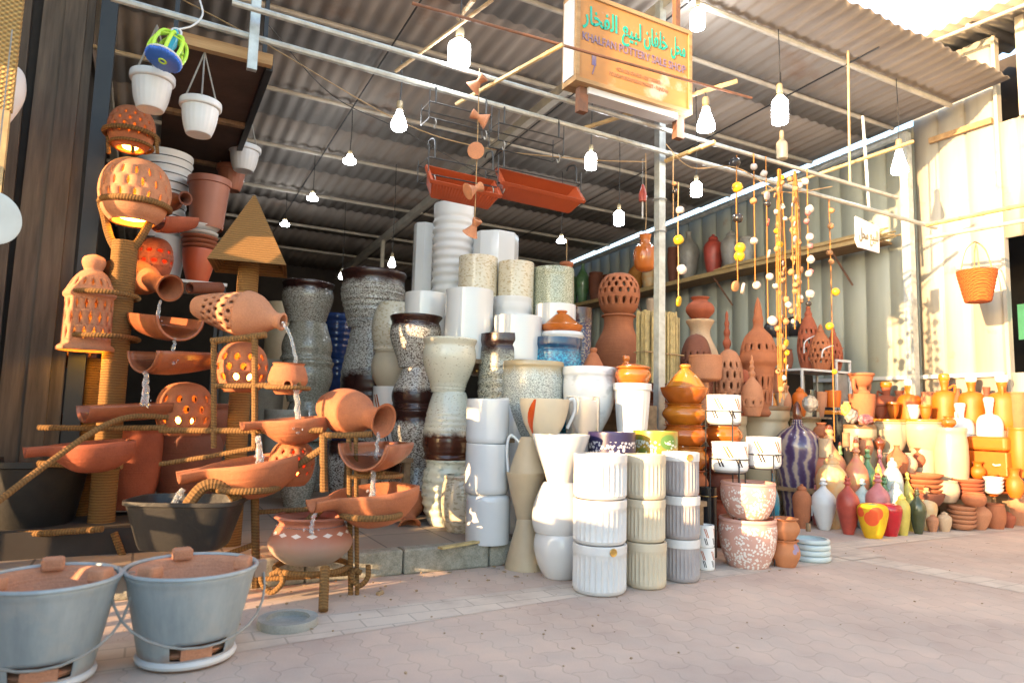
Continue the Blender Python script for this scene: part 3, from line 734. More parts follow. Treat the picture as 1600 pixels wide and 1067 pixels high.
for i in range(nx): Fc.append((i, i + 1, nx + 2 + i, nx + 1 + i))
o = mesh_obj('lean_to_roof', V, Fc, 'wall_sheet_pale', smooth=50); o.modifiers.new('thick', 'SOLIDIFY').thickness = .01; in_pale(o)
in_pale(MB().tube([(XW - .38, 4.42, 4.93), (XW - .38, 1.8, 4.93 - .16)], .02).tube([(XW - .4, 3.62, 4.90), (XW + .1, 3.62, 4.95)], .02).build('eaves_rail', 'tile_roof_edge'))
in_pale(MB().box((XW - .05, 3.62, 3.96), (XW - .01, 4.25, 4.02)).build('flashing', 'edge_wood', smooth=0))
p = tag(empty('steel_post', (7.22, 4.42, 0)), 'tall white steel post with worn paint standing at the corner of the metal wall', 'post')
MB().box((-.045, -.045, 0), (.045, .045, 4.1)).build('shaft', 'steel_pipe', p, smooth=0)
MB().box((-.08, -.08, 0), (.08, .08, .012)).build('base_plate', 'rusty_steel', p, smooth=0)
MB().box((.05, .03, .6), (.075, .06, 3.7)).build('green_strip', 'green_cloth', p, smooth=0)

# ---- back and side of the shop, plank wall, posts on the near side
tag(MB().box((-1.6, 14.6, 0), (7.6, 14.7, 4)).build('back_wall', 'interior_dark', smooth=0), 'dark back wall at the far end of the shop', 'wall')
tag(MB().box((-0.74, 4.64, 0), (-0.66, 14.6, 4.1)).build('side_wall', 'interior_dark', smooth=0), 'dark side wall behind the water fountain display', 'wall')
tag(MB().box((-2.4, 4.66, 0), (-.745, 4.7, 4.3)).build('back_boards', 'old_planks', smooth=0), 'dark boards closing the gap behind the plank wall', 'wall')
pw = tag(empty('plank_wall', (-.6, 4.6, 0)), 'tall weathered grey brown plank wall at the edge of the shop', 'wall')
xs = [-1.72, -1.46, -1.20, -.96, -.715, -.59, -.48, -.405]
for i in range(len(xs) - 1):
    o = MB().box((xs[i] + .004 + .6, -.012 * (i % 3), 0), (xs[i + 1] - .002 + .6, .03, 4.3 - .11 * (i % 3))).build('plank', 'old_planks', pw, smooth=0)
    o.rotation_euler = (0, rad((-.4, .5, .2)[i % 3]), 0)
p = tag(empty('black_post', (-.345, 4.6, 0)), 'black painted steel post beside the plank wall', 'post')
MB().box((-.055, -.04, 0), (.03, .04, 4.25)).build('shaft', 'steel_dark', p, smooth=0)
MB().box((-.09, -.07, 0), (.09, .07, .012)).build('base_plate', 'rusty_steel', p, smooth=0)
p = tag(empty('steel_post', (3.36, 3.97, 0)), 'white steel pole carrying the shop sign, among the tagines', 'post')
MB().box((-.03, -.03, 0), (.03, .03, 4.15)).build('shaft', 'steel_pipe', p, smooth=0)
MB().box((-.07, -.07, 0), (.07, .07, .012)).build('base_plate', 'rusty_steel', p, smooth=0)
MB().tube(circ((0, 0, 2.55), .05, 12), .006, 6, True).tube(circ((0, 0, 2.30), .048, 12), .005, 6, True).build('wire_tie', 'wire_grey', p)

# blockers added out of frame to shade the stall and let sun patches through
ns = tag(empty('added_sun_screen', (-1.35, 2.9, 0)), 'slat screen added out of view to shade the fountain and jars', 'screen')
for y, w, z0, z1 in ((-1.40, .218, 0, 1.02), (-1.18, .198, 0, 1.06), (-.98, .198, 0, .98), (-.78, .198, 0, .96), (-.58, .23, 0, .92), (-.325, .19, 0, .90), (-.16, .10, 0, .80), (.06, .05, 0, .85), (.20, .06, 0, .70), (.36, .05, .0, 2.2), (.48, .10, 0, 1.15), (.66, .10, 0, 2.49), (.80, .16, 0, 1.25), (1.02, .07, 0, 2.49), (1.16, .08, 0, 1.6)):
    MB().box((-.02, y, z0), (.02, y + w, z1)).build('slat', 'old_planks', ns, smooth=0)
MB().box((-.10, -.45, 1.0), (-.03, -.05, 4.7)).box((-.10, -.05, 1.5), (-.03, .42, 4.7)).box((-.10, .421, 2.5), (-.03, 1.7, 4.7)).box((-.10, 1.25, 0), (-.03, 1.7, 2.499)).build('shade_boards', 'bag_grey', ns, smooth=0)  # unseen panels, added to keep sun off the wall and jars
MB().box((.022, -1.4, .60), (.05, .85, .66)).box((.022, .0, 1.95), (.05, .85, 2.03)).build('crossbar', 'old_planks', ns, smooth=0)
fb = tag(empty('added_sun_block', (-1.8, .7, 0)), 'pile of boards added out of view to shade the paving', 'timber')  # unseen boards, added only to cast shade on the paving
for i in range(9):
    MB().box((-.5, -2.6, .19 * i), (.45, .75, .19 * i + .178)).build('board', 'old_planks', fb, smooth=0)

# ---- loft over the fountain
lf = tag(empty('loft_shelf', (.1, 3.95, 2.85)), 'dark overhead plank shelf with a pale wooden edge above the hanging white pots', 'shelf')
MB().box((-.14, .03, 0), (.37, 3.6, .03)).build('boards', 'loft_board', lf, smooth=0)
MB().box((-.14, -.02, -.02), (.40, .025, .045)).build('front_edge', 'edge_wood', lf, smooth=0)
MB().box((.372, .03, -.03), (.41, 3.6, .05)).build('side_rail', 'steel_dark', lf, smooth=0)
for y in (.95, 1.9): MB().box((-.14, y, -.03), (.37, y + .05, -.002)).build('batten', 'shelf_wood', lf, smooth=0)
for x, y in ((.385, .25), (.385, 3.3), (-.1, .25)): MB().box((x - .012, y, .05), (x + .012, y + .03, 1.40)).build('hanger', 'steel_dark', lf, smooth=0)

# ---- pipes and sticks under the roof edge
def rod(name, a, b, r, mat, label, cat, g=None, n=8, bend=0.0, joints=0):
    a, b = Vector(a), Vector(b); pts = [a + (b - a) * t + Vector((0, 0, -bend * 4 * t * (1 - t))) for t in [i / 8 for i in range(9)]]
    mb = MB().tube(pts, r, n)
    for j in range(joints):
        c = a + (b - a) * ((j + .5) / joints); dd = (b - a).normalized() * .008; mb.tube([c - dd, c + dd], r * 1.16, n)
    return tag(mb.build(name, mat), label, cat, g)
rod('steel_pipe', (.25, 3.7, 3.005), (5.9, 3.7, 2.94), .017, 'steel_pipe', 'upper of the two long white pipes slung under the roof edge', 'pipe')
rod('steel_pipe', (-.3, 3.85, 2.935), (6.75, 3.85, 2.825), .019, 'steel_pipe', 'lower of the two long white pipes, the one the wire racks hang on', 'pipe')
rod('rusty_rod', (1.1, 3.3, 3.055), (3.62, 3.3, 3.155), .009, 'rusty_steel', 'thin rusty rod crossing in front of the shop sign', 'rod')
tag(MB().box((.355, 3.80, 2.72), (.405, 3.835, 3.9)).build('hanging_bar', 'steel_pipe'), 'white vertical bar hanging from the pipes beside the loft shelf', 'bar')
rod('bamboo_stick', at(713, 163, 4.35), at(880, 70, 3.75), .013, 'bamboo', 'bamboo stick tied between the rusty rod and the pipes beside the sign', 'bamboo stick', joints=4)
rod('bamboo_stick', at(905, 203, 4.95), at(1152, 127, 4.55), .016, 'bamboo', 'long bamboo stick tied under the bottom edge of the sign', 'bamboo stick', joints=5)
rod('bamboo_stick', at(1040, 252, 5.05), at(1117, 222, 4.7), .017, 'bamboo', 'short bamboo stub beside the sign pole', 'bamboo stick', joints=2)
rod('bamboo_stick', at(1190, 303, 6.3), at(1428, 221, 5.6), .016, 'bamboo', 'orange bamboo stick behind the hanging clay charms', 'bamboo stick', joints=5)
rod('bamboo_stick', at(740, 0, 3.6), at(716, 30, 4.3), .014, 'stick_wood', 'short stick poking out by the big bulb at the top', 'stick')
rod('wooden_stick', at(618, 112, 4.15), at(770, 0, 3.7), .011, 'stick_wood', 'reddish wooden stick laid across the white pipes near the round bulb', 'stick')
rod('bamboo_stick', at(1448, 352, 6.25), at(1640, 312, 5.3), .018, 'bamboo', 'bamboo pole reaching from the corner post past the orange basket', 'bamboo stick', joints=5)
rod('steel_pipe', at(1448, 372, 6.4), at(1640, 338, 5.5), .02, 'purlin_steel', 'grey pipe just under the bamboo pole by the orange basket', 'pipe')
rod('steel_strut', at(1325, 80, 5.75), at(1328, 288, 5.75), .010, 'bamboo', 'thin drop rod from the roof edge to the pipe, beside the small sign', 'rod')
rod('steel_strut', at(1348, 182, 6.3), at(1358, 330, 6.3), .014, 'steel_pipe', 'white drop tube holding the small white sign', 'rod')
wp = spl([at(285, 0, 3.9), at(420, 72, 4.0), at(625, 190, 4.15), at(760, 232, 4.4), at(923, 250, 4.8), at(1010, 253, 5.0)])
tag(MB().tube(wp, .0035, 5).build('electric_cable', 'cord_tan'), 'thin tan cable sagging across the shop front past the bulbs', 'cable')

for pts, lb in (([(420, 40, 4.6), (520, 150, 5.2), (640, 210, 5.6), (800, 300, 6.6), (880, 330, 7.4)], 'loose dark wire drooping below the roof behind the terracotta troughs'), ([(1040, 225, 4.9), (1080, 262, 5.0), (1150, 262, 5.1), (1222, 300, 5.2), (1300, 292, 5.4)], 'loose tan wire looping above the clay charms')):
    tag(MB().tube(spl([at(*q) for q in pts]), .004, 5).build('electric_cable', 'wire_black' if 'dark' in lb else 'cord_tan'), lb, 'cable')
# ---- the shop sign
sg = tag(empty('shop_sign', (2.235, 3.50, 3.0)), 'orange light box shop sign with green Arabic and purple English lettering', 'sign')
MB().box((.06, 0, .05), (1.03, .14, .66)).build('face_panel', 'sign_face', sg, smooth=0)
m = MB(); m.box((.03, -.012, .02), (1.06, .152, .05)).box((.03, -.012, .66), (1.06, .152, .69)).box((.03, -.012, .05), (.06, .152, .66)).box((1.03, -.012, .05), (1.06, .152, .66))
m.build('frame', 'edge_wood', sg, smooth=0)
MB().box((.022, .01, .06), (.029, .13, .65)).build('side_panel', 'white_plastic', sg, smooth=0)
MB().box((.16, .02, -.03), (.95, .13, .018)).build('tube_lamp', 'white_plastic', sg, smooth=0)
for x in (.10, .96): MB().box((x, .04, -.16), (x + .07, .09, .018)).build('bracket', 'rusty_steel', sg, smooth=0); MB().box((x + .02, .07, .692), (x + .06, .11, 1.2)).build('bracket', 'rusty_steel', sg, smooth=0)
def words(body, x, z, size, mat, parent, y=-.004, off=0.0, sx=1.0, name='lettering', align='LEFT', space=1.0):
    c = bpy.data.curves.new(name, 'FONT'); c.body = body; c.size = size; c.offset = off; c.extrude = .0012; c.align_x = align; c.space_character = space
    t = bpy.data.objects.new('tmp', c); COL.objects.link(t); bpy.context.view_layer.update()
    me = bpy.data.meshes.new_from_object(t.evaluated_get(bpy.context.evaluated_depsgraph_get())); bpy.data.objects.remove(t)
    me.materials.clear(); me.materials.append(MATS[mat])
    o = bpy.data.objects.new(name, me); COL.objects.link(o); o.parent = parent; o.location = (x, y, z); o.rotation_euler = (PI / 2, 0, 0); o.scale = (sx, 1, 1)
    return o
def fit(o, width):
    xs = [v.co.x for v in o.data.vertices]; w = max(xs) - min(xs); o.scale.x = width / w; o.location.x -= min(xs) * o.scale.x
for txt, x, w in (('\ufead\ufe8e\ufea8\ufed4\ufedf\ufe8d', .085, .29), ('\ufeca\ufef4\ufe92\ufedf', .415, .17), ('\ufee5\ufe8e\ufed4\ufee0\ufea7', .61, .22), ('\ufede\ufea4\ufee3', .86, .14)):
    fit(words(txt, x, .465, .185, 'sign_green', sg, off=.0032), w)
fit(words('KHALFAN POTTERY SALE SHOP', .085, .335, .085, 'sign_purple', sg, off=.0009), .915)
fit(words('MOB: 055 4741967 / 055 7888889', .37, .185, .042, 'sign_fade', sg), .39)
fit(words('P.O.BOX: MASAFI FRIDAY MARKET - FUJAIRAH', .31, .135, .042, 'sign_fade', sg), .52)
MB().box((.165, -.004, .17), (.20, -.001, .24)).tube([(.19, -.003, .17), (.17, -.003, .10)], .004).build('mark', 'sign_purple', sg, smooth=0)
sg.scale = (.95, 1, .92)
# small white sign by the right shelf
s2 = tag(empty('small_sign', at(1357, 392, 5.95)), 'small white board with worn dark Arabic writing hanging below the pipe', 'sign')
V = [(-.17, 0, .07), (-.13, 0, .015), (.155, 0, 0), (.165, 0, .24), (-.16, 0, .29)]
o = mesh_obj('board', V + [(x, .014, z) for x, y, z in V], [(0, 1, 2, 3, 4), (9, 8, 7, 6, 5)] + [(i, i + 5, (i + 1) % 5 + 5, (i + 1) % 5) for i in range(5)], 'paper_white', s2, smooth=0)
fit(words('\ufede\ufea4\ufee3 \ufeca\ufef4\ufe92\ufee0\ufedf', -.13, .10, .13, 'socket_brown', s2, off=.002), .27)

# ---- wall shelf on the right, and the tables, benches and steps that carry the stock
ws = tag(empty('wall_shelf', (7.2, 8, 2.95)), 'long wooden shelf on brackets high along the metal wall', 'shelf')
MB().box((-.27, -3.3, -.03), (.17, 5.5, .0)).build('board', 'shelf_wood', ws, smooth=0)
MB().box((-.29, -3.3, -.05), (-.272, 5.5, .01)).build('front_edge', 'bamboo', ws, smooth=0)
for y in (-2.8, -.9, 1.0, 3.0, 5.0): MB().tube([(.16, y, -.42), (-.22, y, -.045)], .012, 6).build('bracket', 'rusty_steel', ws)
def table(label, x0, x1, y0, y1, z, cat='table', name='display_table', ix=.04, iy=.04, mat='shelf_wood', th=.03):
    t = tag(empty(name, ((x0 + x1) / 2, (y0 + y1) / 2, 0)), label, cat); hx, hy = (x1 - x0) / 2, (y1 - y0) / 2
    m = MB(); n = max(2, round(hy * 2 / .16))
    for i in range(n): m.box((-hx, -hy + 2 * hy * i / n, z - th), (hx, -hy + 2 * hy * (i + 1) / n - .004, z))
    m.build('tabletop', mat, t, smooth=0)
    for sx in (-1, 1):
        for sy in (-1, 1): MB().box((sx * (hx - ix) - .025, sy * (hy - iy) - .025, 0), (sx * (hx - ix) + .025, sy * (hy - iy) + .025, z - th)).build('leg', mat, t, smooth=0)
    return t

# ================================================================ things that hang
def bulb(u, v0, v1, w, d, kind, label, ctop=None, g='lit bulbs hanging under the roof', lit=True):
    r = px(u, w, d) / 2; pb = at(u, v1, d); h = at(u, v0, d).z - pb.z
    t = tag(empty('light_bulb', pb), label, 'light bulb', g)
    o = lathe('bulb', kind, 'bulb_lit' if lit else 'stoneware_cream', r, h, parent=t, nu=20, rot=(PI, 0, 0), loc=(0, 0, h))
    lathe('socket', [(1, 0), (1, .1), (.8, .3), (.95, .35), (.9, .9), (.5, 1), (0, 1)], 'socket_brown', max(r * .42, .012), max(h * .45, .03), parent=t, loc=(0, 0, h * .97), nu=14)
    zt = (at(u, ctop, d).z if ctop is not None else zr(pb.y) - .03) - pb.z
    if zt > h * 1.4:
        c = MB().tube(spl([(0, 0, h * 1.38), (.006, 0, h * .6 + zt * .5), (0, .004, zt)], 4), .0045, 6); c.build('cord', 'wire_black', t)
    return t
bulb(717, 62, 103, 36, 3.95, 'bulbT', 'big glowing bulb near the top edge beside the short stick')
bulb(1090, 14, 46, 24, 5.2, 'bulbT', 'glowing bulb above the far end of the shop sign')
bulb(1103, 168, 205, 30, 4.6, 'bulbR', 'glowing wide bulb tied to the bamboo under the sign', ctop=145)
bulb(1219, 150, 194, 27, 5.6, 'bulbT', 'glowing bulb on a long cord above the clay charm strings')
bulb(1406, 234, 272, 28, 6.4, 'bulbR', 'glowing bulb beside the corner post above the small white sign')
bulb(623, 172, 205, 26, 4.25, 'bulbA', 'round glowing bulb tied to the lower white pipe', ctop=95)
bulb(546, 242, 257, 20, 7.0, 'bulbF', 'flat glowing bulb on the cord nearest the round bulb, deep under the roof')
bulb(488, 303, 314, 17, 8.25, 'bulbF', 'flat glowing bulb above the pyramid of rope, second deepest of its row')
bulb(445, 345, 354, 14, 9.6, 'bulbF', 'small flat glowing bulb just above the rope pyramid tip')
bulb(923, 238, 265, 18, 6.0, 'bulbT', 'glowing bulb behind the terracotta trough that is near the sign')
bulb(1088, 284, 307, 18, 6.6, 'bulbT', 'glowing bulb just past the sign pole')
bulb(967, 329, 352, 16, 7.6, 'bulbT', 'glowing bulb over the pierced clay ball on the big jar')
bulb(877, 370, 380, 14, 8.8, 'bulbF', 'small flat bulb over the speckled green pot')
bulb(612, 402, 418, 11, 8.6, 'bulbA', 'small bulb beside the tall narrow white vase')
bulb(534, 424, 436, 10, 10.0, 'bulbA', 'tiny bulb between the two tall brown rimmed stacks')
bulb(1222, 218, 250, 19, 6.3, 'bulbT', 'unlit cream bulb on the cord among the clay charms', g=None, lit=False)

# terracotta troughs and wire racks on the lower pipe
def trough(label, ua, va, ub, vb, y=3.98, wd=.17, h=.135):
    a, b = onY(ua, va, y), onY(ub, vb, y); L = (b - a).length; z = min(a.z, b.z)
    t = tag(empty('plant_trough', ((a.x + b.x) / 2, y, z - h)), label, 'plant trough', 'terracotta troughs hanging in wire racks')
    hx, hy = L / 2, wd / 2; V, Fc = [], []
    N = 44
    def ringp(f, zz, ribs):
        pts = []
        for k in range(N): pts.append((-hx * f + 2 * hx * f * k / N, -hy * f - (0.004 * (k % 2) if ribs else 0)))
        for k in range(12): pts.append((hx * f + (0.004 * (k % 2) if ribs else 0), -hy * f + 2 * hy * f * k / 12))
        for k in range(N): pts.append((hx * f - 2 * hx * f * k / N, hy * f + (0.004 * (k % 2) if ribs else 0)))
        for k in range(12): pts.append((-hx * f - (0.004 * (k % 2) if ribs else 0), hy * f - 2 * hy * f * k / 12))
        return [(x, yy, zz) for x, yy in pts]
    rings = [ringp(.80, 0, 0), ringp(.82, .01, 1), ringp(.93, h * .80, 1), ringp(.93, h * .81, 0), ringp(1, h * .82, 0), ringp(1, h, 0), ringp(.93, h, 0), ringp(.91, h * .9, 0), ringp(.76, .02, 0)]
    n = len(rings[0])
    for rg in rings: V += rg
    for i in range(len(rings) - 1):
        for k in range(n): Fc.append((i * n + k, i * n + (k + 1) % n, (i + 1) * n + (k + 1) % n, (i + 1) * n + k))
    Fc.append(tuple(reversed(range(n)))); Fc.append(tuple((len(rings) - 1) * n + k for k in range(n)))
    mesh_obj('trough', V, Fc, 'orange_plastic', t, smooth=40); t.rotation_euler = (rad(50), rad(1.5), 0)
    return t, a, b
t1, a1, b1 = trough('terracotta trough nearer the round bulb, behind the string of clay bells', 662, 243, 768, 288)
t2, a2, b2 = trough('terracotta trough nearer the shop sign, under the wire racks', 769, 258, 896, 297)
def rack(label, a, b, ztop, zbot, y, dep=.14):
    t = tag(empty('wire_rack', (a.x, y, zbot)), label, 'wire rack', 'black wire racks hooked on the pipe'); m = MB(); L = b.x - a.x; h = ztop - zbot
    for z in (0.0, h * .45): m.tube([(0, -dep / 2, z), (L, -dep / 2, z), (L, dep / 2, z), (0, dep / 2, z)], .0048, 6, True)
    for x in (0, L):
        m.tube([(x, -dep / 2, 0), (x, -dep / 2, h * .45), (x, -dep / 2, h * .8)], .0035, 6)
        m.tube([(x, dep / 2, 0), (x, dep / 2, h * .6)], .0035, 6)
    m.build('frame', 'wire_black', t)
    for x in (.04, L - .04):
        MB().tube(spl([(x, -dep / 2, h * .45), (x, -dep / 2 + .0, h * .80), (x, -dep / 2 + .02, h * 1.0), (x, 0, h * 1.08), (x, .03, h * .98)]), .006, 6).build('hook', 'wire_black', t)
        MB().tube(spl([(x, -dep / 2, .0), (x, -dep / 2 - .02, -.03), (x, -dep / 2, -.06), (x, -dep / 2 + .02, -.03)]), .004, 6).build('hook', 'wire_grey', t)
    return t
rack('wire rack cradling the trough nearer the round bulb', a1, b1, a1.z + .09, a1.z - .15, 3.98, .19)
rack('wire rack cradling the trough nearer the sign', a2, b2, a2.z + .09, a2.z - .15, 3.98, .19)
c1, c2 = onY(664, 190, 3.9), onY(760, 215, 3.9)
rack('empty wire rack hooked above the trough nearer the round bulb', c1, c2, 2.93, 2.70, 3.9)
c1, c2 = onY(772, 195, 3.9), onY(872, 240, 3.9)
rack('empty wire rack hooked above the trough nearer the sign', c1, c2, 2.92, 2.66, 3.9)
# clay bells on a string
top = at(741, 108, 3.95)
bs = tag(empty('clay_bell_string', at(741, 365, 3.95)), 'string of five small clay bells hanging before the terracotta troughs', 'bell string')
L = top.z - bs.location.z
MB().tube([(0, 0, .02), (.002, 0, L * .5), (0, 0, L)], .003, 5).build('string', 'cord_tan', bs)
for i, v in enumerate((128, 183, 238, 295, 353)):
    z = at(741, v, 3.95).z - bs.location.z
    o = lathe('bell', [(.95, 0), (1, .02), (.80, .15), (.42, .48), (.36, .6), (.52, .8), (.62, .95), (.5, 1)], 'terracotta_pale', .050, .105, parent=bs, wall=.006, nu=24)
    an = (.6, -1.9, 2.6, 1.6, .3)[i]; o.rotation_euler = ((.95, 1.15, 1.35, 1.1, .7)[i], 0, an); q = o.rotation_euler.to_matrix(); o.location = Vector((0, 0, z)) - q @ Vector((0, 0, .06))
# toy bird cage
bc = tag(empty('toy_bird_cage', at(254, 96, 3.2)), 'lime green toy bird cage with a blue scalloped base hanging on a hook', 'bird cage')
r = px(254, 62, 3.2) / 2; H = r * 2.1
def scal(th, z, a): return a * (1 + .035 * (1 if int(th / (2 * PI) * 72) % 2 else -1))
lathe('base', [(.9, 0), (1, .3), (1, .8), (.95, 1)], 'blue_plastic', r, .02, parent=bc, nu=72, mod=scal)
MB().tube(circ((0, 0, .022), r * .98, 36), .006, 6, True).build('scalloped_rim', 'white_plastic', bc)
for k in range(8):
    a = 2 * PI * k / 8; c, s = math.cos(a), math.sin(a)
    MB().tube(spl([(c * r * .92, s * r * .92, .02), (c * r, s * r, H * .45), (c * r * .75, s * r * .75, H * .82), (c * r * .12, s * r * .12, H)]), .009, 8).build('cage_bar', 'lime_plastic', bc)
MB().tube(circ((0, 0, H * .66), r * .90, 24), .004, 6, True).tube(circ((0, 0, 0), .016, 16), .005, 6, True).build('hoop', 'lime_plastic', bc)
MB().tube([Vector((.022 * math.cos(a), 0, H + .02 + .022 * math.sin(a))) for a in [2 * PI * k / 14 for k in range(14)]], .006, 6, True).tube(spl([(0, 0, H + .04), (.05, 0, H + .10), (.07, 0, H + .19), (.03, 0, H + .27)]), .005, 6).build('hanger', 'white_plastic', bc)
bird = MB().tube([(0, 0, .05), (0, .004, .08), (0, .008, .12), (0, .0, .15), (0, -.012, .175), (0, -.03, .178), (0, -.045, .174)], [.006, .02, .028, .022, .02, .012, .002], 10).tube([(0, .01, .09), (0, .04, .045), (0, .05, .02)], [.014, .012, .006], 8)
bird.build('bird', 'sky_plastic', bc)
bc.rotation_euler = (Matrix.Rotation(-.30, 3, rt0) @ Matrix.Rotation(.14, 3, fh)).to_euler()
# hanging pots
def hangpot(u, vb, vt, w, d, mat, label, cv, g='white plastic pots hanging under the loft'):
    p = spot(u, vb, vt, w, d); o = lathe('hanging_pot', 'hang', mat, p.r, p.h, nu=84, wall=.006, mod=lambda th, z, a: a * (1 + (.012 if .1 < z < .75 and int(th / (2 * PI) * 42) % 2 else 0)))
    o.location = p.loc; tag(o, label, 'hanging pot', g); q = at(u + 4, cv, d) - p.loc
    m = MB()
    for k in range(3):
        a = 2 * PI * k / 3 + .5; m.tube([(p.r * .97 * math.cos(a), p.r * .97 * math.sin(a), p.h * .97), (0, 0, q.z)], .005, 5)
    m.build('hanger', 'bag_grey', o); return o
hangpot(238, 158, 102, 76, 3.42, 'white_plastic', 'white plastic hanging pot just under the toy bird cage', 40)
hangpot(313, 199, 146, 70, 3.58, 'white_plastic', 'white plastic hanging pot with three long wires under the pale loft edge', 82)
hangpot(382, 259, 221, 54, 5.1, 'white_plastic', 'small white hanging pot over the smaller terracotta pot', 165)
hangpot(362, 291, 253, 50, 5.3, 'brown_plastic', 'small terracotta coloured plastic pot hanging under the smallest white pot', 170, None)
# orange straw basket on the wall
bp = spot(1527, 466, 418, 68, 6.25)
bk = lathe('straw_basket', [(.58, 0), (.66, .02), (.84, .5), (1, .97), (.98, 1)], 'basket_orange', bp.r, bp.h, nu=40, wall=.01, ridge=(8, .012, .02, .98)); bk.location = bp.loc
tag(bk, 'orange woven basket hanging on the sunlit cream wall', 'basket')
for s in (-1, 1):
    MB().tube(spl([(-bp.r * .7, s * bp.r * .5, bp.h * .95), (-bp.r * .45, s * bp.r * .3, bp.h * 1.7), (0, 0, bp.h * 2.0), (bp.r * .45, s * bp.r * .3, bp.h * 1.7), (bp.r * .7, s * bp.r * .5, bp.h * .95)]), .006, 6).build('handle', 'cord_tan', bk)
# strings of clay charms
def charms(u, v0, v1, beads, d, label, cords=1, cmat='cord_yellow', spread=0.0, g='strings of clay charms hanging from the pipe'):
    top = at(u, v0, d); bot = at(u, v1, d); L = top.z - bot.z
    t = tag(empty('charm_string', bot), label, 'charm string', g); m = MB()
    for c in range(cords):
        ox = spread * ((c + .5) / cords - .5) * 2; oy = spread * random.uniform(-.7, .7); l0 = random.uniform(0, .12) * L if cords > 1 else 0
        m.tube(spl([(ox * .3, oy * .3, L), (ox + random.uniform(-.006, .006), oy, L * .66), (ox, oy, L * .3), (ox * .8, oy, l0)], 4), .004, 5)
    m.build('cord', cmat, t)
    for b in beads:
        v, mat, w = b[:3]; kind = b[3] if len(b) > 3 else 'round'; ox = b[4] if len(b) > 4 else random.uniform(-spread, spread)
        z = at(u, v, d).z - bot.z; r = px(u, w, d) / 2
        if kind == 'round': o = lathe('charm', [(.3, 0), (.8, .12), (1, .45), (.8, .85), (.35, 1), (0, 1)], mat, r, r * 1.7, parent=t, nu=14, n=3)
        elif kind == 'pot': o = lathe('charm', 'potneck', mat, r, r * 1.9, parent=t, nu=14, n=3, wall=.003)
        else: o = lathe('charm', [(.9, 0), (1, .2), (1, .8), (.9, 1)], mat, r, r * .5, parent=t, nu=16, n=2)
        o.location = (ox, random.uniform(-.02, .01), z - r * .8); o.rotation_euler = (random.uniform(-1.3, 1.3), random.uniform(-.9, .9), random.uniform(0, 6)) if kind != 'disc' else (PI / 2 + .2, 0, .5 + random.uniform(-.4, .4))
    return t
D = 5.15
charms(1060, 285, 470, [(330, 'charm_white', 14), (375, 'charm_yellow', 17), (418, 'charm_white', 17), (464, 'charm_yellow', 17, 'disc', 0)], 4.75, 'string of yellow and white charms hanging close beside the sign pole', 1, 'cord_tan')
charms(1153, 243, 452, [(251, 'black_glaze', 20), (293, 'charm_yellow', 18), (341, 'black_glaze', 17), (385, 'charm_yellow', 18), (396, 'charm_yellow', 18), (441, 'charm_clay', 18, 'disc', -.03), (443, 'charm_white', 19, 'disc', .03)], D, 'charm string with big yellow balls and two pale discs at its end', 2, spread=.012)
charms(1180, 240, 446, [(261, 'charm_white', 12), (314, 'charm_clay', 12), (376, 'charm_white', 13), (441, 'charm_white', 14)], D, 'thin charm string of a few pale beads, second from the sign pole')
charms(1200, 245, 505, [(270, 'charm_white', 13), (301, 'charm_white', 15, 'disc', 0), (316, 'black_glaze', 12), (343, 'red_paint', 13, 'disc', 0), (391, 'charm_white', 15, 'disc', .01), (431, 'charm_white', 13), (500, 'charm_white', 17)], D, 'charm string with a small red ring, next to the thick bundle')
bd = [(275 + i * 9.5, random.choice(['charm_clay', 'charm_yellow', 'charm_clay', 'charm_white']), random.choice([9, 10, 12]), random.choice(['round', 'pot', 'disc'])) for i in range(36)]
charms(1223, 265, 632, bd, D, 'thickest and longest bundle of yellow cord and small clay charms', 8, spread=.05)
bd = [(280 + i * 7.6, random.choice(['charm_clay', 'charm_clay', 'charm_white']), random.choice([9, 10, 12]), random.choice(['round', 'pot', 'disc'])) for i in range(30)]
charms(1246, 268, 515, bd, D, 'second thick bundle of yellow cord and clay charms, shorter than the longest', 6, spread=.042)
charms(1266, 262, 480, [(282, 'charm_white', 13, 'pot', 0), (326, 'charm_white', 15, 'pot', .0), (367, 'charm_white', 14, 'pot', 0), (405, 'charm_white', 14, 'pot', .0), (428, 'charm_white', 12), (457, 'charm_white', 15, 'pot', 0), (330, 'pink_paint', 10), (345, 'pink_paint', 10), (385, 'pink_paint', 10), (425, 'pink_paint', 10), (472, 'black_glaze', 10)], D, 'charm string of little white and pink pots beside the thick bundles', 1, spread=.02)
charms(1304, 312, 690, [(330, 'charm_clay', 10), (352, 'charm_clay', 11), (395, 'charm_clay', 11), (408, 'charm_clay', 10), (455, 'charm_yellow', 14), (509, 'charm_yellow', 14), (580, 'charm_yellow', 9)], 5.4, 'long single charm cord reaching down to the white shelf frame', 1)
charms(1052, 240, 345, [(300, 'black_glaze', 10), (288, 'charm_clay', 8)], 4.8, 'short cord with one dark charm behind the sign pole', 1, 'cord_tan')
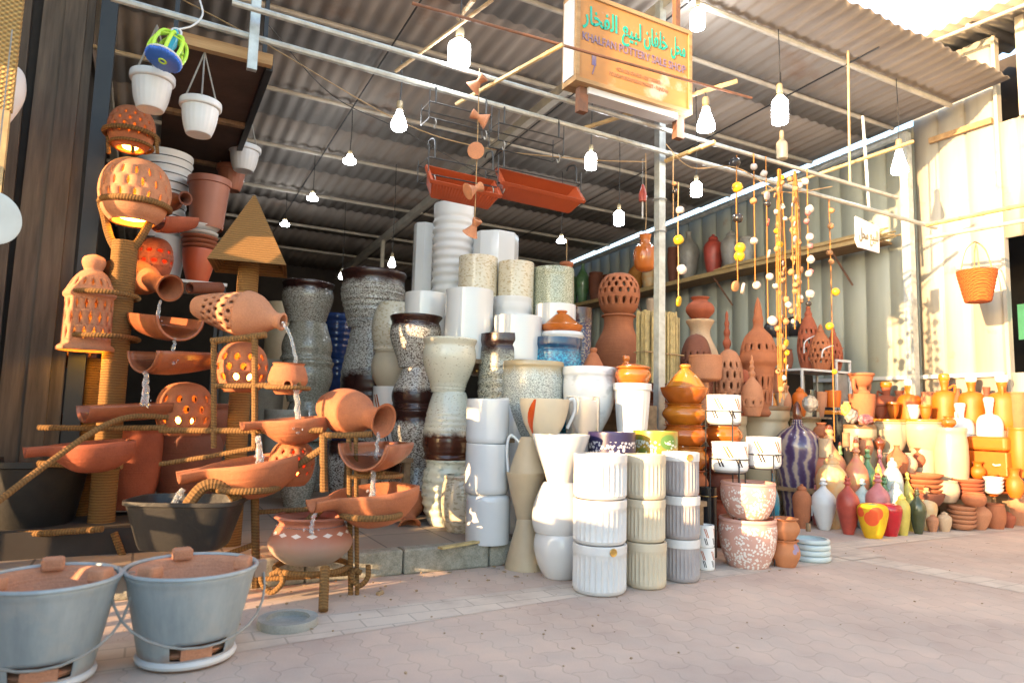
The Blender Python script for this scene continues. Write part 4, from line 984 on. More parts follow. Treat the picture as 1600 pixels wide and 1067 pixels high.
# single hanging things
hp = spot(1008, 421, 372, 38, 5.7); o = lathe('hanging_gourd_pot', [(.3, 0), (.8, .10), (1, .40), (.86, .64), (.45, .78), (.50, .95), (.55, 1)], 'glaze_orange', hp.r, hp.h * 1.2, wall=.008); o.location = hp.loc
tag(o, 'round orange pot hanging by a cord beside the sign pole', 'pot'); part_tube('cord', [(0, 0, hp.h * 1.1), (.01, 0, hp.h * 1.8), (0, 0, at(1005, 240, 5.7).z - hp.loc.z)], .004, 'cord_tan', o)
hp = at(1004, 315, 5.3); o = MB().tube([(0, 0, 0), (.0, 0, .05), (.005, 0, .1), (0, 0, .14)], [.028, .034, .02, .008], 12).build('hanging_dipper', 'red_paint', None, hp); tag(o, 'small red dipper hanging among the wire hooks by the pole', 'dipper')
part_tube('handle', [(0, 0, -.14), (0, 0, 0)], .006, 'white_plastic', o); part_tube('cord', [(0, 0, .13), (0, 0, onY(1004, 218, 3.9).z - hp.z)], .003, 'wire_grey', o)
hp = spot(885, 432, 408, 22, 6.4); o = lathe('hanging_pot', 'hang', 'terracotta', hp.r, hp.h, wall=.006); o.location = hp.loc; tag(o, 'tiny terracotta pot hanging on an orange cord behind the green speckled pot', 'hanging pot'); part_tube('cord', [(0, 0, hp.h), (0, 0, at(880, 375, 6.4).z - hp.loc.z)], .004, 'cord_tan', o)

# ================================================================ the water fountain of clay pots
def along(o, a, b):                           # turn local +Z from a towards b
    o.location = a; o.rotation_euler = (Vector(b) - Vector(a)).to_track_quat('Z', 'Y').to_euler(); return o
def half_vessel(prof, mat, a, b, r, label, g='half cut clay vessels of the fountain', cat='water bowl', name='half_vessel', nu=20):
    """a clay vessel cut in half lengthways and laid open side up, mouth towards b"""
    a, b = Vector(a), Vector(b); L = (b - a).length; pts = [(q * r, w * L) for q, w in cr(PR[prof], 5)]
    if pts[0][0] > 1e-6: pts = [(0.001, pts[0][1])] + pts
    V, Fc = [], []
    for q, x in pts:
        for k in range(nu + 1):
            th = PI + PI * k / nu; V.append((x, q * math.cos(th), q * math.sin(th)))
    for i in range(len(pts) - 1):
        for k in range(nu): Fc.append((i * (nu + 1) + k, (i + 1) * (nu + 1) + k, (i + 1) * (nu + 1) + k + 1, i * (nu + 1) + k + 1))
    o = mesh_obj(name, V, Fc, mat, None, a, 50); s = o.modifiers.new('wall', 'SOLIDIFY'); s.thickness = .012; s.offset = 0
    o.rotation_euler = (b - a).to_track_quat('X', 'Z').to_euler(); tag(o, label, cat, g)
    # water lying in it
    w, Fw = [], []
    sel = [p for p in pts if p[0] > r * .3]
    for q, x in sel: w += [(x, -q * .80, -q * .42), (x, q * .80, -q * .42)]
    for i in range(len(sel) - 1): Fw.append((2 * i, 2 * i + 2, 2 * i + 3, 2 * i + 1))
    mesh_obj('water_surface', w, Fw, 'water', o, (0, 0, 0), 0)
    return o
ff = tag(empty('fountain_frame', at(300, 800, 3.7) * 1.0), 'rope wrapped metal frame carrying the clay pots of the water fountain', 'fountain frame'); FL = Vector(ff.location); FL.z = 0; ff.location = FL
def fr(name, pts, r, mat='rope_tube', n=9):
    o = MB().tube([Vector(p) - FL for p in pts], r, n).build(name, mat, ff); return o
DA = 3.78
bA = gnd(178, 872); tA = at(196, 378, DA)
fr('post', [Vector((tA.x, tA.y, .0)), Vector((tA.x, tA.y, tA.z * .5)), tA], .066, 'rope_wrap', 16)
for du in (-34, 34): fr('arm', spl([tA - Vector((0, 0, .12)), at(196 + du * .7, 372, DA), at(196 + du * 1.15 + 6, 335, DA), at(207 + du * 1.45, 318, DA)]), .022)
def ring(name, u, v, w, d, r=.014):
    c = at(u, v, d); R = px(u, w, d) / 2; fr(name, circ(c, R, 28) + [circ(c, R, 28)[0]], r)
ring('ring', 212, 322, 112, DA, .018); ring('ring', 205, 212, 88, DA, .014); ring('ring', 206, 228, 70, DA, .010)
for du in (-38, 0, 38): fr('arm', [at(206 + du, 214, DA - .05), at(208 + du, 240, DA - .05)], .010)
for v in (462, 528): fr('tie', circ(at(165, v, DA - .06), .16, 20), .014)
tB = at(389, 412, 3.9); fr('post', [(tB.x, tB.y, 0), (tB.x, tB.y, 1), tB], .058, 'rope_wrap', 16)
q = at(150, 560, 4.0); fr('post', [(q.x, q.y, 0), (q.x, q.y, .6), q], .05, 'rope_wrap', 14)
dC = 3.45
for a, b, r in (((330, 533), (416, 523), .017), ((334, 533), (334, 700), .014), ((398, 524), (398, 700), .016), ((334, 603), (470, 600), .014), ((60, 668), (260, 668), .014), ((250, 672), (505, 672), .015), ((60, 724), (190, 728), .016), ((0, 836), (160, 826), .016), ((505, 680), (582, 678), .016), ((505, 678), (506, 768), .020), ((545, 684), (548, 930), .013), ((556, 684), (558, 930), .011), ((398, 768), (400, 918), .020), ((398, 770), (505, 700), .018), ((398, 800), (548, 790), .012), ((310, 795), (398, 770), .016), ((548, 895), (400, 905), .012), ((548, 745), (600, 740), .012), ((505, 790), (470, 825), .022), ((250, 725), (398, 700), .012), ((310, 880), (398, 850), .014)):
    fr('rail', [at(*a, dC), at((a[0] + b[0]) / 2, (a[1] + b[1]) / 2 + 1, dC), at(*b, dC)], r)
ring('ring', 580, 803, 90, 3.35, .015); ring('ring', 385, 762, 100, 3.35, .016); ring('ring', 488, 884, 112, 3.45, .014); ring('ring', 592, 742, 70, 3.5, .011); ring('ring', 450, 606, 66, 3.45, .011)
g0 = gnd(505, 958)
fr('leg', [at(508, 886, 3.25), Vector((g0.x, g0.y, 0.012))], .022)
for u0, v0, u1, v1 in ((155, 832, 118, 880), (178, 832, 206, 882)):
    fr('leg', [at(u0, v0, 3.6), gnd(u1, v1 + 26)], .018)
def scroll(u, v, d, s, f):
    c = at(u, v, d); ex = Vector((math.cos(YAW), -math.sin(YAW), 0)); zc = .012 + s
    fr('scroll', spl([c + ex * (f * s * 1.0) + Vector((0, 0, s * 1.6)), c + ex * (f * s * 1.0), c + Vector((0, 0, -s)), c - ex * (f * s), c + Vector((0, 0, s * .9)) - ex * (f * s * .7), c + Vector((0, 0, .6 * s)) + ex * (f * s * .2)]), .013)
scroll(425, 908, 3.3, .05, -1); scroll(562, 902, 3.42, .038, 1)
hose = spl([at(-40, 812, 2.75), at(60, 735, 3.0), at(150, 672, 3.2), at(205, 651, 3.35), at(262, 652, 3.5)])
tag(MB().tube(hose, .014, 9).build('rope_hose', 'rope_tube'), 'rope covered hose slanting up across the clay bowls of the fountain', 'hose')
# rope pyramid
pa = at(400, 306, 3.9); cb = at(390, 420, 3.9); hh = pa.z - cb.z; w = .21
V = []; yaw = .6
for (f, z) in ((1, 0), (.03, hh)):
    for k in range(4):
        a = yaw + PI / 2 * k; V.append((cb.x + w * 1.38 * f * math.cos(a), cb.y + w * 1.38 * f * math.sin(a), cb.z + z))
    pass
V2 = []
for k in range(4): V2.append((cb.x + (V[k][0] - cb.x) * .9, cb.y + (V[k][1] - cb.y) * .9, cb.z + .012))
V2.append((cb.x, cb.y, cb.z + hh * .8))
o = mesh_obj('rope_pyramid', [Vector(v) - Vector((cb.x, cb.y, cb.z)) for v in V + V2], [(0, 1, 5, 4), (1, 2, 6, 5), (2, 3, 7, 6), (3, 0, 4, 7), (4, 5, 6, 7), (0, 8, 9, 1), (1, 9, 10, 2), (2, 10, 11, 3), (3, 11, 8, 0), (8, 12, 9), (9, 12, 10), (10, 12, 11), (11, 12, 8)], 'rope_wrap', None, cb, 0)
tag(o, 'pyramid roof of coiled rope on top of the rope wrapped post', 'rope roof')
# lanterns
def lantern(prof, mat, u, vb, vt, w, d, label, rows, nu=12, hole=(.28, .38), shape='oval', lamp='lamp_warm', g='pierced clay lanterns of the fountain', z0=None, name='clay_lantern', lampz=.2, lampr=.34, cat='lantern'):
    p = spot(u, vb, vt, w, d, z0); o = pierced(name, prof, mat, p.r, p.h, p.loc, nu=nu, rows=rows, hole=hole, shape=shape)
    o.rotation_euler = (0, 0, random.random()); tag(o, label, cat, g); o_info[o.name] = p
    if lamp: lathe('lamp', [(.2, 0), (.8, .1), (1, .5), (.7, .9), (0, 1)], lamp, p.r * lampr, p.r * lampr * .9, parent=o, nu=14, loc=(0, 0, p.h * lampz), n=3)
    return o
R4 = ((.18, .38), (.38, .58), (.58, .78)); R3 = ((.25, .5), (.5, .75))
lantern('sphere', 'terracotta', 207, 222, 153, 80, DA, 'small round pierced lantern at the very top of the rope post', ((.24, .38), (.38, .52), (.52, .66), (.66, .80)), 14, (.15, .34), lampz=.02)
lantern('sphere', 'terracotta_pale', 213, 335, 231, 120, DA, 'largest round pierced lantern, glowing yellow in the rope ring', ((.26, .44), (.44, .62), (.62, .80)), 16, (.11, .38), lampz=.05, lampr=.45)
lantern('bellshade', 'terracotta_pale', 142, 546, 388, 97, DA - .08, 'tall pierced lantern with domed lid and knob tied to the rope post', ((.10, .25), (.25, .40), (.40, .53), (.64, .74)), 16, (.20, .42), 'lozenge', lampz=.02, lampr=.4)
lantern('sphere', 'terracotta', 288, 682, 595, 92, 3.75, 'pierced ball lantern with yellow light behind the long half pipe', R4, 11, (.20, .36))
lantern('sphere', 'terracotta', 378, 612, 530, 84, 3.62, 'pierced ball lantern under the lying pierced jug', R4, 11, (.24, .36), lampr=.45)
lantern('sphere', 'terracotta', 456, 762, 688, 72, 3.6, 'pierced ball lantern lit red behind the boat shaped bowl', ((.2, .36), (.36, .52), (.52, .68), (.68, .84)), 12, (.2, .34), 'lozenge', lamp='lamp_red', lampr=.5)
lantern('sphere', 'terracotta_red', 243, 430, 365, 60, 4.15, 'reddish pierced pot with red light behind the rope post', R3, 10, (.3, .2), lamp='lamp_red', lampr=.5)
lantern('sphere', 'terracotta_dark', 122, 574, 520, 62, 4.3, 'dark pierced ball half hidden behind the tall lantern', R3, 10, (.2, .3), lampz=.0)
# lying jugs
def lying(prof, mat, a, b, r, label, cat='jug', name='clay_jug', g='whole clay jugs of the fountain', holes=False):
    a, b = Vector(a), Vector(b); h = (b - a).length
    if holes: o = pierced(name, prof, mat, r, h, nu=14, rows=((.16, .24), (.24, .32), (.32, .40), (.40, .48), (.48, .56)), hole=(.22, .36), open_bottom=False)
    else: o = lathe(name, prof, mat, r, h, wall=.01)
    along(o, a, b); tag(o, label, cat, g); return o
lying('jug', 'terracotta', at(176, 420, 4.25), at(266, 450, 3.85), .105, 'clay jug lying behind the rope post with its mouth turned outward')
lying('bottle', 'terracotta_pale', at(306, 478, 3.65), at(443, 503, 3.55), .118, 'pierced clay bottle lying on the square rope frame', cat='bottle', name='clay_bottle', holes=True)
lying('jug', 'terracotta', at(508, 634, 3.66), at(600, 657, 3.45), .118, 'round clay jug with a flared mouth pouring at the edge of the fountain')
# half vessels: base end, mouth end, radius
def hv(prof, mat, ua, va, da, ub, vb, db, w, label, **k): return half_vessel(prof, mat, at(ua, va, da), at(ub, vb, db), px(ub, w, (da + db) / 2) / 2, label, **k)
hv('ovoid', 'terracotta_wet', 215, 490, 3.95, 283, 497, 3.45, 78, 'half jar below the lying jug, its open end facing out')
hv('ovoid', 'terracotta_wet', 335, 552, 3.8, 222, 548, 3.4, 78, 'half jar spilling water at the near side of the rope post')
hv('cyl', 'terracotta_wet', 275, 628, 3.7, 136, 634, 3.35, 56, 'long straight half pipe of clay in front of the ball lantern')
hv('ladle', 'terracotta_red', 203, 686, 3.5, 38, 700, 3.2, 112, 'boat shaped half jug with a narrow spout under the rope hose')
hv('ladle', 'terracotta', 503, 650, 3.6, 378, 660, 3.35, 84, 'half jug catching the water of the small spouted pot')
hv('ovoid', 'terracotta_wet', 622, 690, 3.7, 566, 694, 3.3, 84, 'small half jar under the mouth of the round jug')
hv('ladle', 'terracotta', 452, 708, 3.5, 278, 738, 3.2, 130, 'long boat shaped half jug pouring into the black tub')
hv('ladle', 'terracotta', 634, 755, 3.55, 486, 783, 3.2, 118, 'boat shaped half jug pouring into the pot with white lozenges')
hv('ovoid', 'terracotta_red', 300, 342, 4.1, 245, 340, 3.9, 52, 'small half bowl beside the largest lantern')
# spouted pot, loose pots
o = P('spouted_pot', 'pot', [(.5, 0), (.62, .03), (.96, .35), (1, .55), (.86, .85), (.78, .93), (.84, 1)], 'terracotta', 450, 616, 566, 62, 3.5, 'small round clay pot with a short spout pouring water')
r_ = info(o).r; o.rotation_euler = (0, 0, 0); dd = (CAM - o.location); dd.z = 0; dd.normalize()
lathe('spout', [(1, 0), (.8, .6), (.9, 1)], 'terracotta', .026, .07, parent=o, wall=.006, nu=14, loc=dd * (r_ * .93) + Vector((0, 0, info(o).h * .30)), rot=dd.to_track_quat('Z', 'Y').to_euler())
P('clay_pot', 'pot', 'ovoid', 'terracotta_red', 205, 800, 668, 104, 4.1, 'big red clay pot standing behind the first rope post')
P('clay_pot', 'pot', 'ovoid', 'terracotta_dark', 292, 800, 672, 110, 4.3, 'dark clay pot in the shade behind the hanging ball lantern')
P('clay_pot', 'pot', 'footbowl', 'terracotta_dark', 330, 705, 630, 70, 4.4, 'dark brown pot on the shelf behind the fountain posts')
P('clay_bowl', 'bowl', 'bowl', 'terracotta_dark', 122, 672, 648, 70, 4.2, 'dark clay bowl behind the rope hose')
lying('jug', 'terracotta_dark', at(250, 320, 4.3), at(290, 310, 4.1), .06, 'small dark clay cup lying behind the largest lantern', 'cup', 'clay_cup')
lying('cyl', 'terracotta_dark', at(345, 450, 4.2), at(298, 450, 4.0), .035, 'short clay pipe lying behind the pierced bottle', 'clay pipe', 'clay_pipe')
lying('flask', 'terracotta', at(632, 760, 4.95), at(640, 822, 4.68), .125, 'small clay jug lying with its mouth on the platform', g=None)
o = P('clay_pot', 'pot', [(.55, 0), (.64, .03), (.90, .22), (1, .42), (.92, .60), (.80, .78), (.76, .86), (.84, .93), (.90, .97), (.86, 1)], 'lozenge_clay', 485, 892, 814, 130, 3.38, 'wide clay pot with a row of white lozenges on the rope stand', nu=48)
lathe('water_surface', [(1, 0), (1, .5), (0, 1)], 'water', info(o).r * .80, .006, parent=o, loc=(0, 0, info(o).h * .80), n=2)
# black tubs
def tub(label, u, vb, vt, w, dep, d, z0=None, round_=False):
    p = spot(u, vb, vt, w, d, z0); hx, hy, h = p.r, dep / 2, p.h; V, Fc = [], []; N = 40
    def rg(f, z, e):
        q = []
        for k in range(N):
            a = 2 * PI * k / N; c, s = math.cos(a), math.sin(a)
            q.append((hx * f * math.copysign(abs(c) ** e, c), hy * f * math.copysign(abs(s) ** e, s), z))
        return q
    e = 1.0 if round_ else .45
    R_ = [rg(.70, 0, e), rg(.74, .02, e), rg(.95, h * .9, e), rg(1, h * .92, e), rg(1, h, e), rg(.95, h, e), rg(.72, .03, e)]
    for q in R_: V += q
    for i in range(len(R_) - 1):
        for k in range(N): Fc.append((i * N + k, i * N + (k + 1) % N, (i + 1) * N + (k + 1) % N, (i + 1) * N + k))
    Fc += [tuple(reversed(range(N))), tuple((len(R_) - 1) * N + k for k in range(N))]
    o = mesh_obj('black_tub', V, Fc, 'black_rubber', None, p.loc, 40); o.rotation_euler = (0, 0, -YAW * .8); tag(o, label, 'tub', None)
    f = 0.92; mesh_obj('water_surface', [(x * f, y * f, h * .72) for x, y, z in rg(.97, 0, e)], [tuple(range(N))], 'water', o, smooth=0)
    return o, p
o, p = tub('black rubber tub catching water behind the second charcoal bucket', 290, 872, 790, 182, .36, 3.25)
MB().tube(spl([(p.r * .9, .02, p.h * .9), (p.r * .70, -.02, p.h * 1.25), (p.r * .35, -.05, p.h * 1.28), (p.r * .12, -.08, p.h * .9), (p.r * .1, -.08, p.h * .6)]), .028, 8).build('rope_handle', 'rope_tube', o)
tub('large round black tub below the boat shaped bowl', 55, 838, 722, 165, .6, 3.7, None, True)
tag(MB().box((-.5, -.3, 0), (.55, .3, .26)).build('concrete_block', 'interior_dark', None, at(60, 838, 3.7) * 1.0, 0), 'dark block under the large round black tub', 'block')
bpy.data.objects['concrete_block'].location.z = 0
# streams of water
def stream(label, pts, d, r0=.007, r1=.011):
    pts = pts + [(pts[-1][0], pts[-1][1] + 7)]; P_ = spl([at(u, v, d) for u, v in pts], 5); n = len(P_)
    P_ = [q + Vector((random.uniform(-.004, .004), random.uniform(-.004, .004), 0)) for q in P_]
    m = MB().tube(P_, [(r0 + (r1 - r0) * i / n) * random.uniform(.9, 1.1) for i in range(n)], 8)
    for k in range(7):
        c = P_[-1] + Vector((random.uniform(-.03, .03), random.uniform(-.03, .03), random.uniform(-.005, .03))); s = random.uniform(.003, .006); m.tube([c - Vector((0, 0, s)), c, c + Vector((0, 0, s))], [s * .3, s, s * .3], 6)
    tag(m.build('water_stream', 'water', None), label, 'water', 'falling water of the fountain')
stream('short stream from the mouth of the jug behind the post', [(251, 470), (248, 482), (244, 503)], 3.58)
stream('short stream from the upper half jar into the next one', [(273, 528), (272, 540), (270, 560)], 3.45)
stream('splashing stream falling off the half jar by the rope post', [(227, 582), (228, 595), (227, 612), (227, 626)], 3.40, .012, .022)
stream('long arc of water from the neck of the lying pierced bottle', [(442, 504), (452, 520), (459, 545), (463, 575)], 3.52)
stream('stream from the small spouted pot down into the half jug', [(462, 602), (464, 620), (465, 645), (464, 668)], 3.42, .012, .018)
stream('stream off the spout of the half jug under the spouted pot', [(403, 682), (404, 695), (406, 714)], 3.33, .012, .02)
stream('stream from the round jug into the small half jar', [(590, 676), (590, 690), (588, 710)], 3.42)
stream('stream from the small half jar into the boat shaped bowl', [(583, 732), (583, 745), (582, 768)], 3.35, .010, .015)
stream('stream from the boat shaped half jug into the black tub', [(286, 764), (279, 774), (268, 795), (262, 812)], 3.2, .012, .022)
stream('thin stream into the pot with white lozenges', [(494, 798), (490, 808), (487, 826)], 3.2, .008, .010)

# ================================================================ charcoal stove buckets and things on the paving
def stove(u, vb, vt, w, label, face):
    p = spot(u, vb, vt, w, 'g'); p.r = px(u, w, p.front + .12) / 2; d = p.front + p.r * .66; a = at(u, vb - 20, d)
    t = tag(empty('charcoal_bucket', (a.x, a.y, 0)), label, 'bucket stove', 'grey charcoal bucket stoves'); h = at(u, vt, d).z + .0; r = p.r
    V, Fc = [], []; nu, nz = 48, 24; fa = math.atan2(face[1], face[0])
    def rr(z): return r * (.68 + .30 * min(z / (h * .95), 1)) if z < h * .955 else r * (1.0 + .02 * math.sin((z / h - .955) / .045 * PI))
    for j in range(nz + 1):
        z = h * j / nz
        for k in range(nu):
            a = 2 * PI * k / nu; V.append((rr(z) * math.cos(a), rr(z) * math.sin(a), z))
    for j in range(nz):
        for k in range(nu):
            am = 2 * PI * (k + .5) / nu - fa; am = (am + PI) % (2 * PI) - PI
            if abs(am) < .60 and 3 <= j < 7: continue
            Fc.append((j * nu + k, j * nu + (k + 1) % nu, (j + 1) * nu + (k + 1) % nu, (j + 1) * nu + k))
    o = mesh_obj('body', V, Fc, 'galvanised', t, smooth=60); s = o.modifiers.new('thick', 'SOLIDIFY'); s.thickness = .004
    MB().tube(circ((0, 0, h), r * .995, 48), .008, 8, True).build('rim', 'galvanised', t)
    MB().tube(circ((0, 0, .022), r * .70, 40), .014, 8, True).build('base_ring', 'white_plastic', t)
    lathe('clay_liner', [(.90, 0), (.945, .80), (.945, .80), (.92, 1), (.80, .97), (.74, .80), (.60, .25), (.40, .1), (0, .08)], 'fired_clay', r, h * .30, parent=t, loc=(0, 0, h * .70), nu=48)
    ck = o = None
    for q in range(3):
        aa = fa + PI + (q - 1) * 2.1
        b = MB().box((-.028, -.035, 0), (.028, .035, .045)).build('lug', 'fired_clay', t, (math.cos(aa) * r * .80, math.sin(aa) * r * .80, h * .972), smooth=0, rot=(0, 0, aa)); bv = b.modifiers.new('edge', 'BEVEL'); bv.width = .012; bv.segments = 3
    lathe('grate', [(1, 0), (1, 1), (0, 1)], 'fired_clay', r * .60, .02, parent=t, loc=(0, 0, h * .12), nu=30)
    MB().box((-.05, -.03, 0), (.05, .03, .035)).build('clay_block', 'fired_clay', t, (math.cos(fa) * r * .55, math.sin(fa) * r * .55, h * .125), smooth=0, rot=(0, 0, fa + PI / 2))
    ex = Vector((-math.sin(fa), math.cos(fa), 0)); fx = Vector((math.cos(fa), math.sin(fa), 0)); hb = []
    for s in (-1, 1):
        c = ex * (s * (r + .02)); b = MB().box((-.016, -.022, -.03), (.016, .022, .03)).build('lug_plate', 'galvanised', t, (c.x, c.y, h * .90), smooth=0, rot=(0, 0, fa))
    P_ = []
    for k in range(15):
        th = PI * k / 14; P_.append(ex * (math.cos(th) * (r + .035)) + fx * (math.sin(th) * (r * .93 + .012)) + Vector((0, 0, h * .90 - math.sin(th) ** .8 * h * .60)))
    MB().tube(P_, .0045, 7).build('wire_handle', 'wire_grey', t)
    return t
cam_dir = Vector((.19, -2.6, 0)).normalized()
stove(290, 1052, 884, 206, 'grey charcoal bucket stove with a wire handle, standing clear of the picture edge', (.15, -1))
stove(62, 1092, 902, 232, 'grey charcoal bucket stove cut off by the picture edge', (.05, -1))
o = P('cement_tray', 'tray', [(.96, 0), (1, .1), (1, .95), (.97, 1)], 'cement', 449, 992, 978, 96, 'g', 'shallow round cement tray lying on the paving near the rope stand', wall=.03)
tag(MB().tube([(0, 0, .006), (.03, .02, .008)], .012, 6).build('wood_chip', 'stick_wood', None, gnd(590, 930)), 'small wood chip on the paving', 'chip')
tag(MB().box((-.16, -.02, 0), (.16, .02, .012)).build('dry_leaf_strip', 'reed', None, gnd(720, 852, PLAT + .012)), 'strip of dry palm leaf lying on the kerb', 'leaf')
bpy.data.objects['dry_leaf_strip'].rotation_euler = (0, 0, .35)

# ================================================================ tall pots on the platform
T1 = table('plank table under the white vases', 1.95, 3.35, 4.42, 5.35, 1.28, ix=.5, iy=.3)
T2 = table('low plank table under the brown rimmed and speckled pots', 2.0, 3.2, 3.95, 4.75, .74, ix=.3, iy=.2)
gs = 'stacked tall glazed planters at the back'
S(482, 6.6, [
 ('glazed_planter', 'tulip', 'grey_carved', 772, 690, 74, True, 'grey carved planter at the bottom of the stack nearest the rope pyramid'),
 ('glazed_planter', 'tub', 'grey_carved', 690, 628, 80, True, 'grey planter, second from the bottom in the stack nearest the rope pyramid'),
 ('glazed_planter', 'tub', 'grey_carved', 628, 562, 82, False, 'upright grey carved planter in the middle of the stack nearest the rope pyramid'),
 ('glazed_planter', 'tub', 'grey_carved', 562, 500, 82, True, 'upside down grey carved planter under the lumpy brown rimmed one'),
 ('glazed_planter', 'tub', 'brownrim_lumpy', 500, 435, 84, False, 'lumpy grey planter with a dark brown rim topping the stack nearest the rope pyramid')], 'planter', gs, z0=PLAT)
S(585, 6.3, [
 ('glazed_planter', 'tulip', 'brownhalf_speckle', 778, 712, 84, True, 'dark glossy planter at the bottom of the tallest brown stack', dict(ridge=(5, .02, .1, .95))),
 ('glazed_planter', 'tulip', 'brownhalf_speckle', 712, 640, 100, False, 'dark glossy ridged planter, second from the bottom of the tallest brown stack', dict(ridge=(5, .02, .1, .95))),
 ('glazed_planter', 'tub', 'brownhalf_speckle', 640, 508, 100, True, 'upside down speckled planter with a dark lower half under the widest brown rim', dict(ridge=(9, .012, .05, .9))),
 ('glazed_planter', 'tub', 'brownrim_speckle', 508, 416, 104, False, 'wide speckled planter with a dark brown rim topping the tallest brown stack', dict(ridge=(7, .018, .08, .75)))], 'planter', gs, z0=PLAT)
S(528, 7.4, [
 ('blue_planter', 'tulip', 'blue_glaze', 770, 700, 62, False, 'dark blue planter at the bottom of the blue stack', dict(ridge=(5, .02, .1, .9))),
 ('blue_planter', 'tulip', 'blue_glaze', 700, 630, 62, True, 'dark blue planter, second from the bottom of the blue stack', dict(ridge=(5, .02, .1, .9))),
 ('blue_planter', 'tulip', 'blue_glaze', 630, 560, 62, False, 'dark blue ridged planter in the middle of the blue stack', dict(ridge=(5, .02, .1, .9))),
 ('blue_planter', 'tulip', 'blue_glaze', 560, 488, 70, False, 'blue ridged planter topping the blue stack between the brown rimmed stacks', dict(ridge=(6, .02, .1, .9)))], 'planter', 'blue glazed planters', z0=PLAT)
S(617, 5.75, [
 ('striped_planter', 'cup', 'white_strokes', 700, 604, 68, False, 'white planter with dark red strokes below the scalloped beige pots'),
 ('beige_planter', 'round', 'cream_matte', 604, 546, 72, False, 'plain beige round planter under the scalloped one'),
 ('beige_planter', 'round', 'cream_carved', 546, 468, 70, True, 'scalloped beige planter upside down beside the tallest brown stack')], 'planter', 'beige planters beside the tallest brown stack', z0=.55)
table('small bench under the beige and striped planters', 1.38, 1.78, 4.85, 5.35, .55, 'bench')
S(652, 5.35, [
 ('glazed_planter', 'footbowl', 'brownhalf_speckle', 800, 731, 72, True, 'speckled planter on the platform at the foot of the speckled brown stack'),
 ('glazed_planter', 'footbowl', 'brownrim_speckle', 731, 640, 82, False, 'upright speckled planter with a brown rim in the middle of the speckled brown stack'),
 ('glazed_planter', 'footbowl', 'brownhalf_speckle', 640, 572, 80, True, 'upside down speckled planter above the middle of the speckled brown stack'),
 ('glazed_planter', 'footbowl', 'brownrim_speckle', 572, 489, 84, False, 'speckled planter with a maroon rim topping the stack below the white cylinders')], 'planter', gs, z0=PLAT)
S(702, 'p', [
 ('ridged_planter', 'round', 'celadon', 826, 720, 82, False, 'pale green ridged planter on the platform under the brown banded one', dict(ridge=(7, .025, .05, .9))),
 ('glazed_planter', 'ovoid', 'cream_brownband', 720, 612, 80, True, 'cream planter with a brown band, upside down under the large cream pot', dict(ridge=(8, .012, .3, .95))),
 ('cream_planter', 'footbowl', 'cream_fleck', 612, 525, 86, False, 'large cream flecked pot with grooves topping the cream stack', dict(ridge=(3, .01, .06, .2)))], 'planter', 'stacked cream planters')
P('beige_planter', 'planter', 'round', 'beige_carved', 722, 842, 745, 66, 4.55, 'beige carved pot on little feet behind the tall white cylinders', z0=PLAT)
S(763, 'p', [
 ('white_cylinder', 'cylround', 'white_gloss', 852, 775, 68, True, 'white cylinder pot on the kerb, lowest of the three stacked'),
 ('white_cylinder', 'cylround', 'white_gloss', 775, 695, 68, False, 'white cylinder pot in the middle of the three on the kerb'),
 ('white_cylinder', 'cylround', 'white_gloss', 695, 624, 67, False, 'white cylinder pot on top of the three on the kerb')], 'planter', 'white cylinder pots stacked on the kerb')
S(806, 4.62, [
 ('white_cylinder', 'cyl', 'white_gloss', 848, 770, 60, False, 'pale cylinder pot at the bottom of the half hidden white stack'),
 ('white_cylinder', 'cyl', 'white_gloss', 770, 695, 60, False, 'pale cylinder pot in the middle of the half hidden white stack'),
 ('white_cylinder', 'cyl', 'white_gloss', 695, 624, 60, False, 'pale cylinder pot under the brown glazed lid')], 'planter', 'half hidden white cylinder pots', z0=PLAT)
o = P('brown_lid', 'lid', [(.9, 0), (1, .2), (1, .35), (.92, .4), (.92, .4), (.95, .7), (.6, .85), (.2, .9), (0, .9)], 'glaze_orange', 824, 624, 603, 74, 4.62, 'shiny brown ridged lid with a small bird knob on the pale stack')
MB().tube([(0, 0, info(o).h * .8), (.02, 0, info(o).h * 1.15), (.06, 0, info(o).h * 1.2), (.09, 0, info(o).h)], [.02, .02, .014, .006], 8).build('knob', 'glaze_brown', o)
# upper white group on its table
gw = 'white vases on the high table'
z1 = 1.28
P('white_vase', 'vase', [(.96, 0), (1, .01), (1, .99), (.98, 1)], 'white_gloss', 659, None, 360, 36, 5.95, 'tall narrow plain white vase beside the ridged tall one', gw, z0=z1, nu=8, smooth=20)
P('white_vase', 'vase', [(.90, 0), (.93, .02), (1, .97), (1, 1)], 'white_matte', 704, None, 325, 64, 5.80, 'tallest white vase with fine horizontal ridges', gw, z0=z1, ridge=(17, .045, .02, .97))
P('octagonal_planter', 'planter', [(.95, 0), (1, .02), (1, .99), (.97, 1)], 'white_gloss', 770, None, 371, 76, 5.85, 'white octagonal planter behind the carved cream cylinders', gw, z0=z1, nu=8, smooth=20)
P('cream_cylinder', 'planter', 'cyl', 'cream_carved', 744, None, 401, 62, 5.52, 'larger carved cream cylinder in front of the octagonal planter', 'carved cream cylinders', z0=z1)
P('cream_cylinder', 'planter', 'cyl', 'cream_carved', 804, None, 410, 57, 5.52, 'smaller carved cream cylinder beside the speckled green pot', 'carved cream cylinders', z0=z1)
P('green_pot', 'planter', 'wide', 'green_granite', 863, None, 414, 66, 5.60, 'speckled green pot at the edge of the high table', z0=z1)
P('white_cylinder', 'planter', 'cyl', 'white_gloss', 662, None, 457, 66, 5.40, 'short white cylinder in front of the tall narrow vase', gw, z0=z1)
P('white_cylinder', 'planter', 'cyl', 'white_gloss', 731, None, 451, 76, 5.05, 'widest white cylinder, in the front row of the high table', gw, z0=z1)
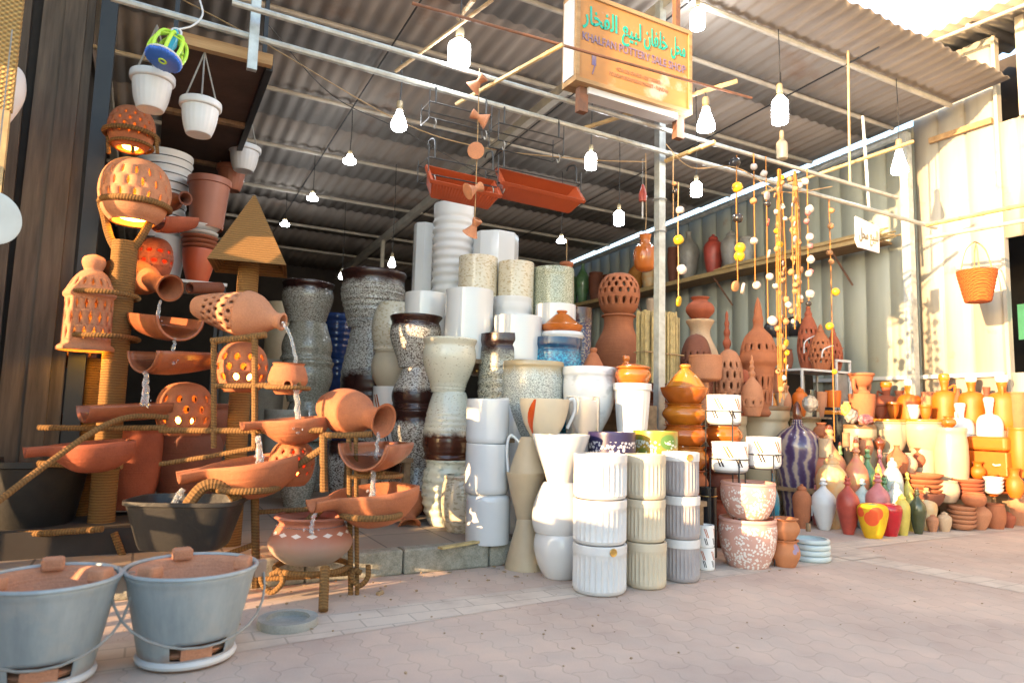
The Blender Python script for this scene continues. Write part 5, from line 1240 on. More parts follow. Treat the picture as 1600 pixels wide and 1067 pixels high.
P('ridged_planter', 'planter', 'cyl', 'white_matte', 798, None, 464, 62, 5.28, 'white ridged pot behind the low white cylinder', gw, z0=z1, ridge=(5, .02, .2, .98))
P('white_cylinder', 'planter', 'cyl', 'white_gloss', 808, None, 492, 76, 4.98, 'low white cylinder in the front row under the ridged pot', gw, z0=z1)
P('white_cylinder', 'planter', 'cyl', 'white_gloss', 867, None, 475, 64, 5.2, 'white cylinder under the speckled green pot', gw, z0=z1)
# lower table
z2 = .74
P('glazed_planter', 'planter', 'drum', 'greygreen_speckle', 788, None, 519, 82, 4.98, 'ridged speckled planter with a brown rim below the white cylinders', z0=z2, ridge=(8, .02, .05, .75))
P('granite_bowl', 'planter', 'wide', 'grey_granite', 833, None, 562, 96, 4.62, 'wide grey speckled bowl in front of the turquoise pot', z0=z2)
P('turquoise_pot', 'planter', 'drum', 'turquoise_fleck', 868, None, 525, 82, 5.0, 'bright turquoise ridged pot under the pointed clay lid', z0=z2, ridge=(5, .02, .1, .85))
P('white_disc', 'plate', [(1, 0), (1, 1), (0, 1)], 'white_gloss', 878, 526, 516, 66, 5.0, 'white plate under the pointed clay lid', n=2)
P('tagine', 'tagine', 'tagine', 'glaze_orange', 878, 517, 480, 66, 5.0, 'pointed clay lid on the turquoise pot')
P('patterned_vase', 'planter', 'tulip', 'navy_pattern', 906, None, 479, 36, 5.5, 'dark blue and brown patterned vase behind the pointed clay lid', z0=z2)
P('silver_planter', 'planter', 'goblet', 'silver_dimple', 920, None, 571, 84, 4.55, 'silvery dimpled goblet planter beside the white ribbed planter', z0=.62)
P('clear_jar', 'jar', [(.96, 0), (1, .03), (1, .99), (.98, 1)], 'clear_glass', 911, None, 625, 52, 4.22, 'clear glass cylinder in front of the silvery goblet planter', z0=.62, wall=.006)
table('low bench with the glass cylinder and patterned bowls', 2.35, 3.15, 3.45, 4.15, .62, 'bench', 'display_bench')
# cups and hourglass vases in front
S(822, 'g', [
 ('hourglass_vase', 'cone', 'beige_matte', 896, 816, 62, True, 'beige cone vase standing upside down on the paving'),
 ('hourglass_vase', 'cone', 'beige_matte', 816, 741, 62, False, 'beige cone vase upright on the upside down one'),
 ('hourglass_vase', 'cone', 'beige_matte', 741, 684, 60, True, 'beige cone vase upside down under the cup with the orange leaf', dict(du=6)),
 ('leaf_cup', 'cup', 'cream_matte', 684, 622, 78, False, 'white and cream cup with an orange leaf and a side handle', dict(du=28))], 'vase', 'beige cone vases and leaf cup')
lc = [o for o in bpy.data.objects if o.name.startswith('leaf_cup')][0]; i_ = info(lc); lc.rotation_euler = (0, 0, 0)
ex = Vector((math.cos(YAW), -math.sin(YAW), 0)); tc = -fh
MB().tube(spl([ex * i_.r * .93 + Vector((0, 0, i_.h * .95)), ex * i_.r * 1.15 + Vector((0, 0, i_.h * 1.02)), ex * i_.r * 1.2 + Vector((0, 0, i_.h * .7)), ex * i_.r * .92 + Vector((0, 0, i_.h * .25))]), .010, 8).build('handle', 'white_gloss', lc)
lf_ = []
aa = math.atan2(tc.y, tc.x) - .75
V, Fc = [], []
for k in range(9):
    z = i_.h * (.04 + .94 * k / 8); rr_ = radius_at('cup', i_.r, i_.h, z) + .003; c_ = aa + .45 * (k / 8) - .1; wv = .24 * math.sin(PI * (k + .3) / 9)
    V += [(rr_ * math.cos(c_ - wv), rr_ * math.sin(c_ - wv), z), ((rr_ + .004) * math.cos(c_), (rr_ + .004) * math.sin(c_), z), (rr_ * math.cos(c_ + wv * .4), rr_ * math.sin(c_ + wv * .4), z)]
for k in range(8):
    for q in range(2): Fc.append((3 * k + q, 3 * k + q + 1, 3 * k + q + 4, 3 * k + q + 3))
mesh_obj('leaf', V, Fc, 'leaf_orange', lc)
hg = bpy.data.objects['hourglass_vase.001']; i_ = info(hg); hg.rotation_euler = (0, 0, 0)
MB().tube(spl([-ex * i_.r * .9 + Vector((0, 0, i_.h * .98)), -ex * i_.r * 1.0 + Vector((0, 0, i_.h * 1.5)), -ex * i_.r * .8 + Vector((0, 0, i_.h * 1.8)), -ex * i_.r * .2 + Vector((0, 0, i_.h * 1.5)), -ex * i_.r * .1 + Vector((0, 0, i_.h * 1.02))]), .009, 8).build('handle', 'white_gloss', hg)
S(876, 'g', [
 ('white_vase', 'barrel', 'white_gloss', 912, 838, 82, False, 'big white vase standing on the paving beside the fluted pots'),
 ('white_vase', 'barrel', 'white_gloss', 838, 757, 84, True, 'big white vase turned upside down on the lowest white vase'),
 ('white_vase', 'cone', 'white_gloss', 757, 680, 90, False, 'big white flaring vase on top beside the purple bowl')], 'vase', 'big white vases stacked on the paving')
# fluted pots
def fl(th, z, a): return a * (1 - (.058 * abs(math.sin(th * 15)) ** .5 if .10 < z < .79 else 0))
def flut(u, mat, w, seams, who, rimmat=None, badge=()):
    n = ('bottom', 'middle', 'top'); rows = []
    for i in range(3): rows.append(('fluted_pot', 'fluted', mat, seams[i], seams[i + 1], w, False, '%s fluted pot at the %s of its stack%s' % (who, n[i], ', with a gold badge' if i in badge else ''), dict(mod=fl, nu=180, ridge=None)))
    os_ = S(u, 'g', rows, 'planter', 'fluted pots in three stacks')
    for i, o in enumerate(os_):
        p = info(o); o.rotation_euler = (0, 0, 0)
        if rimmat: lathe('rim_band', [(1.0, 0), (1.012, .05), (1.012, .95), (.99, 1)], rimmat, p.r, p.h * .185, parent=o, loc=(0, 0, p.h * .818), wall=.014, nu=48)
        if i in badge:
            dd = (CAM - o.location); dd.z = 0; dd.normalize(); dd.rotate(Matrix.Rotation(.50, 3, 'Z'))
            lathe('badge', [(.9, 0), (1, .3), (.9, 1), (.6, .8), (0, .8)], 'gold', .021, .006, parent=o, loc=dd * (p.r * 1.005) + Vector((0, 0, p.h * .90)), nu=20, rot=dd.to_track_quat('Z', 'Y').to_euler())
flut(937, 'white_matte', 83, (934, 855, 783, 711), 'white', None, (0,))
flut(1009, 'cream_matte', 64, (923, 850, 782, 711), 'beige')
flut(1064, 'grey_matte', 58, (912, 845, 777, 708), 'grey white-rimmed', 'white_matte', (2,))
# bowls and planter behind the fluted pots
P('flower_bowl', 'planter', 'cyl', 'navy_flowers', 956, None, 679, 74, 4.05, 'dark purple bowl with white flower dots behind the white fluted stack', z0=.40)
P('flower_bowl', 'planter', 'cyl', 'green_flowers', 1024, None, 677, 70, 4.2, 'green and yellow bowl with white flower dots behind the beige fluted stack', z0=.40)
table('small low bench under the two flower dotted bowls', 2.25, 3.05, 3.16, 3.42, .40, 'bench', 'display_bench')
def rib(th, z, a): return a * (1 + .02 * (1 if int(th / (2 * PI) * 40) % 2 else 0) * (1 if .08 < z < .84 else 0))
o = P('ribbed_planter', 'planter', 'taper', 'white_plastic', 988, None, 598, 60, 4.40, 'white plastic ribbed planter standing on its saucer', z0=.79, mod=rib, nu=80)
lathe('saucer', [(.9, 0), (1, .8), (.97, 1)], 'white_plastic', info(o).r * 1.08, .02, parent=o, wall=.01, loc=(0, 0, -.012))
tag(MB().box((-.16, -.12, 0), (.16, .12, .765)).build('wooden_crate', 'shelf_wood', None, (info(o).loc.x, info(o).loc.y + .03, 0), 0), 'wooden crate under the white ribbed planter', 'crate')
P('tagine', 'tagine', 'casserole', 'glaze_orange', 989, 600, 566, 58, 4.42, 'shiny orange covered dish on the white ribbed planter')
P('tagine', 'tagine', 'tagine', 'glaze_orange', 978, 620, 553, 46, 4.75, 'orange dish with a knobbed lid just behind the ribbed planter', z0=.98)
P('tagine', 'tagine', 'tagine', 'terracotta', 927, 580, 541, 46, 5.0, 'plain clay tagine lid behind the silvery goblet planter', z0=1.12)
tag(MB().box((-.3, -.16, 0), (.3, .16, 1.11)).build('wooden_crate', 'shelf_wood', None, at(932, 600, 5.05) * 1.0, 0), 'tall crate under the plain clay tagine behind the goblet planter', 'crate')
bpy.data.objects['wooden_crate.001'].location.z = 0
tag(MB().box((-.14, -.12, 0), (.14, .12, .978)).build('wooden_crate', 'shelf_wood', None, at(985, 620, 4.85) * 1.0, 0), 'narrow crate under the orange dish with a knobbed lid', 'crate')
bpy.data.objects['wooden_crate.002'].location.z = 0
gt = 'stack of orange glazed casseroles beside the sign pole'
names_ = ['on the paving', 'second from the paving', 'third from the paving', 'fourth from the paving', 'fifth from the paving', 'just under the footed bowl']
vs = [868, 822, 778, 736, 698, 664, 630]
S(1070, 4.85, [('casserole', 'beltpot', ('terracotta' if i < 3 else 'glaze_amber' if i % 2 else 'glaze_orange'), vs[i], vs[i + 1], 74 - (3 if i == 5 else 0), False, 'orange casserole %s in the tagine stack' % names_[i]) for i in range(6)] + [
 ('tagine_dish', 'dish', 'glaze_orange', 630, 604, 76, False, 'wide orange tagine dish on the stack of casseroles'),
 ('tagine', [(.96, 0), (1, .05), (.90, .18), (.62, .5), (.30, .74), (.22, .8), (.30, .9), (.22, .99), (0, 1)], 'glaze_amber', 604, 566, 62, False, 'shiny yellow orange tagine lid with a knob beside the sign pole')], 'casserole', gt, z0=0)
vs = [870, 800, 740, 690, 655, 625, 598]
S(1022, 5.35, [('casserole', 'beltpot', 'glaze_brown' if i % 2 else 'terracotta_dark', vs[i], vs[i + 1], 56, False, 'dark brown casserole number %s from the ground behind the ribbed planter' % ('one', 'two', 'three', 'four', 'five', 'six')[i]) for i in range(6)], 'casserole', 'dark brown casseroles behind the ribbed planter', z0=0)
# striped pots on a wire stand, orange pots behind
st = tag(empty('wire_stand', at(1150, 800, 4.42) * 1.0), 'black wire plant stand holding the white pots with strokes', 'plant stand'); st.location.z = 0; SL = Vector(st.location)
trio = []
for u, vt, vb, w, d, lb in ((1131, 617, 661, 54, 4.55, 'highest white pot with brown and black strokes on the wire stand'), (1140, 692, 737, 58, 4.40, 'white pot with strokes above the upper pink pot'), (1193, 684, 730, 55, 4.45, 'white pot with strokes nearest the big violet vase')):
    o = P('striped_pot', 'pot', 'cylround', 'white_strokes', u, vb, vt, w, d, lb, 'white pots with strokes on the wire stand', wall=.008); p = info(o)
    lathe('saucer', [(.85, 0), (1, .9), (.97, 1)], 'white_gloss', p.r * .98, .016, parent=o, wall=.006, loc=(0, 0, -.008)); c = p.loc - SL
    MB().tube(circ((c.x, c.y, c.z + p.h * .42), p.r + .006, 24), .004, 6, True).tube(circ((c.x, c.y, c.z - .014), p.r * .8, 24), .004, 6, True).build('ring', 'wire_black', st)
    for a in (.3, 2.4, 4.4): MB().tube([(c.x + (p.r + .006) * math.cos(a), c.y + (p.r + .006) * math.sin(a), c.z + p.h * .42), (c.x + (p.r + .004) * math.cos(a), c.y + (p.r + .004) * math.sin(a), .0)], .004, 6).build('leg', 'wire_black', st)
vs = [872, 826, 782, 738, 700, 662]
S(1128, 5.0, [('casserole', 'beltpot', 'glaze_orange' if i > 3 else 'terracotta_red' if i % 2 else 'terracotta_dark', vs[i], vs[i + 1], 62, False, 'orange clay pot number %s from the ground behind the striped pots' % ('one', 'two', 'three', 'four', 'five')[i]) for i in range(5)], 'casserole', 'orange pots behind the striped pots', z0=0)
o = P('tin', 'tin', 'cyl', 'black_glaze', 1106, None, 765, 27, 4.6, 'black tin with a gold line beside the pink pots', z0=0)
MB().tube(circ((0, 0, info(o).h * .90), info(o).r * 1.0, 24), .004, 6, True).build('gold_line', 'gold', o)
S(1103, 'g', [('striped_pot', 'cylround', 'white_strokes', 892, 857, 27, False, 'lower small white pot with strokes on the paving'), ('striped_pot', 'cylround', 'white_strokes', 857, 822, 27, False, 'upper small white pot with strokes on the lower one')], 'pot', 'small white pots with strokes on the paving')
S(1168, 'g', [('pink_pot', 'wide', 'pink_flowers', 893, 814, 90, False, 'lower pink pot with white flowers, on the paving'), ('pink_pot', 'wide', 'pink_flowers', 822, 756, 86, False, 'upper pink pot with white flowers, set in the lower one')], 'planter', 'pink flowered pots')
S(1226, 'g', [('clay_burner', 'beltpot', 'smoker_clay', 889, 846, 48, False, 'lower orange clay burner with a violet dot, on the paving'), ('clay_burner', 'beltpot', 'smoker_clay', 846, 812, 48, False, 'upper orange clay burner with a violet dot')], 'burner', 'clay burners with violet dots')
S(1266, 'g', [('glass_plate', [(.9, 0), (1, .3), (1, .8), (.95, 1)], 'pale_plate', 880, 871, 64, False, 'lowest pale plate of the stack on the paving'), ('glass_plate', [(.9, 0), (1, .3), (1, .8), (.95, 1)], 'pale_plate', 871, 862, 64, False, 'second lowest pale plate of the stack on the paving'), ('glass_plate', [(.9, 0), (1, .3), (1, .8), (.95, 1)], 'pale_plate', 862, 853, 62, False, 'third pale plate of the stack on the paving'), ('glass_plate', [(.9, 0), (1, .3), (1, .8), (.95, 1)], 'pale_plate', 853, 845, 60, False, 'topmost pale plate, with the wooden peg on it')], 'plate', 'pale plates stacked on the paving')
P('wooden_peg', 'peg', 'cyl', 'shelf_wood', 1263, 852, 818, 8, 4.75, 'upright wooden peg on the stack of pale plates', z0=.155, nu=14, wall=0)

# ================================================================ the terracotta side
zb = .93
bench = table('long plank bench carrying the pierced clay lanterns in front of the metal wall', 3.75, 7.05, 5.05, 6.75, zb, 'bench', 'display_bench')
gl = 'pierced clay lanterns on the long bench'
def BP(name, cat, prof, mat, u, vt, w, d, label, g=None, **k): return P(name, cat, prof, mat, u, None, vt, w, d, label, g, z0=zb, **k)
def BL(prof, mat, u, vt, w, d, label, rows, nu=12, z0=zb, **k): return lantern(prof, mat, u, None, vt, w, d, label, rows, nu, k.pop('hole', (.25, .36)), k.pop('shape', 'oval'), None, gl, z0)
bj = BP('water_jar', 'jar', [(.50, 0), (.55, .02), (.80, .25), (1, .50), (.92, .68), (.66, .82), (.58, .90), (.60, .97), (.68, .985), (.66, 1)], 'terracotta', 966, 487, 80, 6.75, 'very large plain terracotta water jar under the pierced ball')
p = info(bj)
o = pierced('clay_lantern', 'sphere', 'terracotta', p.r * .84, at(972, 424, 6.6).z - at(972, 492, 6.6).z, p.loc + Vector((0, 0, p.h)), nu=16, rows=((.2, .40), (.46, .60), (.60, .74), (.74, .86)), hole=(.22, .42)); tag(o, 'pierced clay ball standing on the very large terracotta jar', 'lantern', gl)
o = BP('pot', 'pot', 'round', 'clay_sand', 1022, 465, 28, 7.6, 'sandy clay pot behind the bundle of reeds')
rb = tag(empty('reed_bundle', (at(1030, 560, 5.9).x, at(1030, 560, 5.9).y, 0)), 'upright bundle of yellow reeds tied behind the sign pole', 'reed bundle')
m = MB()
for i in range(110):
    x, y = random.uniform(-.20, .20), random.uniform(-.06, .06); t_ = at(1030 + x * 150, 486 + abs(random.gauss(0, 7)), 5.9).z; m.tube([(x, y, 0.0), (x + random.uniform(-.01, .01), y, t_)], random.uniform(.006, .010), 5)
m.build('reeds', 'reed', rb); MB().tube([(-.215, -.07, 1.45), (.215, -.07, 1.44), (.215, .07, 1.44), (-.215, .07, 1.45)], .007, 6, True).build('tie', 'cord_tan', rb)
cj = BP('pot', 'pot', 'amphora', 'clay_sand', 1094, 496, 62, 6.55, 'cream round necked pot under the red squat one')
p = info(cj); o = lathe('pot', 'potneck', 'terracotta_red', px(1094, 46, 6.55) / 2, at(1094, 462, 6.5).z - at(1094, 498, 6.5).z, wall=.01); o.location = p.loc + Vector((0, 0, p.h)); tag(o, 'squat red clay pot on top of the cream necked pot', 'pot')
BL('sphere', 'terracotta_dark', 1088, 518, 54, 6.2, 'dark brown pierced ball in front of the cream necked pot', ((.3, .42), (.42, .54), (.54, .66), (.66, .78)), 14, hole=(.16, .34))
o = P('pedestal_bowl', 'bowl', [(.50, 0), (.52, .05), (.24, .18), (.22, .5), (.26, .55), (.80, .58), (.94, .66), (.97, .95), (1, .97), (.98, 1)], 'terracotta_pale', 1102, 632, 553, 54, 5.75, 'pale clay bowl on a pedestal behind the striped pots', z0=.93)
BL('finial', 'terracotta_red', 1136, 482, 42, 6.75, 'red pierced lantern with a tall beaded finial', ((.14, .26), (.28, .42)), 12)
BL('sphere', 'terracotta_pale', 1139, 543, 46, 6.2, 'pale pierced ball in front of the red finial lantern', ((.2, .36), (.36, .52), (.52, .68), (.68, .82)), 12, hole=(.2, .32))
BL('sphere', 'terracotta_red', 1160, 575, 34, 6.25, 'small red pierced ball beside the pale one', ((.25, .5), (.5, .75)), 10)
BL('bigdome', 'terracotta', 1185, 458, 62, 6.6, 'largest domed clay lantern with a pointed top', ((.10, .22), (.22, .34), (.53, .60)), 14, hole=(.16, .36))
BL('finial', 'terracotta_pale', 1175, 552, 36, 6.05, 'small pale clay lantern with a knobbed finial', ((.14, .3),), 8, hole=(.12, .2))
o = P('jug', 'jug', 'jug', 'terracotta', 1212, 640, 575, 30, 7.0, 'clay jug with a curved handle beside the domed lantern', z0=.93)
MB().tube(spl([(info(o).r * .8, 0, info(o).h * .3), (info(o).r * 1.4, 0, info(o).h * .6), (info(o).r * .5, 0, info(o).h * .9)]), .012, 7).build('handle', 'terracotta', o)
# white metal shelf frame with carried lanterns
sf = tag(empty('metal_shelf', at(1268, 640, 7.45) * 1.0), 'white metal shelf frame holding lanterns with white cords', 'shelf'); sf.location.z = zb; Q = Vector(sf.location)
zt = at(1268, 578, 7.3).z - zb; xa, xb_ = px(1268, 118, 7.4) * -.55, px(1268, 118, 7.4) * .5
MB().box((xa, -.22, zt - .022), (xb_, .22, zt)).build('shelf_board', 'white_matte', sf, smooth=0)
for x in (xa, xb_ - .02, xb_ * .35):
    for y in (-.22, .20): MB().box((x, y, 0), (x + .02, y + .02, zt - .023 + (.12 if x > 0 and y < 0 else 0))).build('leg', 'white_matte', sf, smooth=0)
MB().box((xb_ * .35, -.222, zt + .10), (xb_, -.20, zt + .125)).build('rail', 'white_matte', sf, smooth=0)
MB().box((xb_ * .40, -.19, 0), (xb_ * .95, -.17, zt - .03)).build('grey_sheet', 'bag_grey', sf, smooth=0)
zs = zb + zt
for u, vt, w, d, mat, lb in ((1264, 470, 38, 7.5, 'terracotta_red', 'tall red pierced lantern on the white shelf frame'), (1283, 503, 38, 7.32, 'terracotta', 'smaller pierced lantern with a white carrying cord on the white shelf frame'), (1303, 508, 30, 7.5, 'terracotta_red', 'pierced lantern nearest the bare wall on the white shelf frame')):
    o = lantern('conelantern', mat, u, None, vt, w, d, lb, ((.12, .24), (.24, .36), (.36, .48), (.52, .62)), 12, (.2, .34), 'oval', None, 'lanterns on the white shelf frame', zs); p = info(o)
    MB().tube(spl([(-p.r, -.01, p.h * .25), (-p.r * 1.02, -.03, p.h * .42), (0, -p.r * 1.02, p.h * .52), (p.r * 1.02, -.03, p.h * .42), (p.r, -.01, p.h * .25)]), .007, 6).build('cord', 'paper_white' if u == 1283 or u == 1264 else 'terracotta_red', o)
P('clay_lantern', 'lantern', 'round', 'terracotta_dark', 1228, None, 545, 24, 7.35, 'small brown ball on the white shelf frame', z0=zs, wall=0)
for u, vt, w, dz, lb in ((1206, 500, 26, 0, 'black balloon like pot beside the domed lantern'), (1222, 497, 28, .0, 'black round pot half behind the charm bundle'), (1242, 492, 32, 0, 'largest black round pot above the white shelf frame'), (1214, 540, 24, 0, 'black round pot low behind the domed lantern')):
    P('black_pot', 'pot', 'sphere', 'black_glaze', u, vt + w * 1.0, vt, w, 7.75, lb, 'black round pots behind the lanterns', wall=0)
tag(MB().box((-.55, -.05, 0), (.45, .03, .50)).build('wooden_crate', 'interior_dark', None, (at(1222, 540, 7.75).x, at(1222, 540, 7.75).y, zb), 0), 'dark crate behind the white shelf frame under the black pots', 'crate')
# the big cream jars and the row of small ware on planks
gj = 'big cream stoneware jars'
def FJ(u, vt, w, d, label, mat='stoneware_cream', prof='jarwide', lid=True, vb=None):
    o = P('stoneware_jar', 'jar', prof, mat, u, vb, vt, w, d, label, gj if mat == 'stoneware_cream' else None, z0=0 if vb is None else None); p = info(o)
    if lid: lathe('rim', [(.96, 0), (1.0, .2), (1.0, .8), (.95, 1)], 'stoneware_brown' if mat == 'stoneware_cream' else 'glaze_amber', p.r * 1.012, p.h * .05, parent=o, wall=.03, loc=(0, 0, p.h * .955), nu=36)
    return o
FJ(1132, 642, 70, 6.6, 'wide cream jar half hidden by the highest striped pot')
FJ(1192, 634, 82, 6.75, 'wide cream jar right behind the lower striped pots')
FJ(1252, 636, 64, 6.95, 'cream jar behind the stopper of the violet vase')
FJ(1306, 641, 56, 6.85, 'dark glassy jar with an orange rim beside the violet vase', 'dark_glass', 'cyl')
FJ(1343, 664, 52, 6.6, 'low cream jar stack beside the dark glassy jar')
FJ(1366, 664, 40, 6.8, 'narrow cream jar behind the low one')
for u, w, d, lb, l2 in ((1391, 56, 6.6, 'cream bowl jar on a narrower jar, middle of the cream row', 'narrow cream jar carrying the middle bowl jar'), (1442, 66, 6.5, 'widest cream bowl jar near the steel post', 'narrow cream jar carrying the widest bowl jar')):
    jj = S(u, d, [('stoneware_jar', 'taperplain', 'stoneware_cream', None, 704, w * .66, False, l2), ('stoneware_jar', 'jarwide', 'stoneware_cream', 704, 655, w, False, lb)], 'jar', gj, z0=0)
    p = info(jj[1]); lathe('rim', [(.96, 0), (1.0, .2), (1.0, .8), (.95, 1)], 'glaze_amber', p.r * 1.012, p.h * .10, parent=jj[1], wall=.03, loc=(0, 0, p.h * .91), nu=36)
FJ(1484, 668, 56, 6.35, 'cream bottle with a sunlit white front', prof='ovoid', lid=False)
P('orange_lid', 'lid', 'potneck', 'glaze_orange', 1482, 668, 650, 26, 6.35, 'orange stopper pot on the cream bottle')
small = [(1110, 622, 26, 5.95, 'potneck', 'stoneware_cream'), (1133, 600, 28, 5.95, 'cup', 'stoneware_cream'), (1160, 604, 20, 6.05, 'potneck', 'clay_sand'), (1176, 606, 24, 6.05, 'cup', 'clay_sand'), (1198, 596, 20, 6.1, 'cyl', 'silver_glaze'), (1190, 617, 20, 6.0, 'cup', 'clear_glass'), (1206, 614, 16, 6.0, 'potneck', 'glaze_amber'), (1226, 602, 22, 6.25, 'potneck', 'terracotta_pale'), (1222, 614, 20, 6.1, 'cup', 'clay_sand'), (1250, 604, 26, 6.3, 'ginger', 'jar_yellow'), (1256, 618, 20, 6.1, 'cup', 'stoneware_cream'), (1268, 610, 16, 6.1, 'cyl', 'dark_glass'), (1283, 612, 20, 6.2, 'cup', 'terracotta_pale'), (1302, 610, 26, 6.15, 'cup', 'jar_yellow'), (1322, 627, 18, 6.2, 'potneck', 'clay_sand')]
gsm = 'small cups and jars set out on the jar tops'
adj = ['next to the striped pot', 'with a teal lid', 'squat and sandy', 'sandy, with a wide mouth', 'silvery and straight', 'of clear glass', 'small and amber', 'pale terracotta, necked', 'sandy, below the domed lantern', 'yellow, shaped like a ginger jar', 'cream, behind the violet stopper', 'dark and straight', 'pale terracotta, on the dark jar side', 'bright yellow, on the dark glassy jar', 'sandy, at the end of the row']
pl1 = tag(MB().box((-.02, -.10, 0), (1.62, .16, .018)).build('plank', 'shelf_wood', None, (at(1100, 640, 6.65).x, at(1100, 640, 6.65).y, .925), 0), 'plank laid over the cream jars under the row of small cups', 'plank'); pl1.rotation_euler = (0, 0, math.atan2(at(1320, 640, 6.85).y - at(1100, 640, 6.65).y, at(1320, 640, 6.85).x - at(1100, 640, 6.65).x))
A_, B_ = at(1100, 640, 6.0), at(1320, 640, 6.2)
for (u, vt, w, d, prof, mat), a in zip(small, adj):
    dl = 6.65 + .2 * (u - 1100) / 220
    o = P('small_cup', 'cup', prof, mat, u, None, vt, w, dl, 'small cup in the plank row, ' + a, gsm, z0=.943, nu=20, wall=.005)
    if 'teal' in a: lathe('lid', [(.9, 0), (1, .5), (.8, 1), (0, 1)], 'teal_glaze', info(o).r * .6, .03, parent=o, loc=(0, 0, info(o).h), nu=18)
    if prof == 'cup':
        s_ = info(o); MB().tube(spl([(s_.r * .6, -s_.r * .6, s_.h * .25), (s_.r * 1.1, -s_.r * 1.1, s_.h * .5), (s_.r * .7, -s_.r * .7, s_.h * .85)]), .005, 6).build('handle', mat, o)
for u, v, w, h, mat, lb in ((1330, 650, 26, 22, 'bag_grey', 'crumpled grey bag on the low cream jar'), (1352, 655, 30, 16, 'pink_paint', 'crumpled pinkish bag beside the dark jar'), (1322, 640, 20, 22, 'yellow_paint', 'yellow green crumpled packet beside the dark glassy jar'), (1266, 630, 30, 26, 'bag_grey', 'pale grey plastic bag behind the row of small cups')):
    p = spot(u, v + h / 2, v - h / 2, w, 6.35); bm = bmesh.new(); bmesh.ops.create_icosphere(bm, subdivisions=3, radius=1)
    for q in bm.verts: q.co = Vector((q.co.x * p.r, q.co.y * p.r * .7, q.co.z * p.h * .5)) * (1 + random.uniform(-.13, .13))
    me = bpy.data.meshes.new('plastic_bag'); bm.to_mesh(me); bm.free(); me.materials.append(MATS[mat]); o = bpy.data.objects.new('plastic_bag', me); COL.objects.link(o); o.location = p.loc + Vector((0, 0, p.h * .5)); tag(o, lb, 'bag')
# urn by the wall, second row of ware towards the post
o = P('clay_urn', 'urn', 'bowl', 'terracotta', 1347, 660, 615, 44, 6.9, 'plain clay bowl under the handled urn', z0=.78)
p = info(o); o2 = lathe('clay_urn', 'urn', 'terracotta', p.r * .98, at(1347, 585, 6.8).z - at(1347, 618, 6.8).z, wall=.01); o2.location = p.loc + Vector((0, 0, p.h)); tag(o2, 'clay urn with two strap handles standing before the bare wall panel', 'urn')
for s in (-1, 1): MB().tube(spl([(s * p.r * .45, 0, .01), (s * p.r * .95, 0, .06), (s * p.r * .95, 0, .15)]), .02, 8).build('handle', 'terracotta', o2)
step = tag(empty('stepped_stand', (6.95, 3.9, 0)), 'stepped plank stand full of clay ware below the sunlit wall', 'stand')
MB().box((.12, -.42, .83), (.42, .95, .86)).box((.12, -.42, 0), (.15, .95, .829)).build('upper_step', 'shelf_wood', step, smooth=0)
MB().box((-.12, -.42, .42), (.118, .95, .45)).box((-.12, -.42, 0), (-.09, .95, .419)).build('middle_step', 'shelf_wood', step, smooth=0)
def XP(name, cat, prof, mat, u, vt, w, x, z, label, g=None, vb=None, **k):
    q = onX(u, (vt + (vb or vt + 30)) / 2, x); d = q.dot(fh); return P(name, cat, prof, mat, u, None, vt, w, d, label, g, z0=z, **k)
gy = 'jars and canteens on the upper step below the sunlit wall'
def handle2(o, mat):
    p = info(o); MB().tube(spl([(0, -p.r * .3, p.h * .82), (0, -p.r * .75, p.h * .88), (0, -p.r * .7, p.h * .70)]), .012, 7).build('handle', mat, o)
for u, vt, w, x, prof, mat, lb in ((1385, 603, 46, 7.22, 'canteen', 'terracotta_red', 'reddish canteen with a yellow cap, first on the upper step'), (1421, 600, 42, 7.2, 'canteen', 'jar_yellow', 'pale yellow canteen beside the steel post'), (1476, 592, 44, 7.2, 'canteen', 'jar_yellow', 'orange canteen with a knobbed orange cap just past the steel post'), (1518, 594, 46, 7.2, 'canteen', 'jar_yellow', 'orange canteen with a white neck, middle of the sunlit ones'), (1566, 594, 52, 7.2, 'canteen', 'jar_yellow', 'biggest orange canteen with a white neck near the doorway')):
    o = XP('canteen', 'canteen', prof, mat, u, vt, w, x, .86, lb, gy); p = info(o); handle2(o, mat)
    lathe('cap', [(.8, 0), (1, .3), (.9, .9), (0, 1)], 'glaze_amber' if u in (1385, 1476) else 'white_matte', p.r * .42, p.h * .16, parent=o, loc=(0, 0, p.h * .97), nu=18)
for u, vt, w, x, mat, lb in ((1500, 636, 46, 7.02, 'white_matte', 'white canteen in front of the middle orange one'), (1545, 628, 44, 7.02, 'white_matte', 'white handled canteen nearest the orange chest'), ):
    o = XP('canteen', 'canteen', 'canteen', mat, u, vt, w, x, .62, lb, gy); handle2(o, mat)
    lathe('cap', [(.8, 0), (1, .3), (.9, .9), (0, 1)], mat, info(o).r * .4, info(o).h * .12, parent=o, loc=(0, 0, info(o).h * .98), nu=18)
tag(MB().box((6.97, 3.5, .58), (7.06, 4.3, .615)).box((6.985, 3.55, .451), (7.05, 3.61, .579)).box((6.985, 4.2, .451), (7.05, 4.26, .579)).build('plank', 'shelf_wood', None, (0, 0, 0), 0), 'narrow plank on blocks under the white canteens', 'plank')
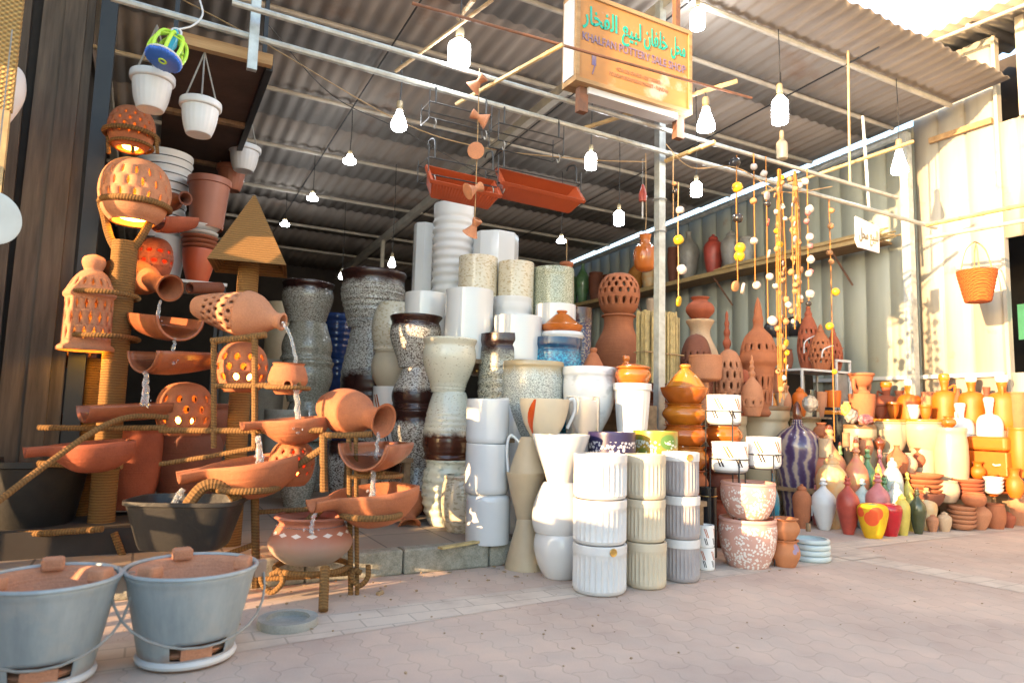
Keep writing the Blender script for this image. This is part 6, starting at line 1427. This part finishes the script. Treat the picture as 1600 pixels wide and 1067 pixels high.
for u, vt, w, x, prof, mat, lb in ((1358, 628, 26, 6.98, 'potneck', 'glaze_amber', 'yellow pot with a tilted spout beside the urn'), (1375, 630, 24, 6.95, 'urn', 'terracotta_red', 'reddish goblet pot in front of the first canteen'), (1395, 628, 22, 6.95, 'urn', 'glaze_orange', 'orange goblet pot in front of the first canteens'), (1428, 632, 24, 6.9, 'urn', 'white_matte', 'white sunlit goblet on the widest cream jar side'), (1446, 632, 22, 6.88, 'urn', 'jar_yellow', 'yellow goblet beside the foot of the steel post')):
    XP('goblet', 'goblet', prof, mat, u, vt, w, x, .87, lb, 'goblets in front of the canteens', nu=22, wall=.006)
# chest and jugs on the middle step
ch = onX(1560, 725, 6.95); d_ = ch.dot(fh); c = at(1553, 728, d_); hc = at(1553, 682, d_).z - .45
t = tag(empty('clay_chest', (c.x, c.y, .45)), 'orange clay chest with a lid and small handles in the sun', 'chest')
wx = px(1553, 70, d_) * .5
b = MB().box((-.12, -wx, 0), (.12, wx, hc * .62)).build('body', 'jar_yellow', t, smooth=0); bv = b.modifiers.new('edge', 'BEVEL'); bv.width = .012; bv.segments = 2
b = MB().box((-.125, -wx * 1.02, hc * .64), (.125, wx * 1.02, hc)).build('lid', 'jar_yellow', t, smooth=0); bv = b.modifiers.new('edge', 'BEVEL'); bv.width = .03; bv.segments = 3
for s in (-.5, .5): MB().tube(spl([(-.12, wx * s - .03, hc * .3), (-.145, wx * s, hc * .28), (-.12, wx * s + .03, hc * .3)]), .008, 6).build('handle', 'white_matte', t)
def gp(u, v): return gnd(u, v)
def FP(name, cat, prof, mat, u, vb, vt, w, label, g=None, lid=None, **k):
    o = P(name, cat, prof, mat, u, vb, vt, w, 'g', label, g, nu=k.pop('nu', 28), **k)
    return o
XP('pot', 'pot', 'round', 'jar_yellow', 1592, 668, 44, 6.95, .45, 'round orange pot at the picture edge above the chest', vb=720)
FP('clay_pot', 'pot', 'jug', 'terracotta_pale', 1603, 818, 790, 26, 'small pale jug at the very picture edge in the front row', gf_) if False else None
XP('jug', 'jug', 'jug', 'jar_yellow', 1582, 732, 30, 6.76, .28, 'tall orange jug at the picture edge below the chest', vb=790)
XP('jug', 'jug', 'jug', 'jar_yellow', 1548, 742, 26, 6.72, .28, 'small orange jug lying near the white dishes', vb=770)
tag(MB().box((6.62, 3.50, 0), (6.825, 4.4, .275)).build('plank_step', 'shelf_wood', None, (0, 0, 0), 0), 'low wooden step under the orange jugs', 'step')
o = P('pot', 'pot', 'cyl', 'jar_yellow', 1498, None, 718, 60, 6.7, 'short yellow clay drum lying before the chest', z0=.30, wall=.02)
g_ = 'clay necks and jugs between the cream jars'
for u, vb, vt, w, d, prof, mat, lb in ((1452, 748, 714, 34, 6.5, 'urn', 'clay_sand', 'sandy clay neck piece under the widest cream jar'), (1473, 748, 716, 30, 6.4, 'urn', 'clay_sand', 'second sandy clay neck piece beside the cream bottle'), (1402, 752, 696, 36, 6.3, 'bottle', 'terracotta', 'terracotta bottle with a ring handle between jars and glass bottles'), (1322, 700, 676, 12, 6.1, 'cyl', 'shelf_wood', 'cork topped dark bottle behind the green ones'), (1290, 715, 686, 22, 6.2, 'cyl', 'clay_sand', 'sandy cylinder pot beside the dark glassy jar')):
    P('clay_piece', 'pot', prof, mat, u, vb, vt, w, d, lb, g_, z0=None, nu=24)
rk = table('low plank rack under the clay plates and coloured bottles', 5.15, 6.25, 3.95, 4.75, .30, 'rack', 'display_rack')
# plates and pots of the front row at the far end
for u, vt, vb, w, n_, lb in ((1440, 744, 775, 70, 4, 'leaning plates'), (1512, 752, 782, 52, 5, 'dark plates')):
    for i in range(n_):
        v1 = vb - (vb - vt) * i / n_; v0 = vb - (vb - vt) * (i + 1) / n_
        P('clay_plate', 'plate', 'dish', 'terracotta_red' if w < 60 else 'terracotta', u, v1, v0 - 2, w, 6.15, 'clay plate %s of the pile of %s' % (('lowest', 'second', 'third', 'fourth', 'fifth')[i], 'plates under the sandy necks' if w > 60 else 'small plates near the white dishes'), 'piles of clay plates', nu=28)
for i in range(4):
    P('white_dish', 'dish', 'dish', 'white_matte', 1552, 772 - i * 6, 764 - i * 6, 34, 6.1, 'white dish, %s in the small pile in the sun' % ('lowest', 'second', 'third', 'topmost')[i], 'white dishes piled in the sun', nu=24)
for i in range(5):
    FP('clay_bowl', 'bowl', 'dish', 'terracotta_pale', 1503, 828 - 0, 0, 44, '') if False else P('clay_bowl', 'bowl', 'dish', 'terracotta_pale', 1503, 829 - i * 7, 820 - i * 7, 46, 6.02, 'pale clay bowl, %s in the pile at the front of the display' % ('lowest', 'second', 'third', 'fourth', 'topmost')[i], 'pale clay bowls piled at the front', nu=28)
gf = 'clay pots along the front edge at the far end'
FP('clay_pot', 'pot', 'ginger', 'clay_sand', 1476, 832, 800, 24, 'small sandy lidded pot beside the dark green bottle', gf)
FP('clay_pot', 'pot', 'ginger', 'terracotta_pale', 1457, 832, 803, 20, 'little pinkish pot touching the dark green bottle', gf)
FP('clay_pot', 'pot', 'bottle', 'terracotta_pale', 1530, 830, 784, 40, 'pale oval clay bottle pot in the front row', gf)
FP('clay_pot', 'pot', 'round', 'terracotta', 1555, 828, 788, 36, 'orange clay pot with a dark mouth hole in the front row', gf)
FP('clay_pot', 'pot', 'ovoid', 'terracotta_pale', 1588, 822, 772, 50, 'wide pale clay pot at the picture edge', gf)
P('clay_plate', 'plate', 'dish', 'jar_yellow', 1545, 782, 768, 90, 6.3, 'wide sunlit clay platter behind the front row', z0=.30)
P('clay_pot', 'pot', 'round', 'clay_sand', 1478, 786, 752, 44, 6.1, 'cream handled pot between the two piles of plates', gf)
P('clay_pot', 'pot', 'round', 'terracotta', 1522, 792, 772, 40, 5.95, 'low orange bowl behind the pale bowls', gf)
P('clay_pot', 'pot', 'dish', 'terracotta_dark', 1450, 792, 772, 54, 6.0, 'low dark clay bowl behind the coloured bottles', gf)
# ================================================================ the coloured vases
vv = P('violet_vase', 'vase', 'tallvase', 'violet_streaks', 1247, 805, 655, 78, 6.4, 'big violet streaked floor vase with a stopper, tallest of the coloured ones', z0=0)
p = info(vv); lathe('stopper', [(.5, 0), (.9, .15), (1, .35), (.75, .7), (.3, .92), (0, 1)], 'glaze_brown', p.r * .20, at(1247, 625, 6.4).z - at(1247, 656, 6.4).z, parent=vv, loc=(0, 0, p.h * .985), nu=20)
gb = 'coloured lidded bottles in front of the jars'
BT = [('bottlelid', 'coral_paint', 1296, 750, 668, 54, 6.25, 'large coral bottle with dark stopper beside the violet vase'),
 ('ginger', 'amber_stain', 1300, 812, 710, 50, 5.95, 'amber and cream jar with a knobbed lid behind the white bottle'),
 ('bottlelid', 'white_matte', 1287, 830, 748, 40, 'g', 'white bottle with a thin neck at the front'),
 ('bottlelid', 'red_paint', 1325, 837, 746, 38, 'g', 'red banded bottle with dark stopper at the front'),
 ('bottlelid', 'coral_paint', 1338, 780, 690, 40, 6.1, 'orange red bottle with a thin dark stopper in the middle of the group'),
 ('bottlelid', 'marble_pale', 1348, 800, 748, 34, 5.95, 'grey green bottle behind the yellow apple vase'),
 ('bottlelid', 'pink_paint', 1372, 805, 742, 42, 5.85, 'rose pink bottle behind the red apple vase'),
 ('bottlelid', 'green_glaze', 1313, 745, 694, 24, 6.2, 'small green bottle beside the coral one'),
 ('bottlelid', 'green_glaze', 1356, 770, 700, 34, 6.15, 'green bottle with a dark stopper behind the orange red one'),
 ('bottlelid', 'pink_paint', 1375, 760, 700, 26, 6.25, 'dusty violet bottle at the back of the coloured group'),
 ('bottlelid', 'green_glaze', 1382, 800, 745, 30, 5.95, 'bright green bottle beside the rose pink one'),
 ('ginger', 'marble_pale', 1395, 800, 715, 34, 6.0, 'pale marbled jar with a tall beaded lid'),
 ('ginger', 'yellow_paint', 1373, 770, 724, 20, 6.0, 'slim cream and yellow stopper bottle in the middle'),
 ('bottlelid', 'yellow_paint', 1418, 790, 738, 24, 6.05, 'yellow green slim bottle beside the terracotta bottle'),
 ('bottlelid', 'amber_stain', 1448, 815, 762, 34, 5.95, 'peach and red bottle beside the dark green one'),
 ('ginger', 'yellow_paint', 1423, 812, 770, 20, 5.9, 'small yellow knobbed bottle behind the dark green one'),
 ('bottlelid', 'olive_glaze', 1434, 836, 764, 28, 'g', 'dark green bottle at the end of the coloured front row'),
 ('ginger', 'yellow_paint', 1410, 838, 772, 26, 'g', 'pale yellow green jar beside the red apple vase'),
 ('apple', 'red_glaze', 1390, 840, 788, 42, 'g', 'glossy red apple shaped vase at the front'),
 ('ginger', 'marble_pale', 1400, 822, 752, 28, 5.8, 'pale grey green jar right behind the red apple vase'),
 ('bottlelid', 'pink_paint', 1275, 800, 757, 20, 6.1, 'small pink bottle half hidden beside the brown lidded jar'),
 ('bottlelid', 'teal_glaze', 1208, 800, 738, 20, 5.2, 'teal blue bottle between the pink pots and the violet vase'),
 ('ginger', 'terracotta', 1253, 808, 757, 30, 5.9, 'small brown lidded jar with a white label')]
for prof, mat, u, vb, vt, w, d, lb in BT:
    o = P('coloured_bottle', 'vase' if prof == 'apple' else 'bottle', prof, mat, u, vb, vt, w, d, lb, gb, nu=28, wall=0, z0=(0 if d != 'g' else None))
    p = info(o)
    if prof == 'bottlelid' and mat not in ('white_matte', 'yellow_paint', 'marble_pale'): lathe('stopper', [(.6, 0), (1, .2), (.7, .5), (.8, .7), (.4, .95), (0, 1)], 'glaze_brown', p.r * .26, p.h * .10, parent=o, loc=(0, 0, p.h * .93), nu=16)
    if 'label' in lb:
        dd = (CAM - o.location); dd.z = 0; dd.normalize(); sd = dd.cross(Vector((0, 0, 1)))
        c = dd * (p.r * 1.0) + Vector((0, 0, p.h * .42)); q = [c + sd * (p.r * .35 * a) + Vector((0, 0, p.h * .12 * b)) for a, b in ((-1, -1), (1, -1), (1, 1), (-1, 1))]
        m = MB(); m.v = q + [k + dd * .003 for k in q]; m.f = [(4, 5, 6, 7), (3, 2, 1, 0)]; m.u = [(0, 0)] * 8; m.build('paper_label', 'paper_white', o, smooth=0)
o = P('coloured_bottle', 'vase', 'apple', 'apple_yellow', 1364, 844, 789, 50, 'g', 'yellow apple shaped vase with a red cheek at the front', gb, wall=0)
lathe('stem_dimple', [(1, 0), (.8, .6), (0, 1)], 'green_glaze', info(o).r * .35, .012, parent=o, loc=(0, 0, info(o).h * .955), nu=20)
# ================================================================ ware on the high wall shelf
def SH(name, cat, prof, mat, u, vt, w, label, x=7.12, g='old jars stored on the high wall shelf', **k):
    q = onX(u, vt + 25, x); d = q.dot(fh); return P(name, cat, prof, mat, u, None, vt, w, d, label, g, z0=2.95, nu=24, **k)
SH('stored_jar', 'jar', 'bottle', 'bag_grey', 1076, 358, 36, 'grey wrapped jar on the wall shelf behind the charm strings')
SH('stored_jar', 'jar', 'ginger', 'red_paint', 1115, 362, 32, 'red jar with an orange shoulder on the wall shelf')
SH('stored_jar', 'jar', 'ginger', 'bag_grey', 1143, 356, 34, 'grey jar with a dark knob on the wall shelf beside the red one')
SH('stored_jar', 'jar', 'ovoid', 'bag_grey', 1168, 368, 28, 'grey jar half behind the white beads on the wall shelf')
SH('stored_jar', 'jar', 'ovoid', 'terracotta_dark', 1052, 385, 20, 'brown jar close behind the sign pole on the wall shelf')
SH('stored_jar', 'jar', 'ovoid', 'amber_stain', 1014, 420, 24, 'amber jar on the wall shelf under the hanging orange pot')
SH('stored_jar', 'jar', 'bottle', 'cord_yellow', 993, 405, 26, 'tan jar on the wall shelf beside the pierced ball')
SH('stored_jar', 'jar', 'bottle', 'green_glaze', 909, 410, 22, 'green bottle near the far end of the wall shelf')
SH('stored_jar', 'jar', 'ovoid', 'terracotta_dark', 930, 424, 24, 'brown jar beside the green bottle on the wall shelf')
SH('stored_jar', 'jar', 'ovoid', 'glaze_brown', 950, 428, 22, 'dark brown jar behind the pierced ball on the wall shelf')
SH('stored_jar', 'jar', 'ovoid', 'green_glaze', 893, 432, 16, 'green jar at the very end of the wall shelf')
# slats stored on the shelf end
sl_ = tag(empty('slat_bundle', (7.08, 5.3, 2.955)), 'bundle of sunlit yellow slats lying on the end of the wall shelf', 'slats'); m = MB()
for i in range(14): m.box((-.2 + .028 * i, -.75 + random.uniform(-.1, .1), .0 + .018 * (i % 4)), (-.18 + .028 * i, 1.6 + random.uniform(-.3, .3), .014 + .018 * (i % 4)))
m.build('slats', 'bamboo', sl_, smooth=0)
# ================================================================ plastic pots stored behind the fountain, and pots deep in the shop
ps = tag(empty('white_shelf', at(300, 442, 4.75) * 1.0), 'white shelf board carrying the stacked plastic pots', 'shelf'); zq = ps.location.z
MB().box((-.42, -.12, -.02), (.22, .42, 0)).build('board', 'white_plastic', ps, smooth=0)
for x in (-.40, .19):
    for y in (-.10, .38): MB().box((x, y, PLAT - zq), (x + .025, y + .025, -.021)).build('leg', 'steel_dark', ps, smooth=0)
gp_ = 'stacked plastic planters behind the fountain'
S(262, 4.75, [('plastic_planter', 'taperplain', 'white_plastic', 442, 365, 66, False, 'white plastic planter under the ribbed white one'), ('plastic_planter', 'taperplain', 'white_gap_shade', 365, 232, 92, False, 'tall white plastic planter with gap shade painted as dark lines behind the largest lantern', dict(ridge=(11, .02, .04, .98)))], 'planter', gp_, z0=zq)
cx = [(442, 384, 54, 'red_plastic'), (384, 377, 58, 'brown_plastic'), (377, 370, 60, 'brown_plastic'), (370, 363, 62, 'brown_plastic'), (363, 356, 64, 'white_plastic'), (356, 346, 68, 'white_plastic')]
nm = ['lowest red orange planter of the nested plastic stack', 'brown rim just above the lowest planter of the nested stack', 'second brown rim of the nested stack', 'third brown rim of the nested stack', 'lower white rim of the nested stack', 'upper white rim of the nested stack']
S(312, 4.72, [('plastic_planter', 'taperplain' if i == 0 else 'dish', m_, a, b, w, False, n_) for (a, b, w, m_), n_ in zip(cx, nm)] + [('plastic_planter', 'taper', 'brown_plastic', 346, 270, 72, False, 'tall brown plastic planter with a rim topping the nested stack', dict(du=16))], 'planter', gp_, z0=zq)
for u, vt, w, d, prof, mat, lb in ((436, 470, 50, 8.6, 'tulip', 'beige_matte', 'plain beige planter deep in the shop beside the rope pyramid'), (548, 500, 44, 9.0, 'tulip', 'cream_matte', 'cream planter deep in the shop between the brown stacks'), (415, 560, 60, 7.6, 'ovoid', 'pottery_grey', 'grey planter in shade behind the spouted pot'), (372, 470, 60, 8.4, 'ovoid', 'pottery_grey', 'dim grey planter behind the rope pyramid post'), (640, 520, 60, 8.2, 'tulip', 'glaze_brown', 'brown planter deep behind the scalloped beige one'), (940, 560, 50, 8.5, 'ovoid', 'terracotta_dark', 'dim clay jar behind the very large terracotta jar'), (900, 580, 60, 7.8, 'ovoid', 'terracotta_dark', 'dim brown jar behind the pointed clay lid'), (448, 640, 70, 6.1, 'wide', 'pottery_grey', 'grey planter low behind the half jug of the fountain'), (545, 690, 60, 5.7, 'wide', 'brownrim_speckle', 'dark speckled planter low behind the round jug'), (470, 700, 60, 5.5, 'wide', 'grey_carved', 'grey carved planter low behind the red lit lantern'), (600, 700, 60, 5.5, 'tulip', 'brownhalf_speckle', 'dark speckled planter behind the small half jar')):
    P('stored_planter', 'planter', prof, mat, u, None, vt, w, d, lb, 'planters standing deeper in the shop', z0=PLAT)
# ================================================================ the neighbouring stall at the picture edge
wk = tag(empty('straw_screen', (-1.10, 3.6, 0), -PI / 2), 'sunlit yellow woven straw panel at the picture edge', 'straw screen')
MB().box((-.012, -.5, .9), (.012, .485, 1.9)).build('weave', 'wicker', wk, smooth=0)
MB().box((-.02, -.5, 2.16), (.02, .49, 2.7)).build('straw_fringe', 'wicker', wk, smooth=0)
for y in (-.5, .435): MB().box((-.018, y, 0), (.018, y + .05, 2.75)).build('stake', 'bamboo', wk, smooth=0)
q = at(0, 165, 3.1); o = lathe('paper_shade', [(.55, 0), (.62, .05), (1, .5), (.95, .9), (.6, 1)], 'paper_white', .14, .30, wall=.004); o.location = (q.x - .05, q.y, q.z - .1); tag(o, 'white paper lamp shade hanging at the picture edge', 'lamp shade')
part_tube('cord', [(0, 0, .28), (0, 0, 1.0)], .004, 'wire_grey', o)
q = at(-14, 340, 2.7); o = lathe('glass_disc', [(1, 0), (1, .5), (.96, 1), (0, 1)], 'pale_plate', .105, .012, nu=40); o.location = q; o.rotation_euler = (PI / 2, 0, .6); tag(o, 'round pale disc hanging at the picture edge', 'disc')
part_tube('cord', [(0, .1, .006), (0, .8, .006)], .003, 'wire_grey', o)

# more small ware between the jars, the bottles and the front edge
ge = 'small clay ware crowded in front of the cream jars'
for u, vt, w, x, z, prof, mat, lb in (
 (1505, 690, 30, 6.92, .45, 'potneck', 'glaze_orange', 'orange necked pot on the step beside the chest'),
 (1522, 698, 24, 6.90, .45, 'ginger', 'terracotta', 'small terracotta lidded pot on the step against the chest'),
 (1405, 610, 22, 7.2, .86, 'potneck', 'terracotta', 'terracotta neck pot between the first two canteens'),
 (1450, 612, 24, 7.22, .86, 'round', 'terracotta_pale', 'pale round pot behind the foot of the steel post'),
 (1497, 606, 20, 7.2, .86, 'bottle', 'terracotta_red', 'reddish bottle between the orange canteens'),
 (1542, 604, 20, 7.24, .86, 'potneck', 'terracotta_dark', 'dark clay pot between the two largest orange canteens'),
 (1590, 612, 30, 7.2, .86, 'round', 'terracotta', 'terracotta pot past the biggest orange canteen')):
    XP('small_pot', 'pot', prof, mat, u, vt, w, x, z, lb, 'small pots tucked between the canteens and the chest', nu=24, wall=.006)
for u, vb, vt, w, d, prof, mat, lb in (
 (1283, 690, 660, 26, 6.45, 'potneck', 'terracotta', 'terracotta necked pot beside the dark glassy jar, above the coral bottle'),
 (1330, 705, 680, 24, 6.35, 'ovoid', 'clay_sand', 'sandy oval pot right in front of the dark glassy jar'),
 (1352, 712, 684, 26, 6.4, 'beltpot', 'terracotta_pale', 'pale belted pot in front of the low cream jar'),
 (1374, 706, 680, 20, 6.45, 'bottle', 'glaze_brown', 'brown bottle in front of the narrow cream jar'),
 (1420, 742, 708, 28, 6.35, 'potneck', 'clay_sand', 'sandy necked pot beside the terracotta bottle with a ring handle'),
 (1388, 735, 708, 24, 6.4, 'round', 'stoneware_cream', 'small cream round pot left of the terracotta bottle'),
 (1436, 730, 700, 24, 6.45, 'jug', 'terracotta_red', 'reddish jug under the widest cream jar'),
 (1500, 738, 706, 28, 6.4, 'potneck', 'terracotta', 'terracotta pot leaning against the yellow drum'),
 (1528, 748, 722, 26, 6.3, 'jug', 'jar_yellow', 'small orange jug under the chest'),
 (1568, 758, 730, 26, 6.25, 'beltpot', 'jar_yellow', 'orange belted pot just below the chest end')):
    P('small_pot', 'pot', prof, mat, u, vb, vt, w, d, lb, ge, nu=24, wall=.006)
for u, vb, vt, w, prof, mat, lb in (
 (1464, 812, 788, 26, 'round', 'terracotta', 'round clay pot peeping out over the small pinkish pot'),
 (1490, 812, 786, 30, 'potneck', 'terracotta_red', 'reddish necked pot behind the pile of pale bowls'),
 (1534, 806, 776, 32, 'round', 'clay_sand', 'sandy round pot behind the pale oval clay bottle'),
 (1570, 808, 776, 34, 'beltpot', 'terracotta', 'belted clay pot behind the orange pot with the dark hole'),
 (1598, 800, 768, 36, 'ovoid', 'jar_yellow', 'orange oval pot behind the wide pale pot at the edge'),
 (1575, 826, 800, 26, 'ginger', 'terracotta_red', 'small reddish lidded pot squeezed in before the wide pale pot'),
 (1612, 818, 782, 34, 'round', 'terracotta', 'round terracotta pot cut by the picture edge')):
    FP('small_pot', 'pot', prof, mat, u, vb, vt, w, lb, 'small pots crowding the front edge at the far end')

bm = bmesh.new()
for i in range(150):
    x, y = random.uniform(-.2, 5.5), random.uniform(1.9, 3.4); r_ = random.uniform(.002, .006)
    if random.random() < .3: x, y = random.uniform(.2, 2.2), random.uniform(3.3, 3.66); r_ *= 1.5
    mt = Matrix.Translation((x, y, r_ * .5 + .009)) @ Matrix.Rotation(random.random() * 6, 4, 'Z') @ Matrix.Diagonal((random.uniform(.7, 2.2), 1, .6, 1))
    bmesh.ops.create_icosphere(bm, subdivisions=1, radius=r_, matrix=mt)
me = bpy.data.meshes.new('litter'); bm.to_mesh(me); bm.free(); me.materials.append(MATS['stick_wood']); o = bpy.data.objects.new('litter', me); COL.objects.link(o)
tag(o, 'scattered crumbs of clay and dry leaf on the paving', 'litter', kind='stuff')
